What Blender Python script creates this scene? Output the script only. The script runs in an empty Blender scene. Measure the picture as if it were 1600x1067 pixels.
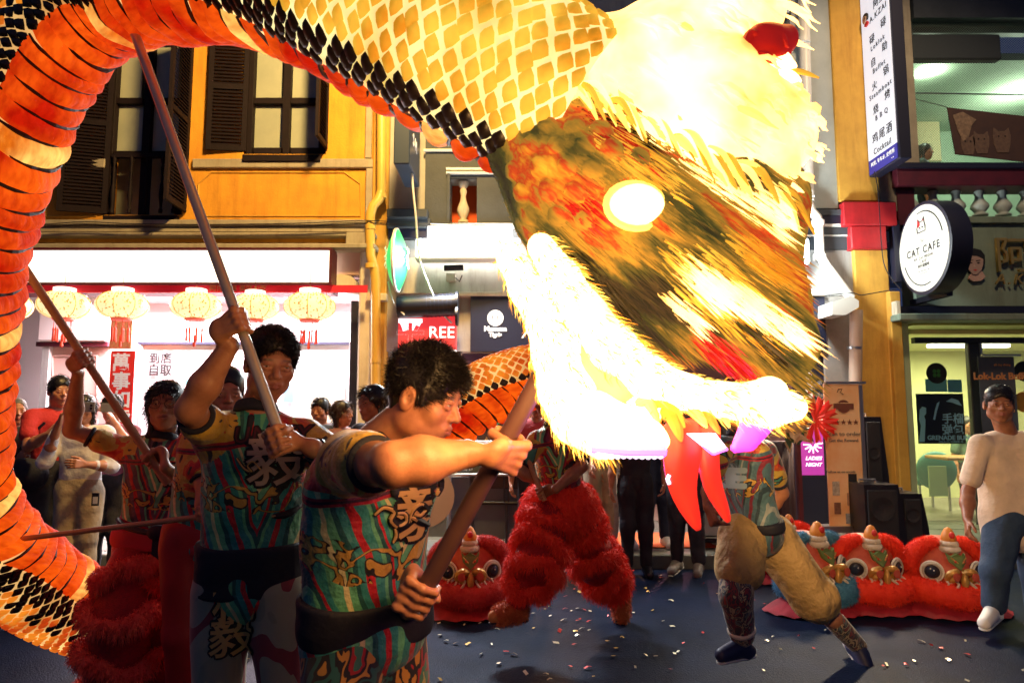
import bpy, math, random
import numpy as np
from mathutils import Vector, Matrix
from mathutils.bvhtree import BVHTree

random.seed(7)
RNG = np.random.default_rng(7)
SC = bpy.context.scene
COL = SC.collection
rad = math.radians

# ------------------------------------------------------------------ camera
TILT = rad(5.73)
CAMZ = 1.5
FPX = 1066.7
cam_data = bpy.data.cameras.new('camera')
cam_data.lens = 24.0
cam_data.sensor_width = 36.0
cam_data.clip_start = 0.05
cam_data.clip_end = 400.0
cam = bpy.data.objects.new('camera', cam_data)
COL.objects.link(cam)
cam.location = (0, 0, CAMZ)
cam.rotation_euler = (math.pi / 2 + TILT, 0, 0)
SC.camera = cam
cam_data.dof.use_dof = True
cam_data.dof.focus_distance = 3.2
cam_data.dof.aperture_fstop = 5.6

# ------------------------------------------------------------------ world: night sky
world = bpy.data.worlds.new('World')
SC.world = world
world.use_nodes = True
wn = world.node_tree
wn.nodes.clear()
w_out = wn.nodes.new('ShaderNodeOutputWorld')
w_bg = wn.nodes.new('ShaderNodeBackground')
w_sky = wn.nodes.new('ShaderNodeTexSky')
w_sky.sky_type = 'NISHITA'
w_sky.sun_disc = False
w_sky.sun_elevation = rad(-4.0)
w_sky.sun_rotation = rad(200)
w_mix = wn.nodes.new('ShaderNodeMix')
w_mix.data_type = 'RGBA'
w_mix.blend_type = 'ADD'
w_mix.inputs[0].default_value = 1.0
w_mix.inputs[7].default_value = (0.10, 0.16, 0.42, 1)   # navy fill added to the sky to tint the shadows
wn.links.new(w_sky.outputs[0], w_mix.inputs[6])
wn.links.new(w_mix.outputs[2], w_bg.inputs[0])
w_bg.inputs[1].default_value = 0.20
wn.links.new(w_bg.outputs[0], w_out.inputs[0])

# ------------------------------------------------------------------ lamps of the street
def lamp(name, kind, loc, energy, color, size=0.3, size_y=None, aim=None, spot=None, spread=None):
    d = bpy.data.lights.new(name, kind)
    d.energy = energy
    d.color = color
    if kind == 'AREA':
        d.size = size
        if size_y:
            d.shape = 'RECTANGLE'
            d.size_y = size_y
        if spread:
            d.spread = spread
    else:
        d.shadow_soft_size = size
    if kind == 'SPOT':
        d.spot_size = spot or rad(60)
        d.spot_blend = 0.6
    o = bpy.data.objects.new(name, d)
    COL.objects.link(o)
    o.location = loc
    if aim is not None:
        o.rotation_euler = (Vector(aim) - Vector(loc)).to_track_quat('-Z', 'Y').to_euler()
    o['kind'] = 'structure'
    return o

# warm street lamps out of view over the road, placed to wash the upper walls
lamp('street_lamp_light', 'SPOT', (-0.6, 4.6, 6.9), 2700, (1.0, 0.62, 0.20), 0.30, aim=(-2.9, 8, 4.0), spot=rad(95))
lamp('street_lamp_light', 'SPOT', (3.6, 4.4, 6.9), 560, (1.0, 0.72, 0.42), 0.30, aim=(4.3, 8, 3.2), spot=rad(95))

SC.view_settings.view_transform = 'Standard'
SC.view_settings.look = 'None'
SC.view_settings.exposure = 0.0
SC.view_settings.gamma = 1.0
SC.view_settings.use_curve_mapping = False
SC.render.engine = 'CYCLES'
SC.cycles.use_denoising = True
SC.cycles.max_bounces = 6
SC.cycles.diffuse_bounces = 3
SC.cycles.glossy_bounces = 3
SC.cycles.transmission_bounces = 4
SC.cycles.transparent_max_bounces = 12
SC.cycles.sample_clamp_indirect = 6.0
SC.cycles.use_light_tree = True

# ------------------------------------------------------------------ pixel ray -> real point at depth Y
CT, ST = math.cos(TILT), math.sin(TILT)
def P(px, py, Y):
    u = (px - 800.0) / FPX
    v = (533.5 - py) / FPX
    s = Y / (CT - v * ST)
    return np.array([u * s, Y, CAMZ + (ST + v * CT) * s])

def A3(v):
    return np.asarray(v, dtype=float)
def nrm(v):
    v = A3(v)
    return v / (np.linalg.norm(v) + 1e-9)

# ------------------------------------------------------------------ objects
def tag(o, label=None, cat=None, group=None, kind=None):
    if label: o['label'] = label
    if cat: o['category'] = cat
    if group: o['group'] = group
    if kind: o['kind'] = kind
    return o

def empty(name, loc=(0, 0, 0), label=None, cat=None, group=None, parent=None):
    o = bpy.data.objects.new(name, None)
    COL.objects.link(o)
    o.location = loc
    if parent: o.parent = parent
    return tag(o, label, cat, group)

def mesh_np(name, V, F):
    """V (n,3); F: (m,3) or (m,4) array or list of such arrays / python lists"""
    me = bpy.data.meshes.new(name)
    V = np.asarray(V, dtype=np.float32)
    if isinstance(F, np.ndarray):
        F = [F]
    if len(F) and not isinstance(F[0], np.ndarray):
        me.from_pydata([tuple(map(float, v)) for v in V], [], [list(map(int, f)) for f in F])
        me.update()
        return me
    loops = np.concatenate([f.reshape(-1) for f in F]).astype(np.int32)
    tot = np.concatenate([np.full(len(f), f.shape[1], dtype=np.int32) for f in F])
    start = np.concatenate([[0], np.cumsum(tot)[:-1]]).astype(np.int32)
    me.vertices.add(len(V)); me.vertices.foreach_set('co', V.reshape(-1))
    me.loops.add(len(loops)); me.loops.foreach_set('vertex_index', loops)
    me.polygons.add(len(tot)); me.polygons.foreach_set('loop_start', start)
    me.polygons.foreach_set('loop_total', tot)
    me.update(calc_edges=True)
    me.validate()
    return me

def link(name, me, mat=None, parent=None, smooth=False, loc=None, label=None):
    o = bpy.data.objects.new(name, me)
    COL.objects.link(o)
    if mat is not None and len(me.materials) == 0:
        me.materials.append(mat)
    if parent is not None:
        o.parent = parent
        # geometry is authored in world space when the parent sits away from the origin
        if loc is None:
            o.matrix_parent_inverse = Matrix.Translation(-Vector(parent.location)) if parent.parent is None else Matrix.Identity(4)
    if loc is not None: o.location = loc
    if smooth:
        me.polygons.foreach_set('use_smooth', np.ones(len(me.polygons), dtype=bool))
    if label: o['label'] = label
    return o

class MB:
    """collects simple solids into one mesh"""
    def __init__(s):
        s.v = []; s.f = []
    def add(s, V, F):
        b = len(s.v)
        s.v += [tuple(map(float, p)) for p in V]
        s.f += [[b + i for i in f] for f in F]
        return s
    def box(s, x0, x1, y0, y1, z0, z1, bev=0.0):
        if x1 < x0: x0, x1 = x1, x0
        if y1 < y0: y0, y1 = y1, y0
        if z1 < z0: z0, z1 = z1, z0
        b = min(bev, (x1-x0)*.3, (y1-y0)*.3, (z1-z0)*.3)
        if b <= 0:
            V = [(x0,y0,z0),(x1,y0,z0),(x1,y1,z0),(x0,y1,z0),(x0,y0,z1),(x1,y0,z1),(x1,y1,z1),(x0,y1,z1)]
            return s.add(V, [(0,3,2,1),(4,5,6,7),(0,1,5,4),(1,2,6,5),(2,3,7,6),(3,0,4,7)])
        V = []
        idx = {}
        for ax in range(3):
            for sx in (0, 1):
                for sy in (0, 1):
                    for sz in (0, 1):
                        c = [x1 if sx else x0, y1 if sy else y0, z1 if sz else z0]
                        sg = [sx, sy, sz]
                        for a in range(3):
                            if a != ax: c[a] += -b if sg[a] else b
                        idx[(ax, sx, sy, sz)] = len(V); V.append(c)
        F = []
        q = lambda *k: [idx[i] for i in k]
        F += [q((0,0,0,0),(0,0,0,1),(0,0,1,1),(0,0,1,0)), q((0,1,0,0),(0,1,1,0),(0,1,1,1),(0,1,0,1)),
              q((1,0,0,0),(1,1,0,0),(1,1,0,1),(1,0,0,1)), q((1,0,1,0),(1,0,1,1),(1,1,1,1),(1,1,1,0)),
              q((2,0,0,0),(2,0,1,0),(2,1,1,0),(2,1,0,0)), q((2,0,0,1),(2,1,0,1),(2,1,1,1),(2,0,1,1))]
        for a, bb in ((0, 1), (0, 2), (1, 2)):
            c = 3 - a - bb
            for sa in (0, 1):
                for sb in (0, 1):
                    ks = []
                    for (axx, sc_) in ((a, 0), (a, 1), (bb, 1), (bb, 0)):
                        k = [0, 0, 0]; k[a] = sa; k[bb] = sb; k[c] = sc_
                        ks.append((axx, *k))
                    F.append(q(*ks))
        for sx in (0, 1):
            for sy in (0, 1):
                for sz in (0, 1):
                    F.append(q((0,sx,sy,sz),(1,sx,sy,sz),(2,sx,sy,sz)))
        return s.add(V, F)
    def cyl(s, a, b, r0, r1=None, n=16, caps=True):
        a, b = A3(a), A3(b); r1 = r0 if r1 is None else r1
        d = nrm(b - a); u = nrm(np.cross(d, (0, 0, 1) if abs(d[2]) < .9 else (1, 0, 0))); w = np.cross(d, u)
        V = []
        for (c, r) in ((a, r0), (b, r1)):
            for i in range(n):
                t = 2*math.pi*i/n
                V.append(c + r*(u*math.cos(t) + w*math.sin(t)))
        F = [(i, (i+1) % n, n+(i+1) % n, n+i) for i in range(n)]
        if caps: F += [tuple(range(n))[::-1], tuple(range(n, 2*n))]
        return s.add(V, F)
    def tube(s, pts, r, n=8):
        pts = [A3(p) for p in pts]
        V = []; m = len(pts)
        rr = r if hasattr(r, '__len__') else [r]*m
        u = None
        for i, p in enumerate(pts):
            d = nrm(pts[min(i+1, m-1)] - pts[max(i-1, 0)])
            if u is None: u = nrm(np.cross(d, (0, 0, 1) if abs(d[2]) < .9 else (1, 0, 0)))
            u = nrm(u - d*np.dot(u, d)); w = np.cross(d, u)
            for k in range(n):
                t = 2*math.pi*k/n
                V.append(p + rr[i]*(u*math.cos(t) + w*math.sin(t)))
        F = [(i*n+k, i*n+(k+1) % n, (i+1)*n+(k+1) % n, (i+1)*n+k) for i in range(m-1) for k in range(n)]
        F += [tuple(range(n))[::-1], tuple(range((m-1)*n, m*n))]
        return s.add(V, F)
    def lathe(s, prof, c, n=20, axis=(0, 0, 1)):
        """prof: list of (r, h)"""
        c = A3(c); d = nrm(axis); u = nrm(np.cross(d, (0, 0, 1) if abs(d[2]) < .9 else (1, 0, 0))); w = np.cross(d, u)
        V = []
        for (r, h) in prof:
            for i in range(n):
                t = 2*math.pi*i/n
                V.append(c + d*h + r*(u*math.cos(t)+w*math.sin(t)))
        m = len(prof)
        F = [(i*n+k, i*n+(k+1) % n, (i+1)*n+(k+1) % n, (i+1)*n+k) for i in range(m-1) for k in range(n)]
        F += [tuple(range(n))[::-1], tuple(range((m-1)*n, m*n))]
        return s.add(V, F)
    def poly(s, pts, depth_vec):
        """prism: outline pts extruded by depth_vec"""
        n = len(pts); dv = A3(depth_vec)
        V = [A3(p) for p in pts] + [A3(p) + dv for p in pts]
        F = [tuple(range(n))[::-1], tuple(range(n, 2*n))] + [(i, (i+1) % n, n+(i+1) % n, n+i) for i in range(n)]
        return s.add(V, F)
    def sphere(s, c, r, n=12, m=8, R=None):
        r = A3(r) if hasattr(r, '__len__') else A3((r, r, r))
        V = []; F = []
        for j in range(m+1):
            ph = math.pi*j/m
            for i in range(n):
                t = 2*math.pi*i/n
                q = np.array([r[0]*math.sin(ph)*math.cos(t), r[1]*math.sin(ph)*math.sin(t), r[2]*math.cos(ph)])
                if R is not None: q = R @ q
                V.append(A3(c)+q)
        for j in range(m):
            for i in range(n):
                F.append((j*n+i, (j+1)*n+i, (j+1)*n+(i+1) % n, j*n+(i+1) % n))
        return s.add(V, F)
    def me(s, name='mesh'):
        me = bpy.data.meshes.new(name)
        me.from_pydata(s.v, [], s.f); me.validate(); me.update()
        return me
    def build(s, name, mat, parent=None, smooth=False, **k):
        o = link(name, s.me(name), mat, parent, smooth, **k)
        if smooth:
            try: o.data.set_sharp_from_angle(angle=rad(40))
            except Exception: pass
        return o

def bx(px0, py0, px1, py1, Y, depth, mat, name, parent=None, bev=0.0, **k):
    """box seen in the picture between these pixels, its front at Y, running back by depth"""
    ym = (py0+py1)/2; xm = (px0+px1)/2
    x0 = P(px0, ym, Y)[0]; x1 = P(px1, ym, Y)[0]; z1 = P(xm, py0, Y)[2]; z0 = P(xm, py1, Y)[2]
    return MB().box(x0, x1, Y, Y+depth, z0, z1, bev).build(name, mat, parent, **k)

def copy_tree(o, parent=None, delta=None):
    c = o.copy(); COL.objects.link(c); c.parent = parent
    for ch in list(o.children): copy_tree(ch, c)
    return c

# ------------------------------------------------------------------ materials
MATS = {}
def mat(name, color, rough=0.6, metal=0.0, emit=None, es=0.0, c2=None, nscale=6.0, bump=0.0, bscale=40.0, coat=0.0, alpha=None, trans=0.0, sheen=0.0, spec=None, detail=6.0):
    m = bpy.data.materials.new(name)
    m.use_nodes = True
    nt = m.node_tree; b = nt.nodes['Principled BSDF']
    b.inputs['Base Color'].default_value = (*color, 1)
    b.inputs['Roughness'].default_value = rough
    b.inputs['Metallic'].default_value = metal
    if spec is not None: b.inputs['Specular IOR Level'].default_value = spec
    if coat: b.inputs['Coat Weight'].default_value = coat
    if sheen: b.inputs['Sheen Weight'].default_value = sheen
    if trans: b.inputs['Transmission Weight'].default_value = trans
    if alpha is not None: b.inputs['Alpha'].default_value = alpha
    tc = None
    if c2 is not None or bump:
        tc = nt.nodes.new('ShaderNodeTexCoord')
    if c2 is not None:
        n = nt.nodes.new('ShaderNodeTexNoise'); n.inputs['Scale'].default_value = nscale; n.inputs['Detail'].default_value = detail
        n.inputs['Roughness'].default_value = 0.65
        r = nt.nodes.new('ShaderNodeValToRGB')
        r.color_ramp.elements[0].position = .32; r.color_ramp.elements[1].position = .68
        r.color_ramp.elements[0].color = (*c2, 1); r.color_ramp.elements[1].color = (*color, 1)
        nt.links.new(tc.outputs['Object'], n.inputs['Vector'])
        nt.links.new(n.outputs[0], r.inputs[0]); nt.links.new(r.outputs[0], b.inputs['Base Color'])
    if bump:
        n2 = nt.nodes.new('ShaderNodeTexNoise'); n2.inputs['Scale'].default_value = bscale; n2.inputs['Detail'].default_value = 5
        bp = nt.nodes.new('ShaderNodeBump'); bp.inputs['Strength'].default_value = bump; bp.inputs['Distance'].default_value = .06 if bump > .79 else .01
        nt.links.new(tc.outputs['Object'], n2.inputs['Vector'])
        nt.links.new(n2.outputs[0], bp.inputs['Height']); nt.links.new(bp.outputs[0], b.inputs['Normal'])
    if emit is not None:
        b.inputs['Emission Color'].default_value = (*emit, 1)
        b.inputs['Emission Strength'].default_value = es
    MATS[name] = m
    return m

# ------------------------------------------------------------------ text
def text_me(s, size=1.0, offset=0.0, extrude=0.0, align='CENTER', shear=0.0, spacing=1.0, res=3, line=1.0):
    c = bpy.data.curves.new('lettering', 'FONT')
    c.body = s; c.size = size; c.offset = offset; c.extrude = extrude
    c.align_x = align; c.align_y = 'CENTER'; c.shear = shear; c.space_character = spacing
    c.resolution_u = res; c.space_line = line
    o = bpy.data.objects.new('lettering', c)
    COL.objects.link(o)
    bpy.context.view_layer.update()
    me = bpy.data.meshes.new_from_object(o.evaluated_get(bpy.context.evaluated_depsgraph_get()))
    bpy.data.objects.remove(o); bpy.data.curves.remove(c)
    return me

def frame(o, right, up):
    r = nrm(right); u = nrm(up); n = np.cross(r, u)
    M = Matrix(((r[0], u[0], n[0], o[0]), (r[1], u[1], n[1], o[1]), (r[2], u[2], n[2], o[2]), (0, 0, 0, 1)))
    return M

def text_on(s, origin, right, up, size, material, parent=None, extrude=0.002, name='lettering', **k):
    me = text_me(s, size, extrude=extrude, **k)
    me.transform(frame(origin, right, up))
    return link(name, me, material, parent)

def flat_text(s, px, py, Y, pxh, material, parent=None, **k):
    """lettering on a plane that faces the street, centred on pixel, glyph height in pixels"""
    sz = pxh / FPX * Y
    return text_on(s, P(px, py, Y), (1, 0, 0), (0, 0, 1), sz, material, parent, **k)

# ------------------------------------------------------------------ distance-field sculptor
class Sculpt:
    def __init__(s, h):
        s.h = h; s.pr = []; s.disp = None
    def cap(s, a, b, ra, rb=None, k=.02, sq=None, sub=False):
        a, b = A3(a), A3(b); rb = ra if rb is None else rb
        R = max(ra, rb)
        lo = np.minimum(a, b)-R; hi = np.maximum(a, b)+R
        ba = b-a; L2 = float(ba@ba)+1e-12
        def fn(X, Y, Z):
            x = X-a[0]; y = Y-a[1]; z = Z-a[2]
            t = np.clip((x*ba[0]+y*ba[1]+z*ba[2])/L2, 0, 1)
            x = x-t*ba[0]; y = y-t*ba[1]; z = z-t*ba[2]
            q = x*x+y*y+z*z
            if sq is not None:
                d, f = sq
                c = x*d[0]+y*d[1]+z*d[2]
                q = q+c*c*(1/(f*f)-1)
            return np.sqrt(q)-(ra+t*(rb-ra))
        s.pr.append((lo, hi, fn, k, sub)); return s
    def ell(s, c, r, R=None, k=.02, sub=False):
        c = A3(c); r = A3(r) if hasattr(r, '__len__') else A3((r, r, r))
        M = np.eye(3) if R is None else A3(R)
        e = np.abs(M)@r
        def fn(X, Y, Z):
            x = X-c[0]; y = Y-c[1]; z = Z-c[2]
            qx = (M[0,0]*x+M[1,0]*y+M[2,0]*z)/r[0]; qy = (M[0,1]*x+M[1,1]*y+M[2,1]*z)/r[1]; qz = (M[0,2]*x+M[1,2]*y+M[2,2]*z)/r[2]
            k0 = np.sqrt(qx*qx+qy*qy+qz*qz)
            k1 = np.sqrt((qx/r[0])**2+(qy/r[1])**2+(qz/r[2])**2)+1e-9
            return k0*(k0-1)/k1
        s.pr.append((c-e, c+e, fn, k, sub)); return s
    def torus(s, c, ax, R, r, k=.02, M=None):
        c = A3(c); ax = nrm(ax)
        e = R+r
        def fn(X, Y, Z):
            x = X-c[0]; y = Y-c[1]; z = Z-c[2]
            h = x*ax[0]+y*ax[1]+z*ax[2]
            q = np.sqrt(np.maximum(x*x+y*y+z*z-h*h, 0))-R
            return np.sqrt(q*q+h*h)-r
        s.pr.append((c-e, c+e, fn, k, False)); return s
    def mesh(s):
        h = s.h
        add = [p for p in s.pr if not p[4]]
        lo = np.min([p[0] for p in add], axis=0)-4*h-.012; hi = np.max([p[1] for p in add], axis=0)+4*h+.012
        n = np.ceil((hi-lo)/h).astype(int)+1
        G = np.full(n, 1.0, dtype=np.float32)
        xs = [(lo[i]+h*np.arange(n[i])).astype(np.float32) for i in range(3)]
        for (l, u, fn, k, sub) in s.pr:
            pad = k+2*h+.01
            i0 = np.clip(np.floor((l-pad-lo)/h).astype(int), 0, n-1); i1 = np.clip(np.ceil((u+pad-lo)/h).astype(int)+1, 0, n)
            if np.any(i1 <= i0): continue
            sl = tuple(slice(a, b) for a, b in zip(i0, i1))
            d = fn(xs[0][sl[0]][:, None, None], xs[1][sl[1]][None, :, None], xs[2][sl[2]][None, None, :]).astype(np.float32)
            g = G[sl]
            if sub:
                d = -d
                hh = np.maximum(k-np.abs(g-d), 0)/max(k, 1e-6)
                G[sl] = np.maximum(g, d)+hh*hh*k*.25
            else:
                hh = np.maximum(k-np.abs(g-d), 0)/max(k, 1e-6)
                G[sl] = np.minimum(g, d)-hh*hh*k*.25
        if s.disp is not None:
            G = G + s.disp(xs[0][:, None, None], xs[1][None, :, None], xs[2][None, None, :]).astype(np.float32)
        G[0] = G[-1] = 1; G[:, 0] = G[:, -1] = 1; G[:, :, 0] = G[:, :, -1] = 1
        return surface_nets(G, lo, h)

def surface_nets(G, lo, h):
    I = G < 0
    C = np.zeros(np.array(G.shape)-1, dtype=np.int8)
    for a in (0, 1):
        for b in (0, 1):
            for c in (0, 1):
                C += I[a:I.shape[0]-1+a, b:I.shape[1]-1+b, c:I.shape[2]-1+c]
    act = np.argwhere((C > 0) & (C < 8))
    idm = np.full(C.shape, -1, dtype=np.int32)
    idm[act[:, 0], act[:, 1], act[:, 2]] = np.arange(len(act))
    cor = {}
    for a in (0, 1):
        for b in (0, 1):
            for c in (0, 1):
                cor[(a, b, c)] = G[act[:, 0]+a, act[:, 1]+b, act[:, 2]+c]
    acc = np.zeros((len(act), 3)); cnt = np.zeros(len(act))
    for ax in range(3):
        for p in (0, 1):
            for q in (0, 1):
                k0 = [p, q]; k0.insert(ax, 0); k1 = [p, q]; k1.insert(ax, 1)
                g0 = cor[tuple(k0)]; g1 = cor[tuple(k1)]
                m = (g0 < 0) != (g1 < 0)
                t = g0[m]/(g0[m]-g1[m])
                pos = np.tile(np.array(k0, float), (m.sum(), 1)); pos[:, ax] = t
                acc[m] += pos; cnt[m] += 1
    V = (act + acc/np.maximum(cnt, 1)[:, None])*h + lo
    F = []
    for ax in range(3):
        sl0 = [slice(1, -1)]*3; sl1 = [slice(1, -1)]*3
        sl0[ax] = slice(0, -1); sl1[ax] = slice(1, None)
        A = I[tuple(sl0)]; B = I[tuple(sl1)]
        for flip, M in ((False, A & ~B), (True, ~A & B)):
            e = np.argwhere(M)
            if not len(e): continue
            o1, o2 = [(1, 2), (2, 0), (0, 1)][ax]
            base = e.copy(); 
            for o in (o1, o2): base[:, o] += 1
            def cid(d1, d2):
                q = base.copy(); q[:, o1] += d1; q[:, o2] += d2
                return idm[q[:, 0], q[:, 1], q[:, 2]]
            quad = np.stack([cid(-1, -1), cid(0, -1), cid(0, 0), cid(-1, 0)], 1)
            if flip: quad = quad[:, ::-1]
            F.append(quad)
    F = np.concatenate(F)
    F = F[(F >= 0).all(1)]
    return V, F

def waves(seed, freq, amp, n=5, aniso=(1, 1, 1)):
    r = np.random.default_rng(seed)
    K = r.normal(size=(n, 3)); K /= np.linalg.norm(K, axis=1)[:, None]
    K = K*freq*r.uniform(.6, 1.6, size=(n, 1))*np.array(aniso); ph = r.uniform(0, 6.28, n); am = r.uniform(.5, 1, n); am = am/am.sum()
    def f(X, Y, Z):
        d = 0
        w = np.sin(K[0, 1]*X*.6+K[0, 0]*Z*.6+1.3)*1.3
        for i in range(n):
            d = d+am[i]*np.sin(K[i, 0]*X+K[i, 1]*Y+K[i, 2]*Z+ph[i]+w)
        return d*amp
    return f

# ------------------------------------------------------------------ fur / hair blades grown from a surface
def surf_points(V, F, n, rng=RNG):
    V = np.asarray(V); F = np.asarray(F)
    a, b, c = V[F[:, 0]], V[F[:, 1]], V[F[:, 2]]
    if F.shape[1] == 4:
        d = V[F[:, 3]]; N = np.cross(c-a, d-b)
    else:
        d = c; N = np.cross(b-a, c-a)
    ar = np.linalg.norm(N, axis=1)+1e-12
    i = rng.choice(len(F), n, p=ar/ar.sum())
    u = rng.random((n, 1)); v = rng.random((n, 1))
    p = (a[i]*(1-u)+b[i]*u)*(1-v)+(d[i]*(1-u)+c[i]*u)*v
    return p, N[i]/ar[i][:, None]

def blades(p, d, L, w, bend, rng=RNG):
    """p roots, d directions, L lengths, w widths, bend vectors -> V,F"""
    n = len(p)
    L = np.broadcast_to(np.asarray(L, float).reshape(-1, 1) if np.ndim(L) else L, (n, 1)); w = np.broadcast_to(w, (n, 1)) if np.ndim(w) == 0 else np.asarray(w).reshape(-1, 1)
    s = np.cross(d, rng.normal(size=(n, 3))); s /= np.linalg.norm(s, axis=1)[:, None]+1e-9
    m = p+d*L*.55+bend*L*.2; t = p+d*L*.9+bend*L*.9
    V = np.stack([p-s*w, p+s*w, m+s*w*.7, m-s*w*.7, t], 1).reshape(-1, 3)
    o = (np.arange(n)*5)[:, None]
    Q = o+np.array([[0, 1, 2, 3]]); T = o+np.array([[3, 2, 4]])
    return V, [Q.astype(np.int32), T.astype(np.int32)]

def fur(name, V, F, n, L, w, mat_, parent, dirv=(0, 0, -1), droop=.6, jit=.5, lift=1.0, keep=None, seed=1):
    rng = np.random.default_rng(seed)
    p, N = surf_points(V, F, n, rng)
    if keep is not None:
        m = keep(p); p = p[m]; N = N[m]
    d = N*lift+rng.normal(size=p.shape)*jit+A3(dirv)*droop*.5
    d /= np.linalg.norm(d, axis=1)[:, None]
    VV, FF = blades(p-N*.003, d, L*rng.uniform(.55, 1.25, len(p)), w, A3(dirv)*droop*np.ones((len(p), 1)), rng)
    o = link(name, mesh_np(name, VV, FF), mat_, parent)
    return o

def catmull(pts, n):
    pts = np.asarray(pts, float); m = len(pts)
    out = []
    for i in range(m-1):
        p0 = pts[max(i-1, 0)]; p1 = pts[i]; p2 = pts[i+1]; p3 = pts[min(i+2, m-1)]
        for t in np.linspace(0, 1, n, endpoint=False):
            out.append(.5*((2*p1)+(-p0+p2)*t+(2*p0-5*p1+4*p2-p3)*t*t+(-p0+3*p1-3*p2+p3)*t**3))
    out.append(pts[-1])
    return np.array(out)
# ------------------------------------------------------------------ people kit
def skin_mat(name, base, lip=(.30, .09, .07)):
    m = mat(name, base, rough=.42, bump=.08, bscale=260, spec=.45)
    nt = m.node_tree; b = nt.nodes['Principled BSDF']
    at = nt.nodes.new('ShaderNodeAttribute'); at.attribute_name = 'tint'
    n = nt.nodes.new('ShaderNodeTexNoise'); n.inputs['Scale'].default_value = 28; n.inputs['Detail'].default_value = 4
    tc = nt.nodes.new('ShaderNodeTexCoord'); nt.links.new(tc.outputs['Object'], n.inputs['Vector'])
    r = nt.nodes.new('ShaderNodeValToRGB'); r.color_ramp.elements[0].position = .3; r.color_ramp.elements[1].position = .7
    r.color_ramp.elements[0].color = (base[0]*.8, base[1]*.7, base[2]*.66, 1); r.color_ramp.elements[1].color = (base[0]*1.08, base[1]*1.08, base[2]*1.05, 1)
    nt.links.new(n.outputs[0], r.inputs[0])
    mx = nt.nodes.new('ShaderNodeMix'); mx.data_type = 'RGBA'
    sp = nt.nodes.new('ShaderNodeSeparateColor'); nt.links.new(at.outputs['Color'], sp.inputs[0])
    nt.links.new(sp.outputs[0], mx.inputs[0]); nt.links.new(r.outputs[0], mx.inputs[6]); mx.inputs[7].default_value = (*lip, 1)
    mx2 = nt.nodes.new('ShaderNodeMix'); mx2.data_type = 'RGBA'
    nt.links.new(sp.outputs[1], mx2.inputs[0]); nt.links.new(mx.outputs[2], mx2.inputs[6]); mx2.inputs[7].default_value = (.05, .03, .025, 1)
    nt.links.new(mx2.outputs[2], b.inputs['Base Color'])
    b.inputs['Subsurface Weight'].default_value = .0
    return m
SKIN = skin_mat('skin', (.46, .205, .115))
SKIN_D = skin_mat('skin_tan', (.36, .155, .085))
HAIR = mat('hair_black', (.012, .010, .012), rough=.42, spec=.5)
HAIR_B = mat('hair_dark_brown', (.03, .017, .012), rough=.42, spec=.5)
EYEW = mat('eye_white', (.42, .38, .35), rough=.2)
EYEB = mat('eye_dark', (.01, .008, .007), rough=.1)
BLACKC = mat('black_cloth', (.014, .015, .028), rough=.85, bump=.3, bscale=90)

def head_frame(fwd, roll=0.0):
    f = nrm(fwd); side = nrm(np.cross(f, (0, 0, 1))); up = np.cross(side, f)
    if roll:
        c, s_ = math.cos(roll), math.sin(roll)
        side, up = side*c+up*s_, up*c-side*s_
    return np.stack([side, f, up], 1)

def head_prims(S, c, M, s=1.0, detail=True, mouth_open=0.0, fat=1.0):
    q = lambda x, y, z: c+M@(A3((x, y, z))*s)
    E = lambda p, r, k=.02, sub=False: S.ell(q(*p), A3(r)*s, M, k=k*s, sub=sub)
    E((0, -.012, .038), (.074*fat, .092, .082))
    E((0, .022, -.035), (.059*fat, .064, .085), .03)
    E((0, .056, -.100), (.022*fat, .018, .018), .025)
    for sx in (-1, 1):
        E((sx*.048*fat, .0, -.062), (.018, .03, .026), .03)
        E((sx*.043*fat, .052, -.02), (.024, .022, .026), .02)
        if detail: S.ell(q(sx*.033, .092, .006), .0165*s, k=.014*s, sub=True)
    S.cap(q(-.036, .072, .026), q(.036, .072, .026), .012*s, k=.015*s)
    S.cap(q(0, .078, .012), q(0, .100, -.024), .0085*s, .0115*s, k=.012*s)
    for sx in (-1, 1):
        S.ell(q(sx*.0125, .088, -.029), .0088*s, k=.006*s)
        # ears
        E((sx*.076*fat, -.012, -.006), (.011, .021, .031), .008)
        if detail:
            S.ell(q(sx*.087*fat, -.006, -.003), A3((.008, .011, .018))*s, M, k=.006, sub=True)
            # lids
            pass
            S.cap(q(sx*.019, .0800, .0130), q(sx*.033, .0835, .0140), .0062*s, k=.005*s); S.cap(q(sx*.033, .0835, .0140), q(sx*.047, .0735, .0110), .0062*s, .0052*s, k=.005*s)
            S.cap(q(sx*.019, .0795, .0000), q(sx*.033, .0820, -.0030), .0052*s, k=.005*s); S.cap(q(sx*.033, .0820, -.0030), q(sx*.047, .0735, .0010), .0052*s, k=.005*s)
    E((0, .072, -.058), (.03, .018, .022), .012)
    lipy = .0905
    if detail:
        S.cap(q(-.021, lipy-.009, -.055), q(0, lipy, -.0525), .0055*s, k=.005*s)
        S.cap(q(.021, lipy-.009, -.055), q(0, lipy, -.0525), .0055*s, k=.005*s)
        zb = -.064-mouth_open
        S.cap(q(-.018, lipy-.011, -.060-mouth_open*.5), q(0, lipy-.001, zb), .0062*s, k=.005*s)
        S.cap(q(.018, lipy-.011, -.060-mouth_open*.5), q(0, lipy-.001, zb), .0062*s, k=.005*s)
        S.cap(q(-.019, lipy-.002, -.0585-mouth_open*.4), q(.019, lipy-.002, -.0585-mouth_open*.4), (.0018+mouth_open*.45)*s, k=.003*s, sub=True)

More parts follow.
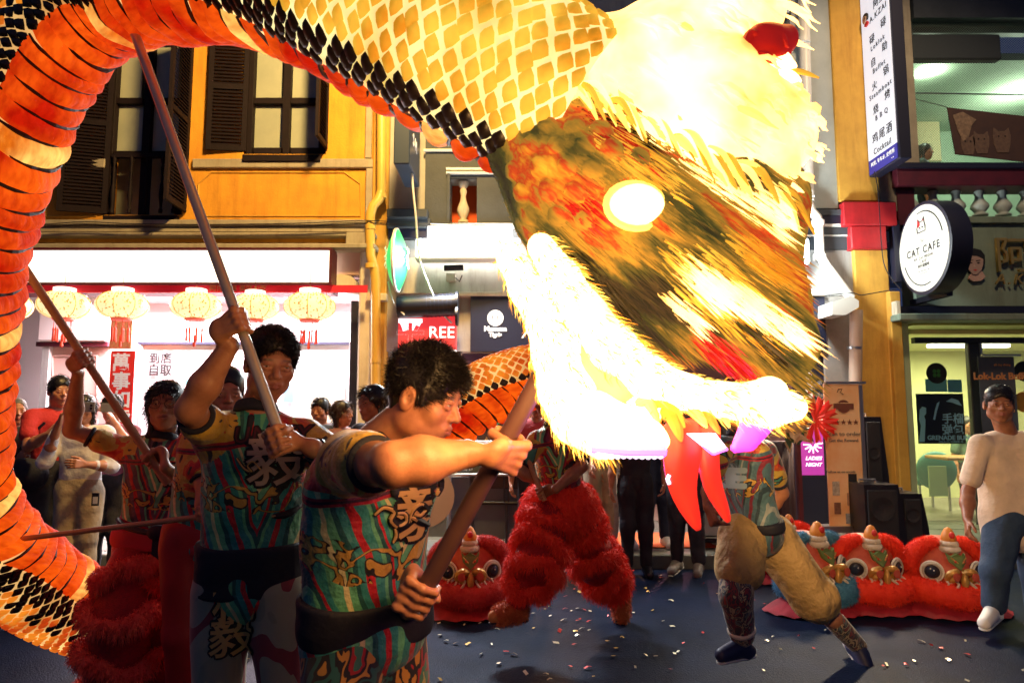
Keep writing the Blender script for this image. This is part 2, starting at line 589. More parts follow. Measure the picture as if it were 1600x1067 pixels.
def grip_prims(S, c, axis, wrist, rp, s=1.0, thumb=1, fr=.0088, flip=1):
    """a hand closed round a pole: centre on the pole, pole axis, wrist joint, pole radius"""
    c = A3(c); a = nrm(axis)
    t = c-A3(wrist); t = nrm(t-a*np.dot(t, a))
    n = np.cross(a, t)*flip          # palm sits on the -n side
    R = rp+fr*.9
    k = .006*s
    kn = []
    for i, off in enumerate((.033, .011, -.011, -.032)):
        o = a*off*s*thumb
        rr = fr*s*(1, 1.04, .98, .86)[i]
        ph = [rad(x) for x in ((18, 78, 140, 205), (14, 76, 142, 210), (16, 76, 140, 208), (22, 74, 132, 195))[i]]
        pts = [c+o+(R+(.010 if j == 0 else .002 if j == 1 else 0))*(-n*math.cos(p)+t*math.sin(p)) for j, p in enumerate(ph)]
        pts[0] = pts[0]+t*.012
        kn.append(pts[0])
        S.cap(pts[0], pts[1], rr*1.12, rr*1.05, k=k); S.cap(pts[1], pts[2], rr*1.05, rr, k=k); S.cap(pts[2], pts[3], rr, rr*.85, k=k)
        S.ell(pts[0]-n*.003, rr*1.38, k=k*.6); S.ell(pts[1], rr*1.12, k=k)
    pw = c-n*(R+.012)-t*.062*s
    for i, p in enumerate(kn):
        S.cap(pw+a*(.016-.0115*i)*thumb*s, p, .0135*s, .0115*s, k=.007*s)
    S.cap(A3(wrist), pw, .025*s, .021*s, k=.02*s, sq=(n, .75))
    # thumb, from the side of the palm near its base
    t0 = pw+a*.022*thumb*s+t*.012
    t1 = c-n*(R+.006)*.75+a*.026*thumb*s-t*(R+.008)
    t2 = c+n*(R*.45)+a*.024*thumb*s-t*(R+.006)
    t3 = c+n*(R+.008)+a*.012*thumb*s+t*.000
    S.cap(t0, t1, .0155*s, .012*s, k=.012*s); S.cap(t1, t2, .0115*s, .0105*s, k=k); S.cap(t2, t3, .0105*s, .0085*s, k=k)

def open_hand_prims(S, wrist, d, n, s=1.0, curl=.35, side=1, fr=.0085):
    """relaxed hand: wrist, pointing direction d, back-of-hand normal n"""
    w = A3(wrist); d = nrm(d); n = nrm(A3(n)-d*np.dot(n, d)); a = np.cross(d, n)*side
    for i, off in enumerate((.030, .010, -.010, -.029)):
        base = w+d*.088*s+a*off*s
        S.cap(w+d*.012*s+a*off*.45*s, base, .0135*s, .0115*s, k=.012*s)
        L = (.072, .080, .075, .058)[i]*s
        dd = d.copy(); p = base
        for j, fL in enumerate((.45, .32, .23)):
            dd = nrm(dd*math.cos(curl*(1+.25*i))-n*math.sin(curl*(1+.25*i)))
            q = p+dd*L*fL
            S.cap(p, q, fr*s*(1-.06*j), fr*s*(.94-.06*j), k=.004*s); p = q
    t0 = w+d*.02*s+a*.018*s
    t1 = w+d*.055*s+a*.048*s-n*.012
    t2 = t1+nrm(d*.8+a*.25-n*.3)*.032*s; t3 = t2+nrm(d-n*.4)*.025*s
    S.cap(t0, t1, .0155*s, .012*s, k=.012*s); S.cap(t1, t2, .011*s, .010*s, k=.004*s); S.cap(t2, t3, .010*s, .008*s, k=.004*s)

def add_attr(me, name, arr, typ='FLOAT_VECTOR'):
    a = me.attributes.new(name, typ, 'POINT')
    if typ == 'FLOAT_COLOR':
        a.data.foreach_set('color', np.asarray(arr, np.float32).reshape(-1))
    else:
        a.data.foreach_set('vector', np.asarray(arr, np.float32).reshape(-1))

def mix_j(J, f):  # torso frame
    up = nrm(J['neck']-J['pelvis']); fwd = nrm(f-up*np.dot(f, up)); side = np.cross(fwd, up)
    return side, fwd, up

HAIR_STYLES = {
    'short': dict(r=(.083, .100, .090), c=(0, -.012, .050), back=-.045, fringe=.064, amp=.006, fr=26),
    'crop': dict(r=(.078, .095, .084), c=(0, -.014, .043), back=-.03, fringe=.086, amp=.002, fr=60),
    'wavy': dict(r=(.082, .101, .095), c=(0, -.010, .050), back=-.04, fringe=.070, amp=.009, fr=34),
    'bob': dict(r=(.090, .104, .094), c=(0, -.020, .040), back=-.13, fringe=.060, amp=.005, fr=30),
    'long': dict(r=(.088, .102, .092), c=(0, -.018, .040), back=-.26, fringe=.060, amp=.005, fr=30),
}

def make_hair(parent, c, M, s, style, hm, vox, nst, seed=3):
    H = HAIR_STYLES[style]
    S = Sculpt(vox)
    q = lambda x, y, z: c+M@(A3((x, y, z))*s)
    S.ell(q(*H['c']), A3(H['r'])*s, M, k=.01)
    if style in ('bob', 'long'):
        b = H['back']
        for sx in (-1, 1):
            S.cap(q(sx*.072, -.015, .02), q(sx*.066, -.02, b), .026*s, .018*s, k=.03*s, sq=(M[:, 0], .7))
        S.cap(q(0, -.06, .02), q(0, -.06, b), .05*s, .04*s, k=.04*s, sq=(M[:, 1], .7))
        S.ell(q(0, .105, -.045), A3((.058, .075, .105))*s, M, k=.015, sub=True)
    else:
        S.cap(q(0, -.055, .0), q(0, -.055, H['back']), .055*s, .045*s, k=.03*s, sq=(M[:, 1], .6))
        for sx in (-1, 1):   # sideburns
            S.cap(q(sx*.071, .018, .03), q(sx*.069, .024, -.012), .012*s, .006*s, k=.01*s)
        # bare face and neck
        S.ell(q(0, .108, H['fringe']-.125), A3((.070, .085, .125))*s, M, k=.010, sub=True)
        for sx in (-1, 1): S.ell(q(sx*.082, -.004, -.045), A3((.03, .036, .055))*s, M, k=.008, sub=True)
        S.ell(q(0, -.03, -.16), A3((.12, .12, .085))*s, M, k=.01, sub=True)
    S.disp = waves(seed, H['fr']*1.6, H['amp']*s, 6)
    V, F = S.mesh()
    o = link('hair', mesh_np('hair', V, F), hm, parent, True)
    if nst:
        rng = np.random.default_rng(seed)
        p, N = surf_points(V, F, nst, rng)
        L = (p-c)@M/s
        keep = (L[:, 2] > (H['back']*.8 if style in ('bob', 'long') else -.01))
        p, N, L = p[keep], N[keep], L[keep]
        flow = np.where(L[:, 1:2] > .03, M[:, 1]*.9-M[:, 2]*.5, -M[:, 1]*.3-M[:, 2]*.9)
        flow = flow+np.sin(L@np.array([[40], [33], [51]]))*M[:, 0]*.8*(1.5 if style == 'wavy' else .4)
        if style in ('short', 'wavy', 'crop'): flow = flow*.35+M[:, 1]*.35+M[:, 2]*.15
        d = N*(.25 if nst > 2000 else .42)+flow*.8+rng.normal(size=p.shape)*(.26 if nst > 2000 else .34)
        d /= np.linalg.norm(d, axis=1)[:, None]
        LL = {'wavy': .026, 'short': .024, 'crop': .008, 'bob': .045, 'long': .06}[style]*s*rng.uniform(.6, 1.2, len(p))
        VV, FF = blades(p-N*.003, d, LL, (.0008 if nst > 2000 else .0022)*s, flow*.4, rng)
        link('hair_strand_mass', mesh_np('hair_strand_mass', VV, FF), hm, parent)
    return o

def person(label, J, face, fwd, hands=(), s=1.0, vox=.009, skin=None, hair='short', hairmat=None, nst=0, group=None,
           shirt=None, pants=None, shoes=None, sleeve=.6, roll=0.0, mouth=0.0, fat=1.0, detail=True, arm=1.0, name='person',
           gut=0.0, plen=None, wr=.004, glasses=False, hvox=None, seed=1, shirt_len=0.0, collar=None, noshirt_geo=False, pleg=1.0, shirt_w=1.0, face_fat=1.0, legs=True):
    """shirt/pants/shoes: materials. J: joints"""
    skin = skin or SKIN; hairmat = hairmat or HAIR
    root = empty(name, tuple(J['pelvis']*np.array([1, 1, 0])), label, 'person', group)
    side, fw, up = mix_j(J, A3(fwd))
    M = head_frame(face, roll)
    hc = J['head']
    SH = Sculpt(hvox or max(.0034, vox*.45))
    head_prims(SH, hc, M, s, detail, mouth, fat=face_fat)
    SH.cap(hc+M@(A3((0, -.022, -.05))*s), J['neck']+up*.02, .052*s*fat, .057*s*fat, k=.03*s)
    S = Sculpt(vox)
    S.cap(hc*.3+J['neck']*.7, J['neck']-up*.01, .052*s*fat, .058*s*fat, k=.03*s)
    # trunk
    def trunk(S, g, k=.04, wide=1.0):
        ch = (J['neck']*.72+J['waist']*.28)
        mid = (J['neck']*.35+J['waist']*.65)
        sh = (J['shL']+J['shR'])/2
        S.cap(J['shL']*.82+sh*.18, J['shR']*.82+sh*.18, (.062+g)*s, k=k, sq=(fw, .85))
        S.cap(J['neck']-up*.03, sh-up*.05, (.06+g)*s*fat, (.09+g)*s*fat, k=k)
        w = .5*np.linalg.norm(J['shL']-J['shR'])
        hw = max(w*.42, .07*s)
        for sgn in (-1, 1):
            S.cap(ch+side*hw*sgn*.8, mid+side*hw*.62*sgn, (.10*fat+g)*s*wide, (.092*fat+g)*s*wide, k=k, sq=(fw, .85))
            S.cap(mid+side*hw*.62*sgn, J['pelvis']+side*hw*.62*sgn, (.092*fat+g)*s*wide, (.10*fat+g)*s*wide, k=k, sq=(fw, .85))
        if gut: S.ell(mid*.5+J['waist']*.5+fw*.05, (.13*s+gut, .12*s+gut, .15*s), k=.05)
    trunk(S, 0)
    for sd in 'LR':
        sh, el, wrr = J['sh'+sd], J['el'+sd], J['wr'+sd]
        S.cap(sh, el, .050*s*arm, .038*s*arm, k=.03*s)
        S.ell(sh*.5+el*.5, .048*s*arm, k=.03*s)
        S.cap(el, el*.62+wrr*.38, .039*s*arm, .043*s*arm, k=.02*s); S.cap(el*.62+wrr*.38, wrr, .043*s*arm, .026*s*arm, k=.02*s)
    if legs:
        for sd in 'LR':
            hp, kn, an = J['hip'+sd], J['kn'+sd], J['an'+sd]
            S.cap(hp, kn, .082*s, .055*s, k=.03*s); S.cap(kn, kn*.6+an*.4, .054*s, .056*s, k=.02*s); S.cap(kn*.6+an*.4, an, .056*s, .036*s, k=.02*s)
            S.cap(an-np.array([0, 0, .02]), J['to'+sd], .034*s, .026*s, k=.02)
    SG = Sculpt(min(.0055, vox))
    for sd in 'LR': SG.cap(J['wr'+sd]+(J['el'+sd]-J['wr'+sd])*.16, J['wr'+sd], .028*s*arm, .0255*s*arm, k=.02)
    for h in hands:
        if h[0] == 'grip': grip_prims(SG, h[1], h[2], h[3], h[4], s, thumb=h[5] if len(h) > 5 else 1, fr=.0090, flip=h[6] if len(h) > 6 else 1)
        else: open_hand_prims(SG, h[1], h[2], h[3], s, curl=h[4] if len(h) > 4 else .35, side=h[5] if len(h) > 5 else 1, fr=.0085)
    V, F = S.mesh()
    for X_ in (SH, SG):
        V2, F2 = X_.mesh(); F = np.concatenate([F, F2+len(V)]); V = np.concatenate([V, V2])
    me = mesh_np('body', V, F)
    L = (V-hc)@M/s
    lip = np.exp(-(((L[:, 0])/.021)**4+((L[:, 2]+.0585+mouth*.4)/(.0115+mouth*.7))**4))*(L[:, 1] > .074)
    brow = np.zeros(len(V))
    for sx in (-1, 1):
        xx = L[:, 0]*sx
        zc = .0275-.25*np.maximum(xx-.035, 0)
        brow = np.maximum(brow, np.exp(-(((xx-.034)/.019)**4+((L[:, 2]-zc)/.0042)**2))*(L[:, 1] > .05)*.85)
    tint = np.stack([lip*.8, brow, lip*0, lip*0+1], 1)
    add_attr(me, 'tint', tint, 'FLOAT_COLOR')
    body = link('body', me, skin, root, True)
    # eyes
    if detail:
        for sx in (-1, 1):
            e = MB().sphere(hc+M@(A3((sx*.0325, .0725, .0052))*s), .0122*s, 14, 10).build('eye', EYEW, root, True)
            MB().sphere(hc+M@(A3((sx*.0325, .0790, .0050))*s), A3((.0064, .0066, .0064))*s, 10, 8, M).build('iris', EYEB, e, True)
    if hair: make_hair(root, hc, M, s, hair, hairmat, min(vox, .006), nst, seed)
    if glasses:
        g = MB()
        for sx in (-1, 1):
            pts = [hc+M@(A3((sx*.034+.025*math.cos(t), .098-abs(.034*math.cos(t)*.1), .004+.021*math.sin(t)))*s) for t in np.linspace(0, 2*math.pi, 17)]
            g.tube(pts, .0012*s, 5)
            g.tube([hc+M@(A3((sx*.058, .096, .008))*s), hc+M@(A3((sx*.080, .03, .010))*s), hc+M@(A3((sx*.082, -.01, .004))*s)], .0012*s, 5)
        g.tube([hc+M@(A3((-.010, .099, .006))*s), hc+M@(A3((.010, .099, .006))*s)], .0012*s, 5)
        g.build('glasses', MATS.get('metal_dark') or BLACKC, root)
    tv = nrm(J['neck']-J['waist'])
    def suv(V):
        d = V-J['neck']
        return np.stack([d@side, d@fw, d@up], 1)
    out = dict(root=root, M=M, side=side, fw=fw, up=up)
    if shirt is not None:
        S = Sculpt(vox)
        trunk(S, .014, wide=shirt_w)
        if shirt_len:
            for sgn in (-1, 1):
                S.cap(J['waist']+side*.07*sgn*s, J['pelvis']-up*shirt_len+side*.075*sgn*s, .118*s*fat, .125*s*fat, k=.04, sq=(fw, .85))
        for sd in 'LR':
            sh, el = J['sh'+sd], J['el'+sd]
            e = sh*(1-sleeve)+el*sleeve
            if sleeve > 1: e = el
            S.cap(sh, e, .064*s*arm, .064*s*arm, k=.035*s)
            if sleeve > 1:
                w_ = el*(1-(sleeve-1))+J['wr'+sd]*(sleeve-1)
                S.cap(el, w_, .054*s*arm, .040*s*arm, k=.02)
        # neck opening
        S.ell(J['neck']+up*.075*s+fw*.03*s, (.062*s*fat, .062*s*fat, .062*s), k=.01, sub=True)
        S.disp = waves(seed+9, 24, wr, 6, (1, 1, .6))
        V, F = S.mesh()
        me = mesh_np('shirt', V, F); add_attr(me, 'suv', suv(V))
        slv = np.zeros(len(V)); suv2 = np.zeros((len(V), 3))
        for sd in 'LR':
            sh, el = J['sh'+sd], J['el'+sd]; ba = el-sh; t = ((V-sh)@ba)/(ba@ba); dd = np.linalg.norm(V-sh-t[:, None]*ba, axis=1)
            m_ = (t > .02) & (dd < .085*s*arm+.01); slv[m_] = 1
        add_attr(me, 'slv', np.stack([slv, slv, slv], 1))
        # sleeve mask: distance from the trunk axis
        out['shirt'] = link('shirt', me, shirt, root, True); out['shirtVF'] = (V, F)
        for sd in 'LR':
            if sleeve <= 1 and collar is not None:
                sh, el = J['sh'+sd], J['el'+sd]; d = nrm(el-sh); e = sh*(1-sleeve)+el*sleeve
                C = Sculpt(vox); C.torus(e+d*.055*s*arm, d, .046*s*arm, .010*s, k=.003)
                VV, FF = C.mesh(); link('sleeve_cuff', mesh_np('sleeve_cuff', VV, FF), collar, root, True)
        if collar is not None:
            C = Sculpt(vox)
            C.torus(J['neck']+up*.012*s+fw*.012*s, nrm(up*.92-fw*.35), .062*s*fat, .015*s, k=.005)
            C.torus(J['neck']+up*.030*s+fw*.012*s, nrm(up*.92-fw*.35), .060*s*fat, .011*s, k=.01)
            C.cap(J['neck']-up*.005*s+fw*.075*s, J['neck']-up*.09*s+fw*.105*s, .012*s, k=.01)
            VV, FF = C.mesh(); link('collar', mesh_np('collar', VV, FF), collar, root, True)
    if pants is not None:
        S = Sculpt(vox)
        S.cap(J['waist']*.35+J['pelvis']*.65+side*.05*s, J['waist']*.35+J['pelvis']*.65-side*.05*s, .118*s*fat, k=.04, sq=(fw, .85))
        for sd in 'LR':
            hp, kn, an = J['hip'+sd], J['kn'+sd], J['an'+sd]
            if plen:
                q_ = plen[sd]; e_ = hp+(kn-hp)*min(q_, 1)
                S.cap(hp, e_, .108*s*pleg, .098*s*pleg, k=.04*s)
                if q_ > 1: S.cap(kn, kn+(an-kn)*(q_-1), .098*s*pleg, .070*s*pleg, k=.03*s)
                continue
            S.cap(hp, kn, .108*s*pleg, .080*s*pleg, k=.04*s)
            if pleg >= .9 or pleg < 0: S.cap(kn, kn*.08+an*.92, .080*s*pleg, .062*s*pleg, k=.03*s)
        S.disp = waves(seed+4, 22, wr*1.3, 6)
        V, F = S.mesh()
        me = mesh_np('trousers', V, F); add_attr(me, 'suv', suv(V))
        out['pants'] = link('trousers', me, pants, root, True); out['pantsVF'] = (V, F)
    if shoes is not None:
        for sd in 'LR':
            an, to = J['an'+sd], J['to'+sd]
            d = nrm(to-an); 
            dn = nrm(np.cross(np.cross(d, (0, 0, 1)), d)) if abs(d[2]) < .95 else nrm((1, 0, 0))
            dn = -dn
            heel = an+dn*.045*s-d*.03*s; toe = to+dn*.01*s
            S = Sculpt(min(vox, .008))
            S.cap(heel, toe, .042*s, .036*s, k=.02, sq=(dn, .9)); S.cap(an, heel+d*.03, .044*s, .045*s, k=.02); S.cap(an*.7+to*.3, to, .046*s, .036*s, k=.02)
            V, F = S.mesh(); so = link('shoe', mesh_np('shoe', V, F), shoes[0], root, True)
            S = Sculpt(min(vox, .008)); S.cap(heel+dn*.032*s-d*.006, toe+dn*.028*s+d*.004, .040*s, .037*s, k=.01, sq=(dn, .32))
            V, F = S.mesh(); link('sole', mesh_np('sole', V, F), shoes[1], so, True)
    return out

def stand(x, y, h=1.70, yaw=0.0, z0=0.0, armL=None, armR=None, lean=0.0, spread=.09, step=0.0):
    """simple standing pose; yaw 0 faces the camera (-y). armX = list of two offset vectors (elbow, wrist) in local side/fwd/up metres"""
    s = h/1.72
    f = np.array([math.sin(yaw), -math.cos(yaw), 0]); sd = np.cross(f, (0, 0, 1)); up = np.array([0, 0, 1.])
    b = np.array([x, y, z0])
    g = lambda a, c, d: b+(sd*a+f*c+up*d)*s
    J = dict(head=g(0, .02+lean*.8, 1.60-lean*.25), neck=g(0, -.01+lean*.6, 1.44-lean*.15), waist=g(0, 0+lean*.1, 1.06), pelvis=g(0, -.01, .93),
             hipL=g(-.085, 0, .90), hipR=g(.085, 0, .90), knL=g(-spread, .02+step, .50), knR=g(spread, .02-step, .50),
             anL=g(-spread-.01, -.01+step, .09), anR=g(spread+.01, -.01-step, .09), toL=g(-spread-.03, .13+step, .035), toR=g(spread+.03, .13-step, .035))
    J['shL'] = g(-.185, -.01+lean*.5, 1.385-lean*.12); J['shR'] = g(.185, -.01+lean*.5, 1.385-lean*.12)
    for k, a, sg in (('L', armL, -1), ('R', armR, 1)):
        sh = J['sh'+k]
        if a is None: a = ((.05, -.02, -.29), (.06, .05, -.54))
        w = lambda o: sh+(sd*o[0]*sg+f*o[1]+up*o[2])*s
        J['el'+k] = w(a[0]); J['wr'+k] = w(a[1])
    return J, f, s

def relaxed(J, sd, f, s=1.0, curl=.4):
    d = nrm(J['wr'+sd]-J['el'+sd]); sdv = np.cross(f, (0, 0, 1)); out = sdv*(-1 if sd == 'L' else 1)
    return ('open', J['wr'+sd], d, out, curl, 1 if sd == 'L' else -1)

def project_text(s_, origin, right, up, size, dirn, VF, material, parent, offset=0.0, lift=.002, name='lettering', sub=2, **k):
    """print lettering onto a garment; offset > 0 thickens it into an outline"""
    import bmesh
    base = text_me(s_, size, offset=min(offset, .002), res=2, **k)
    bm = bmesh.new(); bm.from_mesh(base); bmesh.ops.triangulate(bm, faces=bm.faces[:])
    for _ in range(sub):
        es = [e for e in bm.edges if e.calc_length() > .018]
        if not es: break
        bmesh.ops.subdivide_edges(bm, edges=es, cuts=1); bmesh.ops.triangulate(bm, faces=bm.faces[:])
    bm.to_mesh(base); bm.free()
    n = len(base.vertices); B = np.empty(n*3, np.float32); base.vertices.foreach_get('co', B); B = B.reshape(-1, 3)
    T3 = np.array([tuple(p.vertices) for p in base.polygons], np.int32).reshape(-1, 3)
    if offset > .004:
        w = size*.055; V0 = []; F0 = []
        for i in range(8):
            a = i*math.pi/4; V0.append(B+np.array([w*math.cos(a), w*math.sin(a), i*.00005])); F0.append(T3+i*n)
        B = np.concatenate(V0); T3 = np.concatenate(F0)
    M = np.array(frame(origin, right, up)); B = B@M[:3, :3].T+M[:3, 3]
    V, F = VF
    T = BVHTree.FromPolygons([tuple(v) for v in V], [tuple(int(i) for i in f) for f in F])
    d = Vector(nrm(dirn)); ok = np.zeros(len(B), bool)
    out = B.copy()
    for i, v in enumerate(B):
        h = T.ray_cast(Vector(v), d)
        if h[0] is not None and h[3] < .9: out[i] = A3(h[0]-d*lift+h[1]*lift*.5); ok[i] = True
    T3 = T3[ok[T3].all(1)]
    e = np.max(np.abs(out[T3][:, [0, 1, 2]]-out[T3][:, [1, 2, 0]]), axis=(1, 2)) if len(T3) else np.zeros(0)
    T3 = T3[e < .06]
    if not len(T3): return None
    return link(name, mesh_np(name, out, T3), material, parent)
# ------------------------------------------------------------------ materials of the place
M_YEL = mat('yellow_plaster', (.70, .34, .028), rough=.85, c2=(.52, .22, .02), nscale=1.6, bump=.35, bscale=45, detail=12)
M_YEL2 = mat('ochre_pillar', (.62, .34, .05), rough=.8, c2=(.50, .26, .035), nscale=4, bump=.2, bscale=70)
M_GREYTRIM = mat('grey_trim', (.36, .32, .25), rough=.8, c2=(.27, .24, .19), nscale=5, bump=.2)
M_CREAM = mat('cream_plaster', (.62, .56, .45), rough=.8, c2=(.52, .46, .36), nscale=4, bump=.15)
M_GREYW = mat('grey_wall', (.40, .39, .38), rough=.85, c2=(.31, .31, .31), nscale=3, bump=.2)
M_DARKW = mat('charcoal_wall', (.045, .055, .07), rough=.7, c2=(.03, .038, .05), nscale=4, bump=.2)
M_BRWN = mat('dark_brown_wood', (.012, .006, .009), rough=.7, spec=.2, c2=(.007, .004, .006), nscale=14, bump=.3, bscale=30)
M_GLASS = mat('window_glass', (.30, .33, .28), rough=.08, c2=(.38, .40, .33), nscale=1.5)
M_CURT = mat('pale_curtain', (.42, .43, .34), rough=.9, c2=(.30, .31, .25), nscale=3)
M_WHITE = mat('white_paint', (.78, .77, .75), rough=.6, bump=.1)
M_WHITEP = mat('white_pipe', (.75, .74, .70), rough=.35)
M_YPIPE = mat('yellow_pipe', (.62, .38, .07), rough=.4, bump=.1)
M_RED = mat('red_paint', (.42, .012, .018), rough=.5, c2=(.30, .008, .014), nscale=6)
M_MAROON = mat('maroon_paint', (.09, .008, .018), rough=.5, c2=(.055, .006, .014), nscale=6)
M_NAVY = mat('navy_black', (.010, .011, .028), rough=.45)
M_BLACKP = mat('black_plastic', (.010, .010, .016), rough=.35)
M_GREENW = mat('grey_green_wall', (.20, .26, .20), rough=.8, c2=(.15, .20, .16), nscale=3, bump=.2)
M_GREENP = mat('pale_green_pillar', (.42, .50, .30), rough=.7, c2=(.34, .42, .25), nscale=4)
M_STEEL = mat('steel', (.45, .45, .46), rough=.3, metal=.9)
mat('metal_dark', (.03, .03, .035), rough=.35, metal=.6)
M_WOOD = mat('table_wood', (.42, .22, .08), rough=.45, c2=(.30, .14, .05), nscale=9)
M_PINKD = mat('pale_pink_door', (.55, .36, .32), rough=.6)
M_TILEFL = mat('shop_floor', (.28, .25, .22), rough=.4, c2=(.2, .18, .16), nscale=5)
M_ORMAT = mat('orange_mat', (.60, .13, .04), rough=.9, bump=.5, bscale=150)
def weather(m, lo=.74):
    """rain streaks and grime running down painted plaster"""
    nt = m.node_tree; b = nt.nodes['Principled BSDF']; src = b.inputs['Base Color'].links[0].from_socket
    tc = nt.nodes.new('ShaderNodeTexCoord'); mp = nt.nodes.new('ShaderNodeMapping'); mp.inputs['Scale'].default_value = (7, 7, .9)
    n = nt.nodes.new('ShaderNodeTexNoise'); n.inputs['Scale'].default_value = 1; n.inputs['Detail'].default_value = 9; n.inputs['Roughness'].default_value = .7
    r = nt.nodes.new('ShaderNodeValToRGB'); r.color_ramp.elements[0].position = .30; r.color_ramp.elements[0].color = (lo, lo*.92, lo*.9, 1); r.color_ramp.elements[1].position = .52
    x = nt.nodes.new('ShaderNodeMix'); x.data_type = 'RGBA'; x.blend_type = 'MULTIPLY'; x.inputs[0].default_value = 1
    nt.links.new(tc.outputs['Object'], mp.inputs[0]); nt.links.new(mp.outputs[0], n.inputs['Vector']); nt.links.new(n.outputs[0], r.inputs[0])
    nt.links.new(src, x.inputs[6]); nt.links.new(r.outputs[0], x.inputs[7]); nt.links.new(x.outputs[2], b.inputs['Base Color'])
for m_ in (M_YEL, M_YEL2, M_GREYTRIM, M_CREAM, M_GREYW, M_GREENW, M_RED): weather(m_)
def glow(name, col, s, base=(.5, .5, .5)):
    return mat(name, base, rough=.5, emit=col, es=s)
G_WARM = glow('lightbox_warm', (1, .90, .70), 2.6, (.8, .8, .75))
G_COOL = glow('lightbox_cool', (.85, .95, 1), 3.2, (.8, .8, .8))
G_PINK = glow('pink_white_glow', (1, .62, .70), 1.3, (.8, .7, .7))
G_GREEN = glow('green_lightbox', (.01, .75, .16), .9, (.02, .4, .1))
G_REDB = glow('red_lightbox', (1, .05, .06), .75, (.5, .05, .05))
G_SIGN = glow('sign_face_glow', (.86, .88, 1), .72, (.4, .4, .4))
G_CREAMSIGN = glow('round_sign_face_glow', (1, .95, .78), .50, (.45, .44, .40))
G_LETTER = glow('letter_white_glow', (1, .96, 1), 1.8, (.8, .8, .8))
G_PURPLE = glow('purple_screen', (.55, .04, .45), .7, (.2, .03, .2))
INK = mat('ink_black', (.008, .008, .01), rough=.6)
INKB = mat('ink_blue', (.02, .02, .16), rough=.6, emit=(.05, .04, .45), es=.45)
PRW = mat('print_white', (.75, .75, .75), rough=.6, emit=(.8, .8, .8), es=.25)
PRR = mat('print_red', (.55, .02, .02), rough=.6)
PRG = mat('print_grey', (.25, .25, .24), rough=.6)
M_PAPER = mat('paper_white', (.78, .76, .72), rough=.8)
M_GOLD = mat('gold_letter', (.55, .38, .12), rough=.35, metal=.7)

# ------------------------------------------------------------------ ground
def ground():
    m = mat('asphalt', (.006, .012, .036), rough=.5, c2=(.003, .006, .018), nscale=3, bump=.0, spec=.10)
    nt = m.node_tree; b = nt.nodes['Principled BSDF']; b.inputs['Specular Tint'].default_value = (.42, .62, 1, 1); tc = nt.nodes.new('ShaderNodeTexCoord')
    v = nt.nodes.new('ShaderNodeTexVoronoi'); v.inputs['Scale'].default_value = 120
    n = nt.nodes.new('ShaderNodeTexNoise'); n.inputs['Scale'].default_value = 45; n.inputs['Detail'].default_value = 8
    ad = nt.nodes.new('ShaderNodeMath'); ad.operation = 'ADD'
    bp = nt.nodes.new('ShaderNodeBump'); bp.inputs['Strength'].default_value = .35; bp.inputs['Distance'].default_value = .006
    nt.links.new(tc.outputs['Object'], v.inputs['Vector']); nt.links.new(tc.outputs['Object'], n.inputs['Vector'])
    nt.links.new(v.outputs['Distance'], ad.inputs[0]); nt.links.new(n.outputs[0], ad.inputs[1])
    nt.links.new(ad.outputs[0], bp.inputs['Height']); nt.links.new(bp.outputs[0], b.inputs['Normal'])
    n3 = nt.nodes.new('ShaderNodeTexNoise'); n3.inputs['Scale'].default_value = 1.1; n3.inputs['Detail'].default_value = 6
    mr = nt.nodes.new('ShaderNodeMapRange'); mr.inputs[3].default_value = .30; mr.inputs[4].default_value = .75
    nt.links.new(tc.outputs['Object'], n3.inputs['Vector']); nt.links.new(n3.outputs[0], mr.inputs[0]); nt.links.new(mr.outputs[0], b.inputs['Roughness'])
    n = 60
    V = [(-60, -60, 0), (60, -60, 0), (60, 6.66, 0), (-60, 6.66, 0)]
    o = link('road', mesh_np('road', V, [[0, 1, 2, 3]]), m); o['kind'] = 'structure'
    pav = mat('pavement_tile', (.16, .17, .15), rough=.5, c2=(.10, .11, .10), nscale=4, bump=.3)
    p = empty('pavement'); p['kind'] = 'structure'
    # kerb stones and paving slabs laid one by one
    kb = MB().box(0, .98, 6.66, 6.84, -.1, .135, .012).me('kerb_stone'); kb.materials.append(pav)
    for i in range(-9, 10):
        k = link('kerb_stone', kb, pav, p); k.matrix_parent_inverse = Matrix.Identity(4); k.location = (i*.99, 0, 0)
    sl = MB().box(0, .588, 0, .588, -.03, .0, .006).me('paving_slab'); sl.materials.append(pav)
    for i in range(-15, 15):
        for j in range(3):
            k = link('paving_slab', sl, pav, p); k.matrix_parent_inverse = Matrix.Identity(4)
            k.location = (i*.6+.1*(j % 2), 6.85+j*.6, .135+random.uniform(-.002, .002))
    s = MB().box(-9, 9, 6.85, 12, -.1, .104).build('bedding', M_TILEFL, p)
    fl = MB().box(-9, 9, 8.66, 12.4, .06, .136).build('shop_floor', M_TILEFL); fl['kind'] = 'structure'
    mt = MB().box(P(925, 850, 7.1)[0], P(1125, 850, 7.1)[0], 6.95, 7.75, .139, .151, .004).build('door_mat', M_ORMAT)
    tag(mt, 'bright orange mat lying on the pavement behind the running dancer', 'mat')
ground()

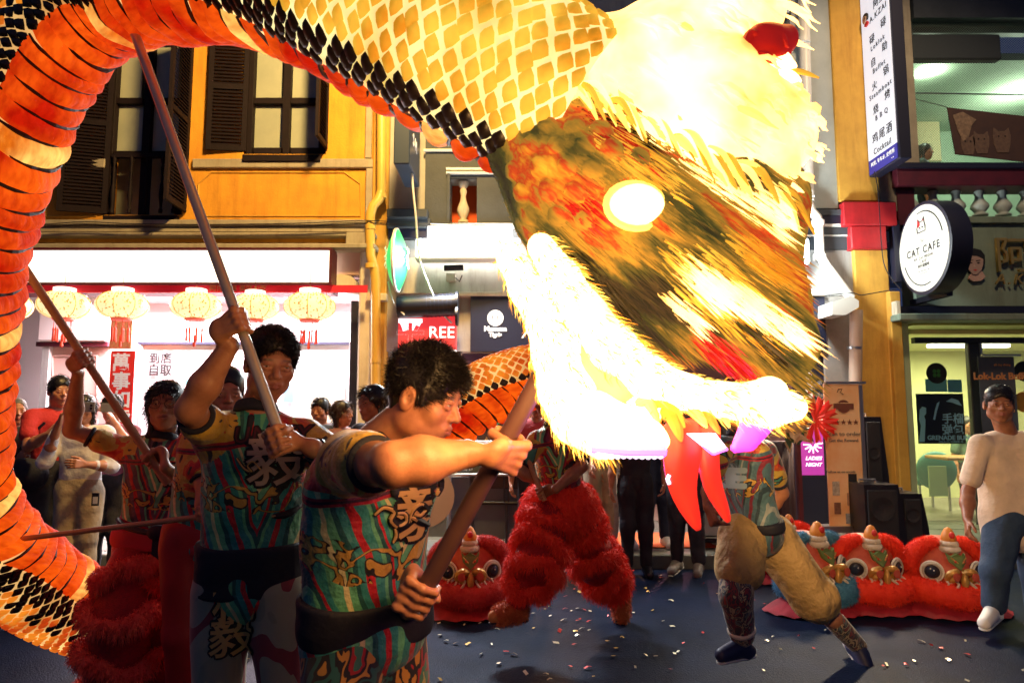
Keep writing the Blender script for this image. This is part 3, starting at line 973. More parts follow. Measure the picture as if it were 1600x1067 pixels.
# confetti on the road
def confetti():
    V = []; F = []
    rng = np.random.default_rng(5)
    n = 0
    pts = [(rng.uniform(-1.6, 3.2), rng.uniform(2.6, 6.6)) for _ in range(230)]
    pts += [(P(700+rng.normal()*35, 940, 5.2)[0], 5.3+rng.normal()*.35) for _ in range(45)]
    pts += [(P(900+rng.normal()*60, 940, 5)[0], 5.2+rng.normal()*.6) for _ in range(40)]
    mats_i = []
    for (x, y) in pts:
        a = rng.uniform(0, 6.28); l = rng.uniform(.008, .024); w = rng.uniform(.005, .012); t = rng.uniform(-.5, .5)
        u = np.array([math.cos(a), math.sin(a), t*.5]); v = np.array([-math.sin(a), math.cos(a), rng.uniform(-.4, .4)])
        c = np.array([x, y, .012]); b = len(V)
        m_ = c+np.array([0, 0, rng.uniform(0, .008)])
        V += [c-u*l-v*w, c-u*l+v*w, m_+v*w, m_-v*w, c+u*l-v*w, c+u*l+v*w]
        F += [[b, b+1, b+2, b+3], [b+3, b+2, b+5, b+4]]
        k = rng.choice([0, 0, 1, 2]); mats_i += [k, k]
    me = mesh_np('confetti', V, F)
    for c in ((.75, .70, .50), (.55, .04, .03), (.70, .45, .10)):
        me.materials.append(mat('confetti_paper', c, rough=.35, metal=.3))
    me.polygons.foreach_set('material_index', mats_i)
    o = link('confetti', me); tag(o, 'small gold, white and red confetti scattered over the dark asphalt', 'confetti', kind='stuff')
confetti()

# ------------------------------------------------------------------ generic pieces
def wall_holes(name, px0, py0, px1, py1, Y, thick, holes, material, parent, pyref=300):
    """plaster wall with real openings; rectangles in pixels at depth Y"""
    X = lambda px, py: P(px, py, Y)[0]
    Z = lambda py: P(800, py, Y)[2]
    hs = [(X(a, (b+d)/2), X(c, (b+d)/2), Z(d), Z(b)) for (a, b, c, d) in holes]
    x0, x1, z0, z1 = X(px0, pyref), X(px1, pyref), Z(py1), Z(py0)
    xs = sorted({x0, x1, *[min(max(v, x0), x1) for h in hs for v in h[:2]]}); zs = sorted({z0, z1, *[min(max(v, z0), z1) for h in hs for v in h[2:]]})
    mb = MB()
    for i in range(len(xs)-1):
        # merge vertical runs to avoid touching faces inside
        run = None
        for j in range(len(zs)-1):
            cx, cz = (xs[i]+xs[i+1])/2, (zs[j]+zs[j+1])/2
            solid = not any(h[0] < cx < h[1] and h[2] < cz < h[3] for h in hs)
            if solid:
                run = [zs[j], zs[j+1]] if run is None else [run[0], zs[j+1]]
            if (not solid or j == len(zs)-2) and run is not None:
                mb.box(xs[i], xs[i+1], Y, Y+thick, run[0], run[1]); run = None
    return mb.build(name, material, parent)

def shutter(hinge_px, py0, py1, out, w, parent, label=None):
    """hinge at pixel on wall Y=8; out = unit vector from hinge to the free edge"""
    h0 = P(hinge_px, py1, 7.985); z1 = P(hinge_px, py0, 7.985)[2]; z0 = h0[2]
    d = nrm((out[0], out[1], 0)); n = np.cross(d, (0, 0, 1)); t = .035
    def slab(mb, a0, a1, b0, b1, n0, n1):
        pts = []
        for (a, b) in ((a0, b0), (a1, b0), (a1, b1), (a0, b1)):
            pts.append(h0+d*a+np.array([0, 0, b])+n*n0)
        mb.poly(pts, n*(n1-n0))
    H = z1-z0; mb = MB(); r = .06
    slab(mb, 0, r, 0, H, 0, t); slab(mb, w-r, w, 0, H, 0, t)
    for (b0, b1) in ((0, r), (H*.5-r/2, H*.5+r/2), (H-r, H)): slab(mb, r, w-r, b0, b1, .001, t-.001)
    o = mb.build('shutter', M_BRWN, parent)
    if label: o['label'] = label
    lo = MB()
    for (b0, b1) in ((r, H*.5-r/2), (H*.5+r/2, H-r)):
        if b0 == r and H > 1.7:
            pass
        nn = int((b1-b0)/.042)
        for i in range(nn):
            c = b0+(i+.5)*(b1-b0)/nn
            p = [h0+d*r+np.array([0, 0, c-.022])+n*.002, h0+d*(w-r)+np.array([0, 0, c-.022])+n*.002,
                 h0+d*(w-r)+np.array([0, 0, c+.018])+n*.030, h0+d*r+np.array([0, 0, c+.018])+n*.030]
            lo.poly(p, n*.005+np.array([0, 0, -.004]))
    s = lo.build('louvre_slats', M_BRWN, o); s['kind'] = 'stuff'
    return o

def baluster_prof(h, r):
    return [(r*.85, 0), (r*.85, h*.06), (r*.5, h*.08), (r*.62, h*.14), (r, h*.28), (r*.95, h*.36), (r*.5, h*.55), (r*.42, h*.66), (r*.6, h*.78), (r*.42, h*.84), (r*.8, h*.92), (r*.85, h*.94), (r*.85, h)]

# ------------------------------------------------------------------ left: yellow shophouse
def left_house():
    b = empty('shophouse', (-4, 8, 0), 'yellow plastered shophouse with dark louvred shutters above a bright lantern-lit shop', 'building')
    W1 = (166, 55, 291, 336); W2 = (384, 40, 512, 241)
    wall_holes('wall', -260, -160, 592, 343, 8.0, .3, [W1, W2, (-200, 60, -100, 336)], M_YEL, b)
    # trims
    bx(-260, 343, 586, 352, 7.86, .4, M_GREYTRIM, 'cornice', b, .01)
    bx(-260, 352, 577, 363, 7.90, .4, M_GREYTRIM, 'cornice', b, .01)
    bx(-260, 363, 586, 369, 7.80, .5, M_GREYTRIM, 'cornice', b, .008)
    bx(-260, 369.5, 540, 379, 7.93, .3, M_YEL, 'frieze', b)
    bx(540, 362, 580, 382, 7.78, .4, M_GREYTRIM, 'bracket', b, .01)
    bx(-260, 380, 586, 388, 7.72, .6, M_GREYTRIM, 'ledge', b, .01)
    bx(300, 248, 584, 262, 7.955, .04, M_GREYTRIM, 'band_moulding', b, .008)
    bx(60, 248, 163, 262, 7.955, .04, M_GREYTRIM, 'band_moulding', b, .008)
    bx(572, 60, 582, 247, 7.955, .04, M_GREYTRIM, 'strip_moulding', b, .006)
    bx(571, 263, 584, 342, 7.955, .04, M_GREYTRIM, 'strip_moulding', b, .006)
    # octagonal panel mouldings
    for (a, c) in ((310, 563), (62, 150)):
        pts = [(a, 338), (a, 288), (a+20, 270), (c-25, 270), (c, 288), (c, 338)]
        mb = MB(); mb.tube([P(x, y, 7.995) for x, y in pts+[pts[0]]], .011, 4)
        mb.build('panel_moulding', M_YEL2, b)
    # windows
    for k, (x0, y0, x1, y1) in enumerate((W1, W2)):
        f = bx(x0, y0, x0+12, y1, 8.03, .12, M_BRWN, 'window', b, .004)
        for (a, c, d, e) in ((x1-12, y0, x1, y1), (x0+12, y0, x1-12, y0+13), ((x0+x1)/2-6, y0+13, (x0+x1)/2+6, y1), (x0+12, 153, (x0+x1)/2-6, 162), ((x0+x1)/2+6, 153, x1-12, 162), (x0+12, y1-10 if k else 236, (x0+x1)/2-6, y1 if k else 244), ((x0+x1)/2+6, y1-10 if k else 236, x1-12, y1 if k else 244)):
            bx(a, c, d, e, 8.05, .09, M_BRWN, 'frame', f, .003)
        for (a, c) in ((x0+12, (x0+x1)/2-6), ((x0+x1)/2+6, x1-12)):
            for (d, e) in ((y0+13, 153), (162, 236 if not k else y1-10)):
                bx(a, d, c, e, 8.12, .006, M_GLASS, 'pane', f)
        bx(x0+2, y0, x1-2, y1, 8.42, .02, M_CURT, 'curtain', f)
        bx(x0-6, y1+.5, x1-12 if k else x1-15, y1+11, 7.93, .09, M_BRWN, 'sill', f, .006)
        if k == 0:
            z0 = P(230, 334, 8.04)[2]; z1 = P(230, 246, 8.04)[2]
            bx(x0+8, 240, x1-8, 246, 7.99, .05, M_BRWN, 'rail', f, .004)
            for px in (176, 203, 228, 252, 272):
                mb = MB().lathe(baluster_prof(z1-z0, .028), (P(px, 290, 8.0)[0], 8.01, z0), 10); mb.build('baluster', M_BRWN, f, True)
    shutter(166, 58, 334, (-1, -.28), .53, b); shutter(291, 58, 332, (.06, -1), .54, b)
    shutter(384, 40, 236, (-1, -.12), .47, b); shutter(512, 40, 233, (.0, -1), .42, b)
    # five-foot-way: white pillar with curved bracket and ochre pillar
    bx(557, 388.5, 577, 842, 7.9, .4, M_CREAM, 'pillar', b, .02)
    pts = [P(x, y, 7.86) for x, y in ((520, 430), (532, 428), (548, 431), (556, 440), (556, 455), (536, 452), (520, 448))]
    MB().poly(pts, (0, .3, 0)).build('bracket', M_CREAM, b)
    bx(577.3, 120, 603, 842, 7.93, .45, M_YEL2, 'corner_pillar', b, .015)
    bx(572, 458, 604, 470, 7.82, .09, M_CREAM, 'pillar_band', b, .008)
    bx(516, 389, 576, 429, 7.95, .3, M_PINKD, 'side_panel', b)
    # shop room
    zc = P(300, 456, 8)[2]; xl, xr = P(-420, 600, 8)[0], P(552, 600, 8)[0]
    wm = mat('shop_white_wall', (.80, .72, .72), rough=.6)
    MB().box(xl, xr+.0, 9.9, 10.05, .136, zc+.3).build('back_wall', wm, b)
    MB().box(xr-.0, xr+.12, 8.35, 10.05, .136, zc+.3).build('room_side_wall', wm, b)
    MB().box(xl, xr, 8.35, 9.9, zc+.15, zc+.3).build('room_ceiling', wm, b)
    bx(544, 470, 555, 842, 7.97, .2, M_NAVY, 'door_post', b, .004)
    # fascia above the opening behind the lightbox
    bx(-260, 388.5, 516, 456, 8.02, .4, M_MAROON, 'fascia', b)
    # doors and shop furniture on the back wall
    d = bx(68, 540, 166, 842, 9.3, .06, M_PINKD, 'shop_door', b, .01)
    for (x0, y0, x1, y1) in ((82, 556, 152, 640), (82, 655, 152, 800)):
        mb = MB(); mb.tube([P(x, y, 9.29) for x, y in ((x0, y0), (x1, y0), (x1, y1), (x0, y1), (x0, y0))], .012, 4); mb.build('panel_moulding', M_PINKD, d)
    bx(60, 455, 167, 533, 9.15, .3, wm, 'shutter_box', b, .02)
    bx(56, 534, 168, 541, 9.2, .12, M_MAROON, 'door_frame', b); bx(56, 541, 67, 842, 9.22, .12, M_GREYW, 'door_frame', b)
    bx(211, 536, 215, 842, 9.2, .08, M_GREYW, 'mullion', b); bx(380, 536, 384, 842, 9.2, .08, M_GREYW, 'mullion', b)
    bx(215, 534, 545, 538, 9.18, .1, M_NAVY, 'transom', b)
    bx(216, 538, 379, 842, 9.24, .012, mat('frosted_panel', (.62, .66, .68), rough=.3), 'pane', b)
    bx(385, 538, 543, 842, 9.24, .012, MATS['frosted_panel'], 'pane', b)
    bx(290, 552, 294, 600, 9.17, .01, mat('teal_tape', (.1, .4, .42)), 'tape', b); bx(348, 555, 351, 600, 9.17, .01, MATS['teal_tape'], 'tape', b)
    bx(443, 600, 458, 628, 9.2, .015, mat('blue_poster', (.12, .3, .5)), 'notice', b)
    bx(485, 590, 538, 660, 9.2, .02, mat('shelf_cream', (.6, .55, .4)), 'notice', b)
    t = flat_text('到店\n自取', 250, 570, 9.22, 19, INK, b, offset=.004)
    t['label'] = 'dark pick-up notice in four characters'
    for i, (px, col) in enumerate(((374, (.6, .2, .45)), (372, (.55, .15, .3)))):
        bx(px-3, 565+i*24, px+3, 580+i*24, 9.2, .01, mat('pink_tag', col), 'notice', b)
    # lamps
    for x in (-5.0, -3.8, -2.6):
        MB().box(x-.45, x+.45, 9.0, 9.12, zc+.08, zc+.13, .01).build('ceiling_tube_light', G_COOL, b)
    lamp('shop_ceiling_light', 'AREA', (-3.8, 8.95, zc+.04), 900, (1.0, .82, .86), 3.2, .5, aim=(-3.8, 8.95, 0))
    return b
left_house()

def left_signs():
    s = empty('fascia_sign', (-3.9, 7.6, 3.2), 'long blank glowing white light box above the lantern-hung shopfront', 'sign')
    bx(-160, 391, 514, 441, 7.62, .2, G_WARM, 'light_panel', s)
    for (a, c, d, e) in ((-160, 387, 518, 391, ), (-160, 441, 518, 444.5), (514, 391, 518, 441)):
        bx(a, c, d, e, 7.60, .24, M_MAROON, 'frame', s)
    r = empty('red_banner', (-3.9, 7.6, 3), 'narrow red banner with faint gold writing under the white light box', 'banner')
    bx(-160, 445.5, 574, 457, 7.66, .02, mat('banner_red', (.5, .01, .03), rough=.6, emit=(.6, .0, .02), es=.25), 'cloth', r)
    flat_text('阿伟茶餐 美味小吃', 372, 451, 7.655, 11, M_GOLD, r); 
    # couplet scroll
    c = empty('couplet_scroll', P(189, 665, 8.6), 'tall red paper scroll with white brushed characters beside the door', 'scroll')
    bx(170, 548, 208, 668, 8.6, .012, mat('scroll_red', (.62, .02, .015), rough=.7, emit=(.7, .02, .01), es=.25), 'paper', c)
    for i, ch in enumerate('萬事如意'):
        flat_text(ch, 189, 568+29*i, 8.596, 29, PRW, c, offset=.006)
    bx(172, 495, 206, 545, 8.6, .012, mat('scroll_gold', (.65, .5, .2), rough=.6, c2=(.7, .1, .1), nscale=40), 'paper_cutting', c)
left_signs()

def lantern(px, py, Y, sc=1.0, first=None, label=''):
    c = P(px, py, Y)
    if first is not None:
        r = copy_tree(first)
        for o in (r,): pass
        r.location = c; r.scale = (sc, sc, sc); r['label'] = label
        return r
    r = empty('lantern', (0, 0, 0), label, 'lantern', 'pale gold palace lanterns hung in a row over the shopfront')
    w, h = .27, .155
    prof = [(w*math.sin(t)**.8 if 0 < t < math.pi else .09, -h*math.cos(t)) for t in np.linspace(0.22, math.pi-.22, 13)]
    MB().lathe(prof, (0, 0, 0), 24).build('shade', G_LANT, r, True)
    for i in range(8):
        a = 2*math.pi*i/8+.2
        MB().tube([(rr*1.02*math.cos(a), rr*1.02*math.sin(a), z) for rr, z in prof], .005, 4).build('rib', G_LRIB, r)
    # paper flower ornaments
    mb = MB(); rng = np.random.default_rng(2)
    for i in range(330):
        a = rng.uniform(0, 6.28); k = rng.integers(1, 12); rr, z = prof[k]; rr *= 1.03; z += rng.uniform(-.012, .012)
        p = np.array([rr*math.cos(a), rr*math.sin(a), z]); t = np.array([-math.sin(a), math.cos(a), 0]); s_ = rng.uniform(.008, .018); th = rng.uniform(0, 3)
        u = t*math.cos(th)+np.array([0, 0, math.sin(th)]); v = -t*math.sin(th)+np.array([0, 0, math.cos(th)])
        mb.add([p+u*s_, p+v*s_*.5, p-u*s_, p-v*s_*.5], [(0, 1, 2, 3)])
    m = mb.build('flower_print', G_LORN, r); m['kind'] = 'stuff'
    MB().lathe([(.10, h*.93), (.115, h*.93+.015), (.115, h*.93+.05), (.10, h*.93+.055)], (0, 0, 0), 20).build('top_cap', G_LCAP, r, True)
    MB().lathe([(.10, -h*.93-.03), (.11, -h*.93-.02), (.11, -h*.93+.005), (.10, -h*.93+.01)], (0, 0, 0), 20).build('bottom_cap', G_LRED, r, True)
    MB().tube([(0, 0, h), (0, 0, h+.22)], .005, 5).build('cord', M_GOLD, r)
    for i in range(7):
        a = 2*math.pi*i/7; x, y = .085*math.cos(a), .085*math.sin(a)
        mb = MB(); mb.cyl((x, y, -h-.02), (x, y, -h-.12), .0035, n=5); mb.lathe([(.006, 0), (.013, -.02), (.010, -.05), (.014, -.15), (.004, -.16)], (x, y, -h-.10), 7)
        mb.build('tassel', G_LTAS, r)
    MB().lathe([(.006, 0), (.012, -.02), (.012, -.06), (.018, -.13), (.004, -.14)], (0, 0, -h-.18), 8).build('tassel', G_LTAS, r)
    r.location = c; r.scale = (sc, sc, sc)
    return r
G_LANT = glow('lantern_glow', (1, .76, .38), 1.15, (.8, .6, .3))
G_LRIB = glow('lantern_rib', (.9, .45, .08), .55, (.6, .35, .1))
G_LORN = glow('lantern_flower', (.75, .28, .05), .35, (.5, .25, .05))
G_LCAP = glow('lantern_cap_glow', (1, .85, .8), 1.6, (.8, .7, .6))
G_LRED = glow('lantern_bottom_red', (.9, .12, .08), .6, (.5, .1, .05))
G_LTAS = mat('lantern_tassel', (.60, .05, .02), rough=.7, emit=(.6, .06, .02), es=.3)
L0 = lantern(100, 477, 7.62, label='lantern hanging left of the red scroll, over the pale door')
for px, py, sc, lb in ((191, 477, 1, 'lantern hanging directly above the red paper scroll'), (306, 478, .98, 'lantern in line above the pick-up notice, red tassels dangling'),
                       (398, 480, .95, 'lantern partly behind the raised fist and steel pole'), (484, 479, 1.02, 'lantern closest to the black door post and white pillar'), (8, 478, 1, 'lantern mostly hidden behind the glowing dragon body')):
    lantern(px, py, 7.62, sc, L0, lb)

# ------------------------------------------------------------------ yellow downpipe and cables
def pipes():
    p = empty('yellow_downpipe', P(592, 300, 7.8), 'yellow painted downpipe with an offset bend between the two houses', 'pipe')
    MB().tube([P(597, -80, 7.8), P(596, 300, 7.8)], .055, 14).build('pipe', M_YPIPE, p, True)
    MB().tube([P(596, 300, 7.8), P(592, 312, 7.78), P(583, 322, 7.76), P(579, 335, 7.76), P(578, 350, 7.76), P(579, 400, 7.76), P(585, 420, 7.78), P(587, 440, 7.8), P(587, 700, 7.8), P(586, 842, 7.8)], .055, 14).build('pipe', M_YPIPE, p, True)
    for y in (120, 303, 352, 412, 560):
        x = 596 if y < 310 else 579 if y < 415 else 587
        a, b_ = P(x, y, 7.8 if y < 310 or y > 415 else 7.76), P(x, y+7, 7.8 if y < 310 or y > 415 else 7.76)
        MB().cyl(a, b_, .062, n=14).build('joint_collar', M_YPIPE, p, True)
    w = empty('white_downpipe', P(1262, 300, 7.8), 'white downpipe jogging beside the red cornice then slanting into a box', 'pipe')
    MB().tube([P(1254, -80, 7.8), P(1263, 315, 7.8)], .065, 14).build('pipe', M_WHITEP, w, True)
    MB().tube([P(1263, 315, 7.8), P(1268, 330, 7.77), P(1277, 340, 7.75), P(1279, 350, 7.75), P(1281, 398, 7.75), P(1290, 414, 7.75), P(1330, 466, 7.75)], .052, 14).build('pipe', M_WHITEP, w, True)
    MB().tube([P(1338, 485, 7.75), P(1333, 842, 7.75)], .07, 14).build('pipe', mat('pinkish_pipe', (.45, .33, .26), rough=.5), w, True)
    for (x, y) in ((1256, 60), (1262, 300), (1278, 345), (1281, 398)):
        MB().cyl(P(x, y, 7.77), P(x+.3, y+8, 7.77), .073, n=14).build('joint_collar', M_WHITEP, w, True)
    for (x, y) in ((1335, 542),): MB().cyl(P(x, y, 7.75), P(x, y+4, 7.75), .08, n=14).build('clamp', M_STEEL, w, True)
    pts = [P(x, y, Y) for x, y, Y in ((1300, 492, 7.55), (1300, 472, 7.55), (1330, 462, 7.55), (1342, 470, 7.55), (1342, 480, 7.55), (1322, 492, 7.55))]
    MB().poly(pts, (0, .35, 0)).build('junction_box', M_WHITEP, w)
    lamp('wall_box_fill', 'SPOT', P(1318, 497, 7.35), 420, (1.0, .74, .45), .12, aim=P(1330, 900, 5.9), spot=rad(110))  # spot added below the box to brighten banner, speakers and lion heads
    c = empty('white_cable', P(690, 400, 7.3), 'white cable drooping from the black hanging sign past the floodlit panel', 'cable')
    MB().tube(catmull([P(x, y, 7.2+.002*abs(y-300)) for x, y in ((643, 200), (644, 275), (650, 340), (655, 400), (672, 450), (690, 487), (706, 505))], 6), .012, 6).build('wire', M_WHITEP, c, True)
    MB().tube(catmull([P(x, y, 7.5) for x, y in ((606, 440), (612, 465), (620, 480), (632, 492))], 6), .010, 6).build('wire', M_WHITEP, c, True)
    k = empty('wall_cables', P(300, 350, 7.75), 'thin black cables sagging along the grey cornice of the yellow house', 'cable')
    for i, d in enumerate((0, 3, 5)):
        MB().tube(catmull([P(x, y+d, 7.70+.01*i) for x, y in ((-50, 352), (60, 351), (130, 347), (210, 350), (330, 351), (470, 349), (560, 345), (600, 346), (760, 352))], 5), .006, 5).build('wire', M_BLACKP, k)
    e = empty('black_cable', P(1375, 400, 7.6), 'thin black cable hanging down the ochre pillar by the round sign', 'cable')
    MB().tube(catmull([P(x, y, 7.68) for x, y in ((1366, 268), (1372, 300), (1378, 390), (1384, 420), (1398, 442), (1410, 455))], 5), .006, 5).build('wire', M_BLACKP, e)
    MB().tube(catmull([P(x, y, 7.66) for x, y in ((1290, 462), (1330, 458), (1345, 461), (1365, 458), (1400, 452))], 5), .006, 5).build('wire', M_BLACKP, e)
pipes()

# ------------------------------------------------------------------ centre: grey shophouse
def centre_house():
    b = empty('shophouse', (1.5, 8, 0), 'grey shophouse with charcoal mouldings behind the dragon head, open restaurant below', 'building')
    wall_holes('wall', 603.3, -160, 1300, 549, 8.02, .3, [(703, 278, 745, 348)], M_GREYW, b)
    wall_holes('charcoal_panel', 664, 60, 1236, 352, 7.965, .05, [(703, 278, 745, 348)], M_DARKW, b)
    for (y0, y1, Yf) in ((233, 236, 7.93), (262, 265, 7.92), (268, 271, 7.92)):
        bx(662 if y0 < 240 else 697, y0, 1236 if y0 < 240 else 790, y1, Yf, .05, M_WHITE, 'white_moulding', b)
    bx(698, 272, 703, 350, 7.93, .1, M_DARKW, 'niche_frame', b, .004)
    bx(600, 276, 800, 349, 8.4, .02, mat('orange_backing', (.60, .08, .01), rough=.8), 'niche_backing', b)
    z0 = P(722, 345, 8)[2]; z1 = P(722, 281, 8)[2]
    for px in (724,):
        MB().lathe(baluster_prof(z1-z0, .075), (P(px, 310, 8.1)[0], 8.1, z0), 18).build('baluster', M_CREAM, b, True)
    bx(604, 326, 668, 340, 7.80, .25, M_DARKW, 'cornice_block', b, .01); bx(604, 340.5, 672, 356, 7.86, .2, M_DARKW, 'cornice_block', b, .01); bx(606, 356.5, 668, 372, 7.9, .15, M_NAVY, 'cornice_block', b, .01)
    bx(672.5, 349, 1236, 353, 7.85, .15, M_WHITE, 'white_moulding', b)
    # top of the picture
    bx(1020, -60, 1236, 8, 7.93, .1, M_GREYTRIM, 'upper_wall_band', b); bx(1020, 9, 1236, 16, 7.84, .18, M_WHITE, 'white_moulding', b, .005); bx(1020, 17, 1236, 26, 7.9, .1, M_NAVY, 'dark_moulding', b)
    # base of upper floor
    bx(620, 403, 850, 458, 7.94, .08, M_CREAM, 'beam_face', b); bx(700, 456, 1290, 462, 7.86, .2, M_CREAM, 'beam_ledge', b, .008)
    # right pilaster with banded cornice
    bx(1236, -160, 1299, 326, 7.9, .2, mat('blue_grey_pilaster', (.40, .43, .42), rough=.8, c2=(.32, .35, .35), nscale=4), 'pilaster', b, .006)
    for i, (y0, y1, m) in enumerate(((327, 336, M_DARKW), (336.5, 349, M_NAVY), (349.5, 354, M_WHITE), (354.5, 366, M_DARKW), (366.5, 369, M_WHITE), (369.5, 390, M_DARKW))):
        bx(1238, y0, 1330-i, y1, 7.84+.012*i, .2, m, 'cornice_band', b, .004)
    bx(1236, 390.5, 1340, 462, 7.93, .1, M_GREYW, 'wall_panel', b)
    bx(1292, 462.5, 1346, 842, 7.93, .35, mat('warm_grey_pier', (.30, .27, .25), rough=.8, c2=(.22, .2, .19), nscale=5), 'pier', b, .01)
    # restaurant room
    zc = P(900, 549, 8)[2]
    dk = mat('restaurant_wall', (.10, .065, .05), rough=.8, c2=(.05, .035, .03), nscale=2)
    MB().box(P(603, 700, 8)[0], P(1291, 700, 8)[0], 11.6, 11.75, .136, 3.4).build('back_wall', dk, b)
    MB().box(P(603, 700, 8)[0]+.01, P(1291, 700, 8)[0], 8.33, 11.6, 2.75, 2.9).build('room_ceiling', M_GREYW, b)
    MB().box(P(603.5, 700, 8)[0], P(615, 700, 8)[0], 8.36, 11.6, .136, 2.74).build('room_side_wall', mat('teal_wall', (.25, .33, .30), rough=.7), b)
    MB().box(P(1291, 700, 8)[0]-.1, P(1291, 700, 8)[0], 8.36, 11.6, .136, 2.74).build('room_side_wall', dk, b)
    bx(604, 549.5, 720, 842, 8.12, .1, M_GREYW, 'pier', b)
    bx(722, 551, 850, 640, 8.06, .05, mat('dark_purple_panel', (.05, .02, .05), rough=.4), 'window_panel', b)
    bx(722, 549.5, 1290, 552, 8.0, .1, M_STEEL, 'frame_strip', b)
    # shelves with small goods in the back of the restaurant
    for i in range(3):
        MB().box(-.7, .9, 11.2, 11.5, .9+.45*i, .93+.45*i).build('shelf', M_WOOD, b)
    rng = np.random.default_rng(3)
    for i in range(3):
        for j in range(9):
            c = rng.uniform(.1, .7, 3)*np.array([1, .6, .4]); x = -.6+j*.17+rng.uniform(-.02, .02); h = rng.uniform(.12, .26)
            m = mat('bottle_glaze', tuple(c), rough=.3)
            MB().lathe([(.035, 0), (.04, .01), (.04, h*.6), (.015, h*.75), (.015, h)], (x, 11.35, .93+.45*i), 10).build('bottle', m, b, True)
    for (x, y, c) in ((.9, 9.4, (1, .55, .3)), (2.4, 9.0, (1, .40, .55)), (-.3, 9.6, (1, .6, .35))):
        MB().sphere((x, y, 2.45), .07, 12, 8).build('pendant_lamp', glow('pendant_glow', (1, .6, .3), 6), b, True)
        lamp('restaurant_light', 'POINT', (x, y, 2.3), 90, c, .08)
    return b
centre_house()

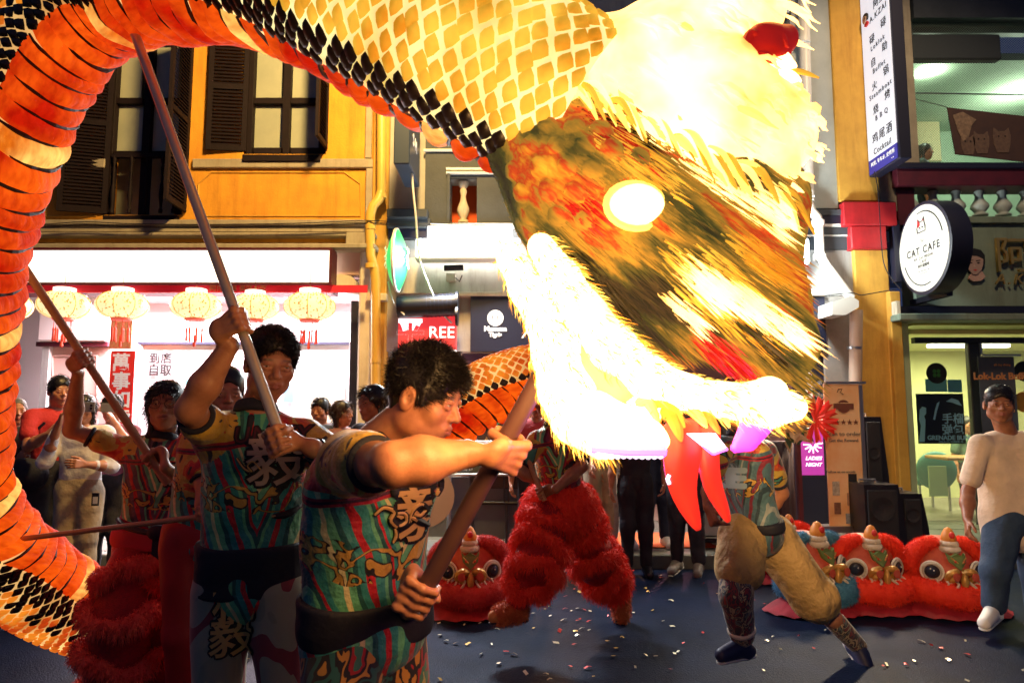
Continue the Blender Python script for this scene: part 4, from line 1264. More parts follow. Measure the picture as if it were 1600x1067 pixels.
def centre_signs():
    lamp('crowd_fill_light', 'POINT', P(985, 566, 7.6), 70, (1, .80, .72), .15)  # unseen fill added behind the dragon head to brighten the centre crowd
    # floodlit panel
    s = empty('fluorescent_light', P(710, 376, 7.7), 'blown-out white fluorescent light panel on the grey wall below the baluster niche', 'light')
    bx(668, 354, 800, 372, 7.62, .2, G_FLOOD, 'tube_panel', s); bx(650, 373, 812, 400, 7.55, .25, G_FLOOD, 'tube_panel', s)
    bx(648, 401, 812, 404, 7.56, .25, M_WHITE, 'housing', s)
    lamp('floodlight_light', 'AREA', P(730, 392, 7.40), 170, (.88, .96, 1.0), .9, .15, aim=P(760, 560, 6.0))
    f = empty('floodlight', P(1252, 392, 7.6), 'small white floodlight glaring on the wall left of the white downpipe', 'light')
    MB().box(*[v for pr in ((P(1238, 400, 7.6)[0], P(1266, 400, 7.6)[0]), (7.6, 7.75), (P(1250, 412, 7.6)[2], P(1250, 372, 7.6)[2])) for v in pr], .02).build('lamp_head', G_FLOOD, f)
    MB().cyl(P(1252, 395, 7.75), P(1252, 395, 7.95), .02).build('arm', M_STEEL, f)
    lamp('floodlight_light', 'POINT', P(1252, 395, 7.45), 150, (.9, 1, .95), .08)
    # black hanging sign, seen from its side
    h = empty('hanging_sign', P(640, 230, 7.4), 'black box sign with white lettering projecting from the grey wall high up', 'sign')
    x = P(648, 230, 7.3)[0]; 
    z0 = P(645, 274, 7.3)[2]; z1 = z0+.9
    MB().box(x-.17, x, 6.95, 7.72, z0, z1, .01).build('box', mat('sign_blueblack', (.03, .045, .08), rough=.35), h)
    text_on('S H', (x+.003, 7.3, z0+.35), (0, 1, 0), (0, 0, 1), .2, PRW, h)
    MB().cyl((x-.08, 7.72, z0+.5), (x-.08, 8.0, z0+.5), .02).build('bracket', M_STEEL, h)
    # green lens-shaped light box
    g = empty('green_light_box', P(620, 408, 7.4), 'pointed green glowing double-sided sign seen edge-on beside the yellow pipe', 'sign')
    c = P(621, 407, 7.35); a = .34
    for sg, mm in ((-1, G_GREEN), (1, G_GREEN)):
        pts = []
        V = []; F = []
        n = 24; m = 6
        for j in range(m+1):
            rr = j/m
            for i in range(n):
                t = 2*math.pi*i/n
                V.append((sg*(.012+.10*(1-rr**2)), rr*a*.9*math.cos(t), rr*a*math.sin(t)))
        for j in range(m):
            for i in range(n): F.append([j*n+i, j*n+(i+1) % n, (j+1)*n+(i+1) % n, (j+1)*n+i])
        V = np.array(V)+c
        link('lens_face', mesh_np('lens_face', V, F), mm, g, True)
    MB().lathe([(a*1.0, -.012), (a*1.03, -.012), (a*1.03, .012), (a*1.0, .012)], c, 32, (1, 0, 0)).build('rim', M_WHITEP, g)
    for sg in (-1, 1):
        text_on('茶', c+np.array([sg*.118, -.02, 0]), (0, -sg, 0), (0, 0, 1), .26, PRW, g)
    MB().cyl(c+np.array([0, .3, 0]), c+np.array([0, .62, 0]), .018).build('bracket', M_STEEL, g)
    # rolled awning drum
    r = empty('rolled_awning', P(670, 478, 7.6), 'fat black rolled-up awning drum under the green sign', 'awning')
    p0, p1 = P(622, 480, 7.6), P(712, 476, 7.6)
    MB().cyl(p0, p1, .13, n=20).build('roll', M_BLACKP, r, True)
    for i in range(7):
        q = p0+(p1-p0)*(.5+.07*i); MB().cyl(q, q+(p1-p0)*.02, .135, n=20).build('fold', M_NAVY, r, True)
    MB().cyl(p1, p1+np.array([.03, 0, 0]), .15, n=20).build('end_cap', M_BLACKP, r, True)
    MB().cyl(P(712, 494, 7.5), P(716, 494, 7.5), .11, n=18).build('cable_reel', M_BLACKP, r, True)
    # red light box
    q = empty('red_light_box', P(667, 535, 7.6), 'red and white glowing box sign behind the curly-haired man', 'sign')
    bx(622, 492, 712, 546, 7.62, .18, G_REDB, 'red_panel', q); bx(622, 546.3, 712, 582, 7.62, .18, glow('white_panel_glow', (1, .85, .85), 1.3), 'white_panel', q)
    bx(619, 489, 715, 491.8, 7.6, .22, M_STEEL, 'frame', q)
    flat_text('平', 641, 520, 7.615, 44, G_LETTER, q, offset=.01); flat_text('REE', 690, 520, 7.615, 26, G_LETTER, q)
    # camera and junction box
    k = empty('security_camera', P(705, 419, 7.7), 'small black tube camera above a pale junction box on the cream beam', 'camera')
    MB().cyl(P(694, 419, 7.7), P(724, 418, 7.7), .035, n=12).build('tube', M_BLACKP, k, True); bx(697, 426, 712, 439, 7.85, .08, M_CREAM, 'box', k, .01)
    MB().tube([P(712, 434, 7.84), P(718, 440, 7.8), P(722, 430, 7.75)], .006, 5).build('wire', M_BLACKP, k)
    # navy shop sign
    n = empty('shop_sign', P(800, 505, 7.9), 'navy shop sign with a round white smiling-socket emblem and blurred name', 'sign')
    bx(735, 460.5, 1290, 549, 7.9, .06, M_NAVY, 'board', n)
    e = P(774, 497, 7.895); R = .095
    MB().cyl(e, e+np.array([0, -.006, 0]), R, n=28).build('emblem', PRW, n)
    for dx in (-.03, .03): MB().box(e[0]+dx-.006, e[0]+dx+.006, e[1]-.010, e[1]-.005, e[2]-.02, e[2]+.03).build('emblem_mark', M_NAVY, n)
    flat_text('Mumma', 774, 514, 7.893, 11, PRW, n, offset=.004); flat_text('Tigris', 774, 523, 7.893, 9, PRW, n, offset=.004)
    flat_text('ASIAN', 862, 518, 7.893, 34, PRW, n, align='CENTER', shear=.2)
    k = empty('brick_neon_sign', P(1272, 525, 7.8), 'thin white outlined sign with small BRICK lettering on the dark wall', 'sign')
    bx(1240, 463, 1291, 842, 7.96, .04, M_NAVY, 'board', k)
    mb = MB(); mb.tube([P(x, y, 7.93) for x, y in ((1240, 513), (1279, 513), (1279, 556), (1240, 556))], .010, 5); mb.build('outline', PRW, k)
    flat_text('BRICK', 1274, 519, 7.92, 9, PRW, k); 
centre_signs.__doc__ = ''
G_FLOOD = glow('floodlight_glow', (.88, .97, 1), 7.0, (.9, .9, .9))
centre_signs()

# ------------------------------------------------------------------ right: ochre / green cafe house
def right_house():
    b = empty('shophouse', (5, 8, 0), 'green-grey cafe shophouse with ochre pillar, red beams and a lit upper veranda', 'building')
    bx(1300, -160, 1362, 314, 7.86, .5, M_YEL2, 'pillar', b, .01)
    bx(1362.5, -160, 1395, 330, 7.96, .4, M_GREYTRIM, 'pilaster', b)
    bx(1318, 315, 1402, 352, 7.78, .5, M_RED, 'cornice_block', b, .012); bx(1330, 353, 1386, 389, 7.80, .5, M_RED, 'cornice_block', b, .012)
    bx(1345, 389.5, 1400, 842, 7.88, .5, M_YEL2, 'pillar', b, .015)
    bx(1400.5, 455, 1418, 842, 7.8, .5, M_YEL2, 'pillar', b, .01); bx(1400, 470, 1408, 492, 7.7, .1, M_CREAM, 'pillar_bracket', b, .01)
    # veranda upstairs
    bx(1402, 258, 1429, 352, 7.94, .3, M_MAROON, 'post', b, .006)
    bx(1396, -160, 1424, 257, 7.98, .35, M_GREYTRIM, 'post', b)
    bx(1400, 254, 1760, 262, 7.80, .12, M_NAVY, 'beam_cap', b); bx(1402, 262.5, 1760, 290, 7.84, .35, M_MAROON, 'beam', b, .008)
    bx(1429.5, 349, 1760, 478, 7.95, .3, M_GREENW, 'parapet_wall', b)
    bx(1429.5, 338, 1760, 348.5, 7.9, .3, M_GREENW, 'plinth', b, .006)
    z0 = P(1500, 338, 8.05)[2]; z1 = P(1500, 291, 8.05)[2]
    bm_ = mat('pale_green_baluster', (.34, .38, .36), rough=.7)
    me = MB().lathe(baluster_prof(z1-z0, .10), (0, 0, 0), 16).me('baluster')
    for i in range(10):
        px = 1422+i*36
        o = link('baluster', me, bm_, b, True); o.location = Vector((P(px, 315, 8.05)[0], 8.05, z0))
    # room upstairs
    zf = P(1500, 350, 8.3)[2]; gw = mat('green_lit_wall', (.50, .62, .48), rough=.8, c2=(.42, .55, .42), nscale=1.5)
    x0 = P(1400, 200, 8.3)[0]
    MB().box(x0, 9.5, 11.3, 11.45, zf-.2, zf+3.2).build('veranda_back_wall', gw, b)
    MB().box(x0-.1, x0, 8.4, 11.3, zf-.2, zf+3.2).build('veranda_side_wall', gw, b)
    MB().box(x0-.1, 9.5, 8.35, 11.4, zf-.25, zf-.2).build('veranda_floor', M_TILEFL, b)
    MB().box(x0-.1, 9.5, 8.9, 11.4, zf+2.45, zf+2.55).build('veranda_ceiling', gw, b)
    bx(1425, -80, 1760, 28, 8.0, .2, M_DARKW, 'upper_beam', b); bx(1426, 12, 1760, 52, 8.25, .1, M_NAVY, 'upper_beam', b)
    # rolled blind
    bx(1427, 53, 1565, 93, 8.10, .12, mat('dark_blind', (.035, .045, .055), rough=.8, bump=.5, bscale=20), 'rolled_blind', b, .02)
    MB().tube([P(1426, 146, 8.5), P(1700, 150, 8.5)], .01, 5).build('curtain_wire', M_STEEL, b); MB().tube([P(1426, 154, 8.5), P(1480, 168, 8.3)], .006, 5).build('curtain_wire', M_STEEL, b)
    # ceiling lamp
    MB().sphere(P(1452, 103, 9.2), (.20, .12, .05), 16, 8).build('ceiling_lamp', glow('ceiling_lamp_glow', (.9, 1, .9), 9), b, True)
    lamp('veranda_light', 'POINT', P(1452, 112, 9.2), 75, (.78, 1.0, .72), .12)
    lamp('veranda_light', 'POINT', (7.6, 9.8, zf+2.1), 60, (.78, 1.0, .72), .12)
    # back door and shelf of the room
    bx(1428, 188, 1470, 252, 10.9, .06, mat('pale_timber_door', (.60, .48, .28), rough=.6), 'veranda_door', b, .01); bx(1431, 183, 1470, 187, 10.85, .1, M_GREENP, 'door_head', b)
    # safety netting: real crossed threads
    mb = MB(); q0, q1 = P(1426, 255, 8.12), P(1760, 26, 8.12); W = q1[0]-q0[0]; Hh = q1[2]-q0[2]; st = .032
    n = int((W+Hh)/st)
    def seg(ax, az, bx_, bz):
        mb.cyl((q0[0]+ax, 8.12, q0[2]+az), (q0[0]+bx_, 8.12, q0[2]+bz), .0022, n=3, caps=False)
    for i in range(1, n):
        t = i*st
        a = (t, 0) if t <= W else (W, t-W); c = (0, t) if t <= Hh else (t-Hh, Hh); seg(*a, *c)
        a2 = (W-t, 0) if t <= W else (0, t-W); c2 = (W, t) if t <= Hh else (W-(t-Hh), Hh); seg(*a2, *c2)
    o = mb.build('safety_netting', mat('net_thread', (.12, .14, .13), rough=.8), b); o['kind'] = 'stuff'
    # ground floor front
    bx(1404, 478.5, 1760, 489, 7.78, .3, M_NAVY, 'fascia_dark_strip', b); bx(1406, 489.5, 1760, 500, 7.62, .4, M_GREENW, 'ledge', b, .01)  # solid navy strip running above the ledge
    MB().box(P(1428, 510, 7.9)[0], 9.5, 7.9, 8.6, P(1500, 500, 7.9)[2]-.06, P(1500, 500, 7.9)[2]-.02).build('soffit', mat('green_soffit', (.36, .42, .12), rough=.3, c2=(.2, .26, .08), nscale=2), b)
    bx(1418.5, 500.5, 1429, 842, 7.92, .4, M_GREENP, 'pillar', b, .008)
    bx(1429.5, 527, 1760, 536, 8.3, .08, M_NAVY, 'door_frame', b); bx(1523, 536, 1541, 842, 8.3, .08, M_NAVY, 'mullion', b, .01); bx(1541.5, 536, 1545, 842, 8.29, .04, M_STEEL, 'door_edge', b)
    cm = mat('cafe_wall', (.72, .72, .42), rough=.7, c2=(.64, .64, .36), nscale=2)
    zc = P(1500, 527, 8.3)[2]; xl = P(1429, 700, 8.3)[0]
    MB().box(xl-.4, 9.5, 10.9, 11.0, .136, zc+.3).build('cafe_back_wall', cm, b); MB().box(xl-.45, xl-.4, 8.4, 10.9, .136, zc+.3).build('cafe_side_wall', cm, b)
    MB().box(xl-.45, 9.5, 8.4, 10.95, zc+.05, zc+.1).build('cafe_ceiling', cm, b)
    gl = bx(1430, 536.5, 1522, 842, 8.35, .008, GLZ, 'pane', b); gl2 = bx(1545.5, 536.5, 1700, 842, 8.35, .008, GLZ, 'pane', b)
    lamp('cafe_light', 'AREA', (6.3, 9.5, zc), 150, (.98, 1.0, .52), 2.2, .8, aim=(6.3, 9.5, 0))
    MB().box(5.8, 6.9, 9.4, 9.52, zc-.02, zc+.03, .01).build('ceiling_tube_light', glow('cafe_tube', (1, 1, .7), 6), b)
    # cafe furniture
    c = empty('cafe_chair', (P(1463, 760, 9.4)[0], 9.4, .136), 'round-backed teal chair inside the lit cafe window', 'chair')
    tl = mat('teal_vinyl', (.05, .20, .20), rough=.5)
    S = Sculpt(.012); cc = P(1463, 735, 9.4); S.ell(cc, (.28, .07, .26), k=.01); V, F = S.mesh(); link('backrest', mesh_np('backrest', V, F), tl, c, True)
    MB().box(cc[0]-.25, cc[0]+.25, 9.42, 9.9, .48, .58, .03).build('seat', tl, c)
    for sx in (-.2, .2):
        for sy in (9.47, 9.85): MB().cyl((cc[0]+sx, sy, .136), (cc[0]+sx, sy, .48), .018).build('leg', M_STEEL, c)
    t = empty('cafe_table', (P(1500, 760, 9.0)[0], 9.0, .136), 'small cafe table with pale menu cards behind the glass', 'table')
    tc_ = P(1515, 735, 9.0)
    MB().box(tc_[0]-.4, tc_[0]+.35, 8.8, 9.3, .86, .9, .01).build('tabletop', M_WOOD, t); MB().cyl((tc_[0], 9.05, .136), (tc_[0], 9.05, .86), .03).build('leg', M_STEEL, t)
    for (px, py) in ((1455, 722), (1470, 735)): pass
    bx(1452, 728, 1480, 775, 8.7, .02, mat('green_card', (.30, .42, .28)), 'menu_card', t)
    return b
GLZ = mat('clear_glass', (.9, .95, .9), rough=.03, alpha=.12)
right_house()

def cat_face(parent, c, right, up, s, red, ink):
    """small line-drawn cat face of the cafe emblem"""
    r, u = nrm(right), nrm(up); n = np.cross(r, u)
    pt = lambda x, y: c+r*x*s+u*y*s+n*.004
    out = [(-1, -.9), (-1.05, -.2), (-.8, .45), (-.75, 1.1), (-.3, .62), (.35, .62), (.8, 1.15), (.85, .4), (1.05, -.2), (1, -.9), (-1, -.9)]
    MB().tube([pt(*p) for p in out], .07*s, 4).build('emblem_outline', ink, parent)
    MB().poly([pt(*p) for p in ((-.95, -.1), (-.8, .4), (-.74, 1.05), (-.32, .6), (-.25, .2), (-.5, -.05))], n*.002).build('emblem_patch', red, parent)
    MB().poly([pt(*p) for p in ((.75, .6), (.78, .98), (.5, .7))], n*.002).build('emblem_ear', red, parent)
    for x in (-.35, .35): MB().sphere(pt(x, -.25), .11*s, 8, 6).build('emblem_eye', ink, parent)
    MB().sphere(pt(0, -.42), .06*s, 6, 5).build('emblem_nose', ink, parent)

def portrait(parent, c, right, up, s, Mface, Mhair, Mcloth, ink):
    """plain generic drawn face, flat cut-out"""
    r, u = nrm(right), nrm(up); n = np.cross(r, u)
    pt = lambda x, y, z: c+r*x*s+u*y*s+n*z
    hair = [(-.75, .1), (-.8, .6), (-.5, 1.0), (0, 1.12), (.5, 1.0), (.78, .6), (.76, .0), (.6, -.3), (-.55, -.1)]
    face = [(-.6, .35), (-.62, -.1), (-.5, -.5), (-.2, -.85), (.1, -.85), (.42, -.5), (.58, -.1), (.6, .3), (.2, .5), (-.3, .55)]
    neck = [(-.25, -.7), (-.5, -1.1), (-.2, -1.35), (.4, -1.3), (.75, -1.0), (.45, -.5)]
    MB().poly([pt(*p, 0) for p in neck], n*.02).build('neck_scarf', Mcloth, parent)
    MB().poly([pt(*p, .005) for p in hair], n*.02).build('hair_shape', Mhair, parent)
    MB().poly([pt(*p, .025) for p in face], n*.008).build('face_shape', Mface, parent)
    for x in (-.32, .22):
        MB().poly([pt(x-.13, .02, .034), (pt(x, .07, .034)), pt(x+.13, .02, .034), pt(x, -.04, .034)], n*.003).build('eye_mark', ink, parent)
        MB().poly([pt(x-.17, .2, .034), pt(x+.17, .24, .034), pt(x+.17, .19, .034), pt(x-.17, .14, .034)], n*.003).build('brow_mark', ink, parent)
    MB().poly([pt(-.2, -.52, .034), pt(-.05, -.47, .034), pt(.1, -.52, .034), pt(-.05, -.58, .034)], n*.003).build('mouth_mark', PRR, parent)
    MB().poly([pt(-.08, -.05, .034), pt(-.16, -.28, .034), pt(0, -.3, .034)], n*.003).build('nose_mark', Mcloth, parent)

def right_signs():
    s = empty('vertical_sign', P(1390, 130, 7.4), 'tall white lit food sign with black characters projecting from the ochre pillar', 'sign')
    x = P(1405, 240, 7.22)[0]; y0, y1 = 7.22, 7.86; zb = P(1405, 247, 7.22)[2]; zt = zb+2.35
    MB().box(x+.006, x+.14, y0, y1, zb, zt, .008).build('housing', M_NAVY, s)
    def face(z0, z1, m, nm): MB().box(x-.004, x+.004, y0+.03, y1-.02, z0, z1).build(nm, m, s)
    face(zb+.19, zt-.05, G_SIGN, 'face_panel'); face(zb+.02, zb+.185, INKB, 'blue_band')
    R, U = (0, -1, 0), (0, 0, 1); ym = (y0+y1)/2
    def tx(t, y, z, sz, m=INK, **k): text_on(t, (x-.007, y, z), R, U, sz, m, s, **k)
    H = lambda f: zb+.19+f*1.5
    tx('阿里', ym-.10, H(1.18), .12); tx('A.KZAI', ym-.07, H(1.09), .10, spacing=1.2)
    rows = [(('碌', '碌'), 'Loklok', .93), (('自', '助'), 'Buffet', .74), (('火', '锅'), 'Steamboat', .55), (('烧', '烤'), 'B B Q', .36)]
    for (a, c), e, f in rows:
        tx(a, ym+.08, H(f)-.0, .115); tx(c, ym-.17, H(f)+.06, .115); tx(e, ym-.03, H(f)-.105, .085, spacing=1.3)
    tx('鸡尾酒', ym-.02, H(.14), .13, spacing=1.25); tx('Cocktail', ym-.01, H(.04), .10, spacing=1.1)
    tx('阿里, 牛车水, 史密斯', ym, zb+.12, .055, PRW); tx('◂ •', ym-.2, zb+.05, .05, PRW)
    po = (x-.006, ym+.17, H(1.13))
    portrait(s, A3(po), R, U, .065, mat('print_skin', (.45, .28, .20)), INK, PRR, INK)
    for z in (zb+.25, zb+1.55): MB().box(x+.03, x+.10, y1, y1+.14, z, z+.09, .01).build('bracket', M_BLACKP, s)
    # round cafe sign
    c = empty('round_sign', P(1440, 388, 7.3), 'round white cat cafe sign with deep black rim, red-eared cat face on top', 'sign')
    cc = P(1443, 388, 7.33); Rr = .475; th = .22
    ax = nrm((-1, .03, 0))
    back = cc-ax*th
    MB().lathe([(Rr, 0), (Rr+.03, .004), (Rr+.035, .02), (Rr+.035, th), (Rr, th+.004)], back, 56, ax).build('rim', M_NAVY, c, True)
    MB().cyl(cc-ax*.004, cc+ax*.008, Rr-.002, n=56).build('face_panel', G_CREAMSIGN, c)
    r = np.cross((0, 0, 1), ax); r = nrm(r); u = A3((0, 0, 1)); f = cc+ax*.011
    T = lambda t, a, z, sz, m=INK, **k: text_on(t, f+r*a+u*z, r, u, sz, m, c, extrude=.001, **k)
    T('CAT CAFE', 0, -.02, .115, spacing=1.25, offset=.0025); T('The', -.02, .085, .06, PRG, shear=.4); T('AH ZAI MEOW', 0, -.10, .048, INK, spacing=1.2); T("CAFE'", 0, -.145, .048, INK, spacing=1.2); T('阿仔猫咖啡', 0, -.19, .045, INK)
    T('Open daily 12pm to 10pm', 0, -.245, .022, PRG); T('Located on level 2', 0, -.27, .022, PRG)
    cat_face(c, f+u*.25, r, u, .075, PRR, INK)
    for (a0, a1) in ((1.75, .25), (3.5, 5.0)):
        MB().tube([f+r*(Rr-.09)*math.cos(a)+u*(Rr-.07)*math.sin(a) for a in np.linspace(a0, a1, 20)], .007, 4).build('ring_line', INK, c)
    MB().box(back[0]-.02, back[0]+.05, 7.3, 7.98, back[2]-.53, back[2]-.47).build('arm', M_BLACKP, c)
    bx(1398, 345, 1408, 440, 7.8, .1, M_NAVY, 'mount_plate', c)
    # cut-out portrait and gold letters on the parapet
    p = empty('portrait_plaque', P(1521, 415, 7.9), 'flat cut-out drawing of a dark-haired face on the green-grey parapet', 'sign')
    portrait(p, P(1521, 412, 7.93), (1, 0, 0), (0, 0, 1), .16, mat('plaque_skin', (.38, .25, .21)), INK, mat('plaque_pattern', (.45, .2, .2), c2=(.5, .4, .3), nscale=60), INK)
    g = empty('gold_letters', P(1580, 415, 7.9), 'raised gold characters and latin name on the parapet wall', 'sign')
    for ch, px in (('阿', 1583), ('里', 1650)): flat_text(ch, px, 402, 7.9, 62, M_GOLD, g, extrude=.02)
    flat_text('A.KZAI', 1600, 437, 7.9, 24, M_GOLD, g, extrude=.012, shear=.25, spacing=1.3)
    # cats banner upstairs
    k = empty('cat_banner', P(1545, 215, 8.0), 'dark brown slanted banner printed with pale cats hanging on the veranda netting', 'banner')
    pts = [P(x, y, 8.02) for x, y in ((1480, 168), (1720, 195), (1720, 262), (1625, 256), (1493, 241))]
    bm = mat('banner_brown', (.07, .035, .03), rough=.8, c2=(.045, .025, .028), nscale=5)
    MB().poly(pts, (0, .012, 0)).build('cloth', bm, k)
    catm = mat('print_cat_brown', (.16, .10, .07), c2=(.09, .055, .045), nscale=30)
    for (px, py, s_) in ((1533, 218, .09), (1565, 214, .10), (1512, 222, .08)):
        c0 = P(px, py, 8.015)
        MB().poly([c0+np.array([a*s_, 0, b_*s_]) for a, b_ in ((-1, -.9), (-1.1, .1), (-.9, 1.15), (-.4, .7), (.4, .7), (.9, 1.15), (1.1, .1), (1, -.9), (.7, -2), (-.7, -2))], (0, -.004, 0)).build('cat_print', catm, k)
        for dx in (-.4, .4): MB().box(c0[0]+dx*s_-.008, c0[0]+dx*s_+.008, 8.006, 8.011, c0[2]-.005, c0[2]+.012).build('cat_eye_print', INK, k)
    c0 = P(1505, 190, 8.012)
    MB().poly([c0+np.array([a, 0, b_]) for a, b_ in ((-.12, .08), (.0, .12), (.16, .02), (.1, -.05), (.05, -.2), (-.02, -.25), (-.08, -.1))], (0, -.004, 0)).build('cat_print', mat('print_cat_pale', (.30, .20, .13), c2=(.12, .08, .06), nscale=25), k)
    # stickers and posters on the cafe glass
    e = empty('round_sticker', P(1463, 583, 8.3), 'round clover sticker on the cafe glass above two blue papers', 'sticker')
    q = P(1463, 583, 8.335)
    MB().cyl(q, q+np.array([0, -.003, 0]), .125, n=28).build('disc', mat('sticker_cream', (.65, .6, .35)), e); 
    MB().lathe([(.113, 0), (.127, .001), (.127, .004), (.113, .004)], q+np.array([0, -.002, 0]), 28, (0, -1, 0)).build('ring', INK, e)
    for a in range(4):
        t = math.pi/4+a*math.pi/2; MB().sphere(q+np.array([.035*math.cos(t), -.004, .035*math.sin(t)]), (.034, .003, .034), 12, 6).build('clover_leaf', mat('clover_green', (.03, .16, .03)), e)
    w = empty('window_notices', P(1470, 620, 8.3), 'two pale blue papers taped side by side under the clover sticker', 'notice')
    bl = mat('pale_blue_paper', (.10, .34, .42), rough=.7)
    bx(1446, 592, 1480, 612, 8.33, .003, bl, 'sheet', w); bx(1481, 593, 1503, 613, 8.33, .003, mat('mid_blue_paper', (.07, .26, .40)), 'sheet', w)
    o = empty('bun_poster', P(1470, 654, 8.3), 'black poster with blue figures advertising grenade buns on the cafe glass', 'poster')
    pb = mat('poster_black', (.012, .016, .028), rough=.4)
    bx(1433, 615, 1507, 693, 8.325, .004, pb, 'sheet', o)
    bb = mat('poster_blue', (.25, .50, .70), rough=.6)
    flat_text('手榴', 1489, 655, 8.322, 17, bb, o, offset=.002); flat_text('弹包', 1489, 672, 8.322, 17, bb, o, offset=.002)
    flat_text('GRENADE BUN', 1482, 684, 8.322, 9.5, bb, o, offset=.002); flat_text('MALA 12 / CHEESE 12', 1486, 690, 8.322, 4, bb, o)
    sh = lambda pts: MB().poly([P(x, y, 8.323) for x, y in pts], (0, -.001, 0)).build('figure_print', bb, o)
    sh([(1437, 640), (1441, 635), (1447, 637), (1447, 646), (1444, 650), (1446, 656), (1445, 690), (1436, 690), (1439, 665), (1436, 655)])
    sh([(1458, 655), (1461, 640), (1464, 630), (1468, 627), (1467, 632), (1464, 642), (1461, 656)]); sh([(1478, 627), (1487, 622), (1497, 625), (1503, 634), (1496, 632), (1488, 629)])
    bn = empty('buffet_banner', P(1565, 660, 8.1), 'dark pull-up banner headed with orange buffet lettering behind the man in white', 'banner')
    x0b, x1b = 1537, 1594
    bx(x0b, 557, x1b, 835, 8.05, .006, mat('banner_slate', (.07, .08, .10), rough=.6, c2=(.05, .055, .075), nscale=3), 'cloth', bn)
    bx(x0b-2, 553, x1b+2, 556.5, 8.04, .03, M_STEEL, 'top_bar', bn, .005); bx(x0b-2, 836, x1b+2, 845, 7.98, .14, M_STEEL, 'base', bn, .01)
    flat_text('Lok-Lok Buffet', 1566, 588, 8.045, 15, mat('banner_orange', (.55, .22, .08)), bn, offset=.004); flat_text('all day dining', 1566, 570, 8.045, 5, MATS['banner_orange'], bn)
    for i, (py, txt) in enumerate(((640, '碌碌自助'), (665, '$19.90'), (690, 'LUNCH & DINNER'))): flat_text(txt, 1566, py, 8.045, 10, MATS['banner_orange'], bn)
    st = empty('round_sticker', P(1597, 690, 8.3), 'orange ringed round sticker on the glass right of the buffet banner', 'sticker')
    for i, (py) in enumerate((580, 628)):
        q = P(1600, py, 8.335); MB().lathe([(.10, 0), (.125, .001), (.125, .004), (.10, .004)], q, 28, (0, -1, 0)).build('ring', INK if i == 0 else mat('sticker_orange', (.6, .25, .03)), st)
        MB().sphere(q, (.06, .003, .06), 12, 6).build('leaf_mark', MATS['clover_green'], st)
right_signs()
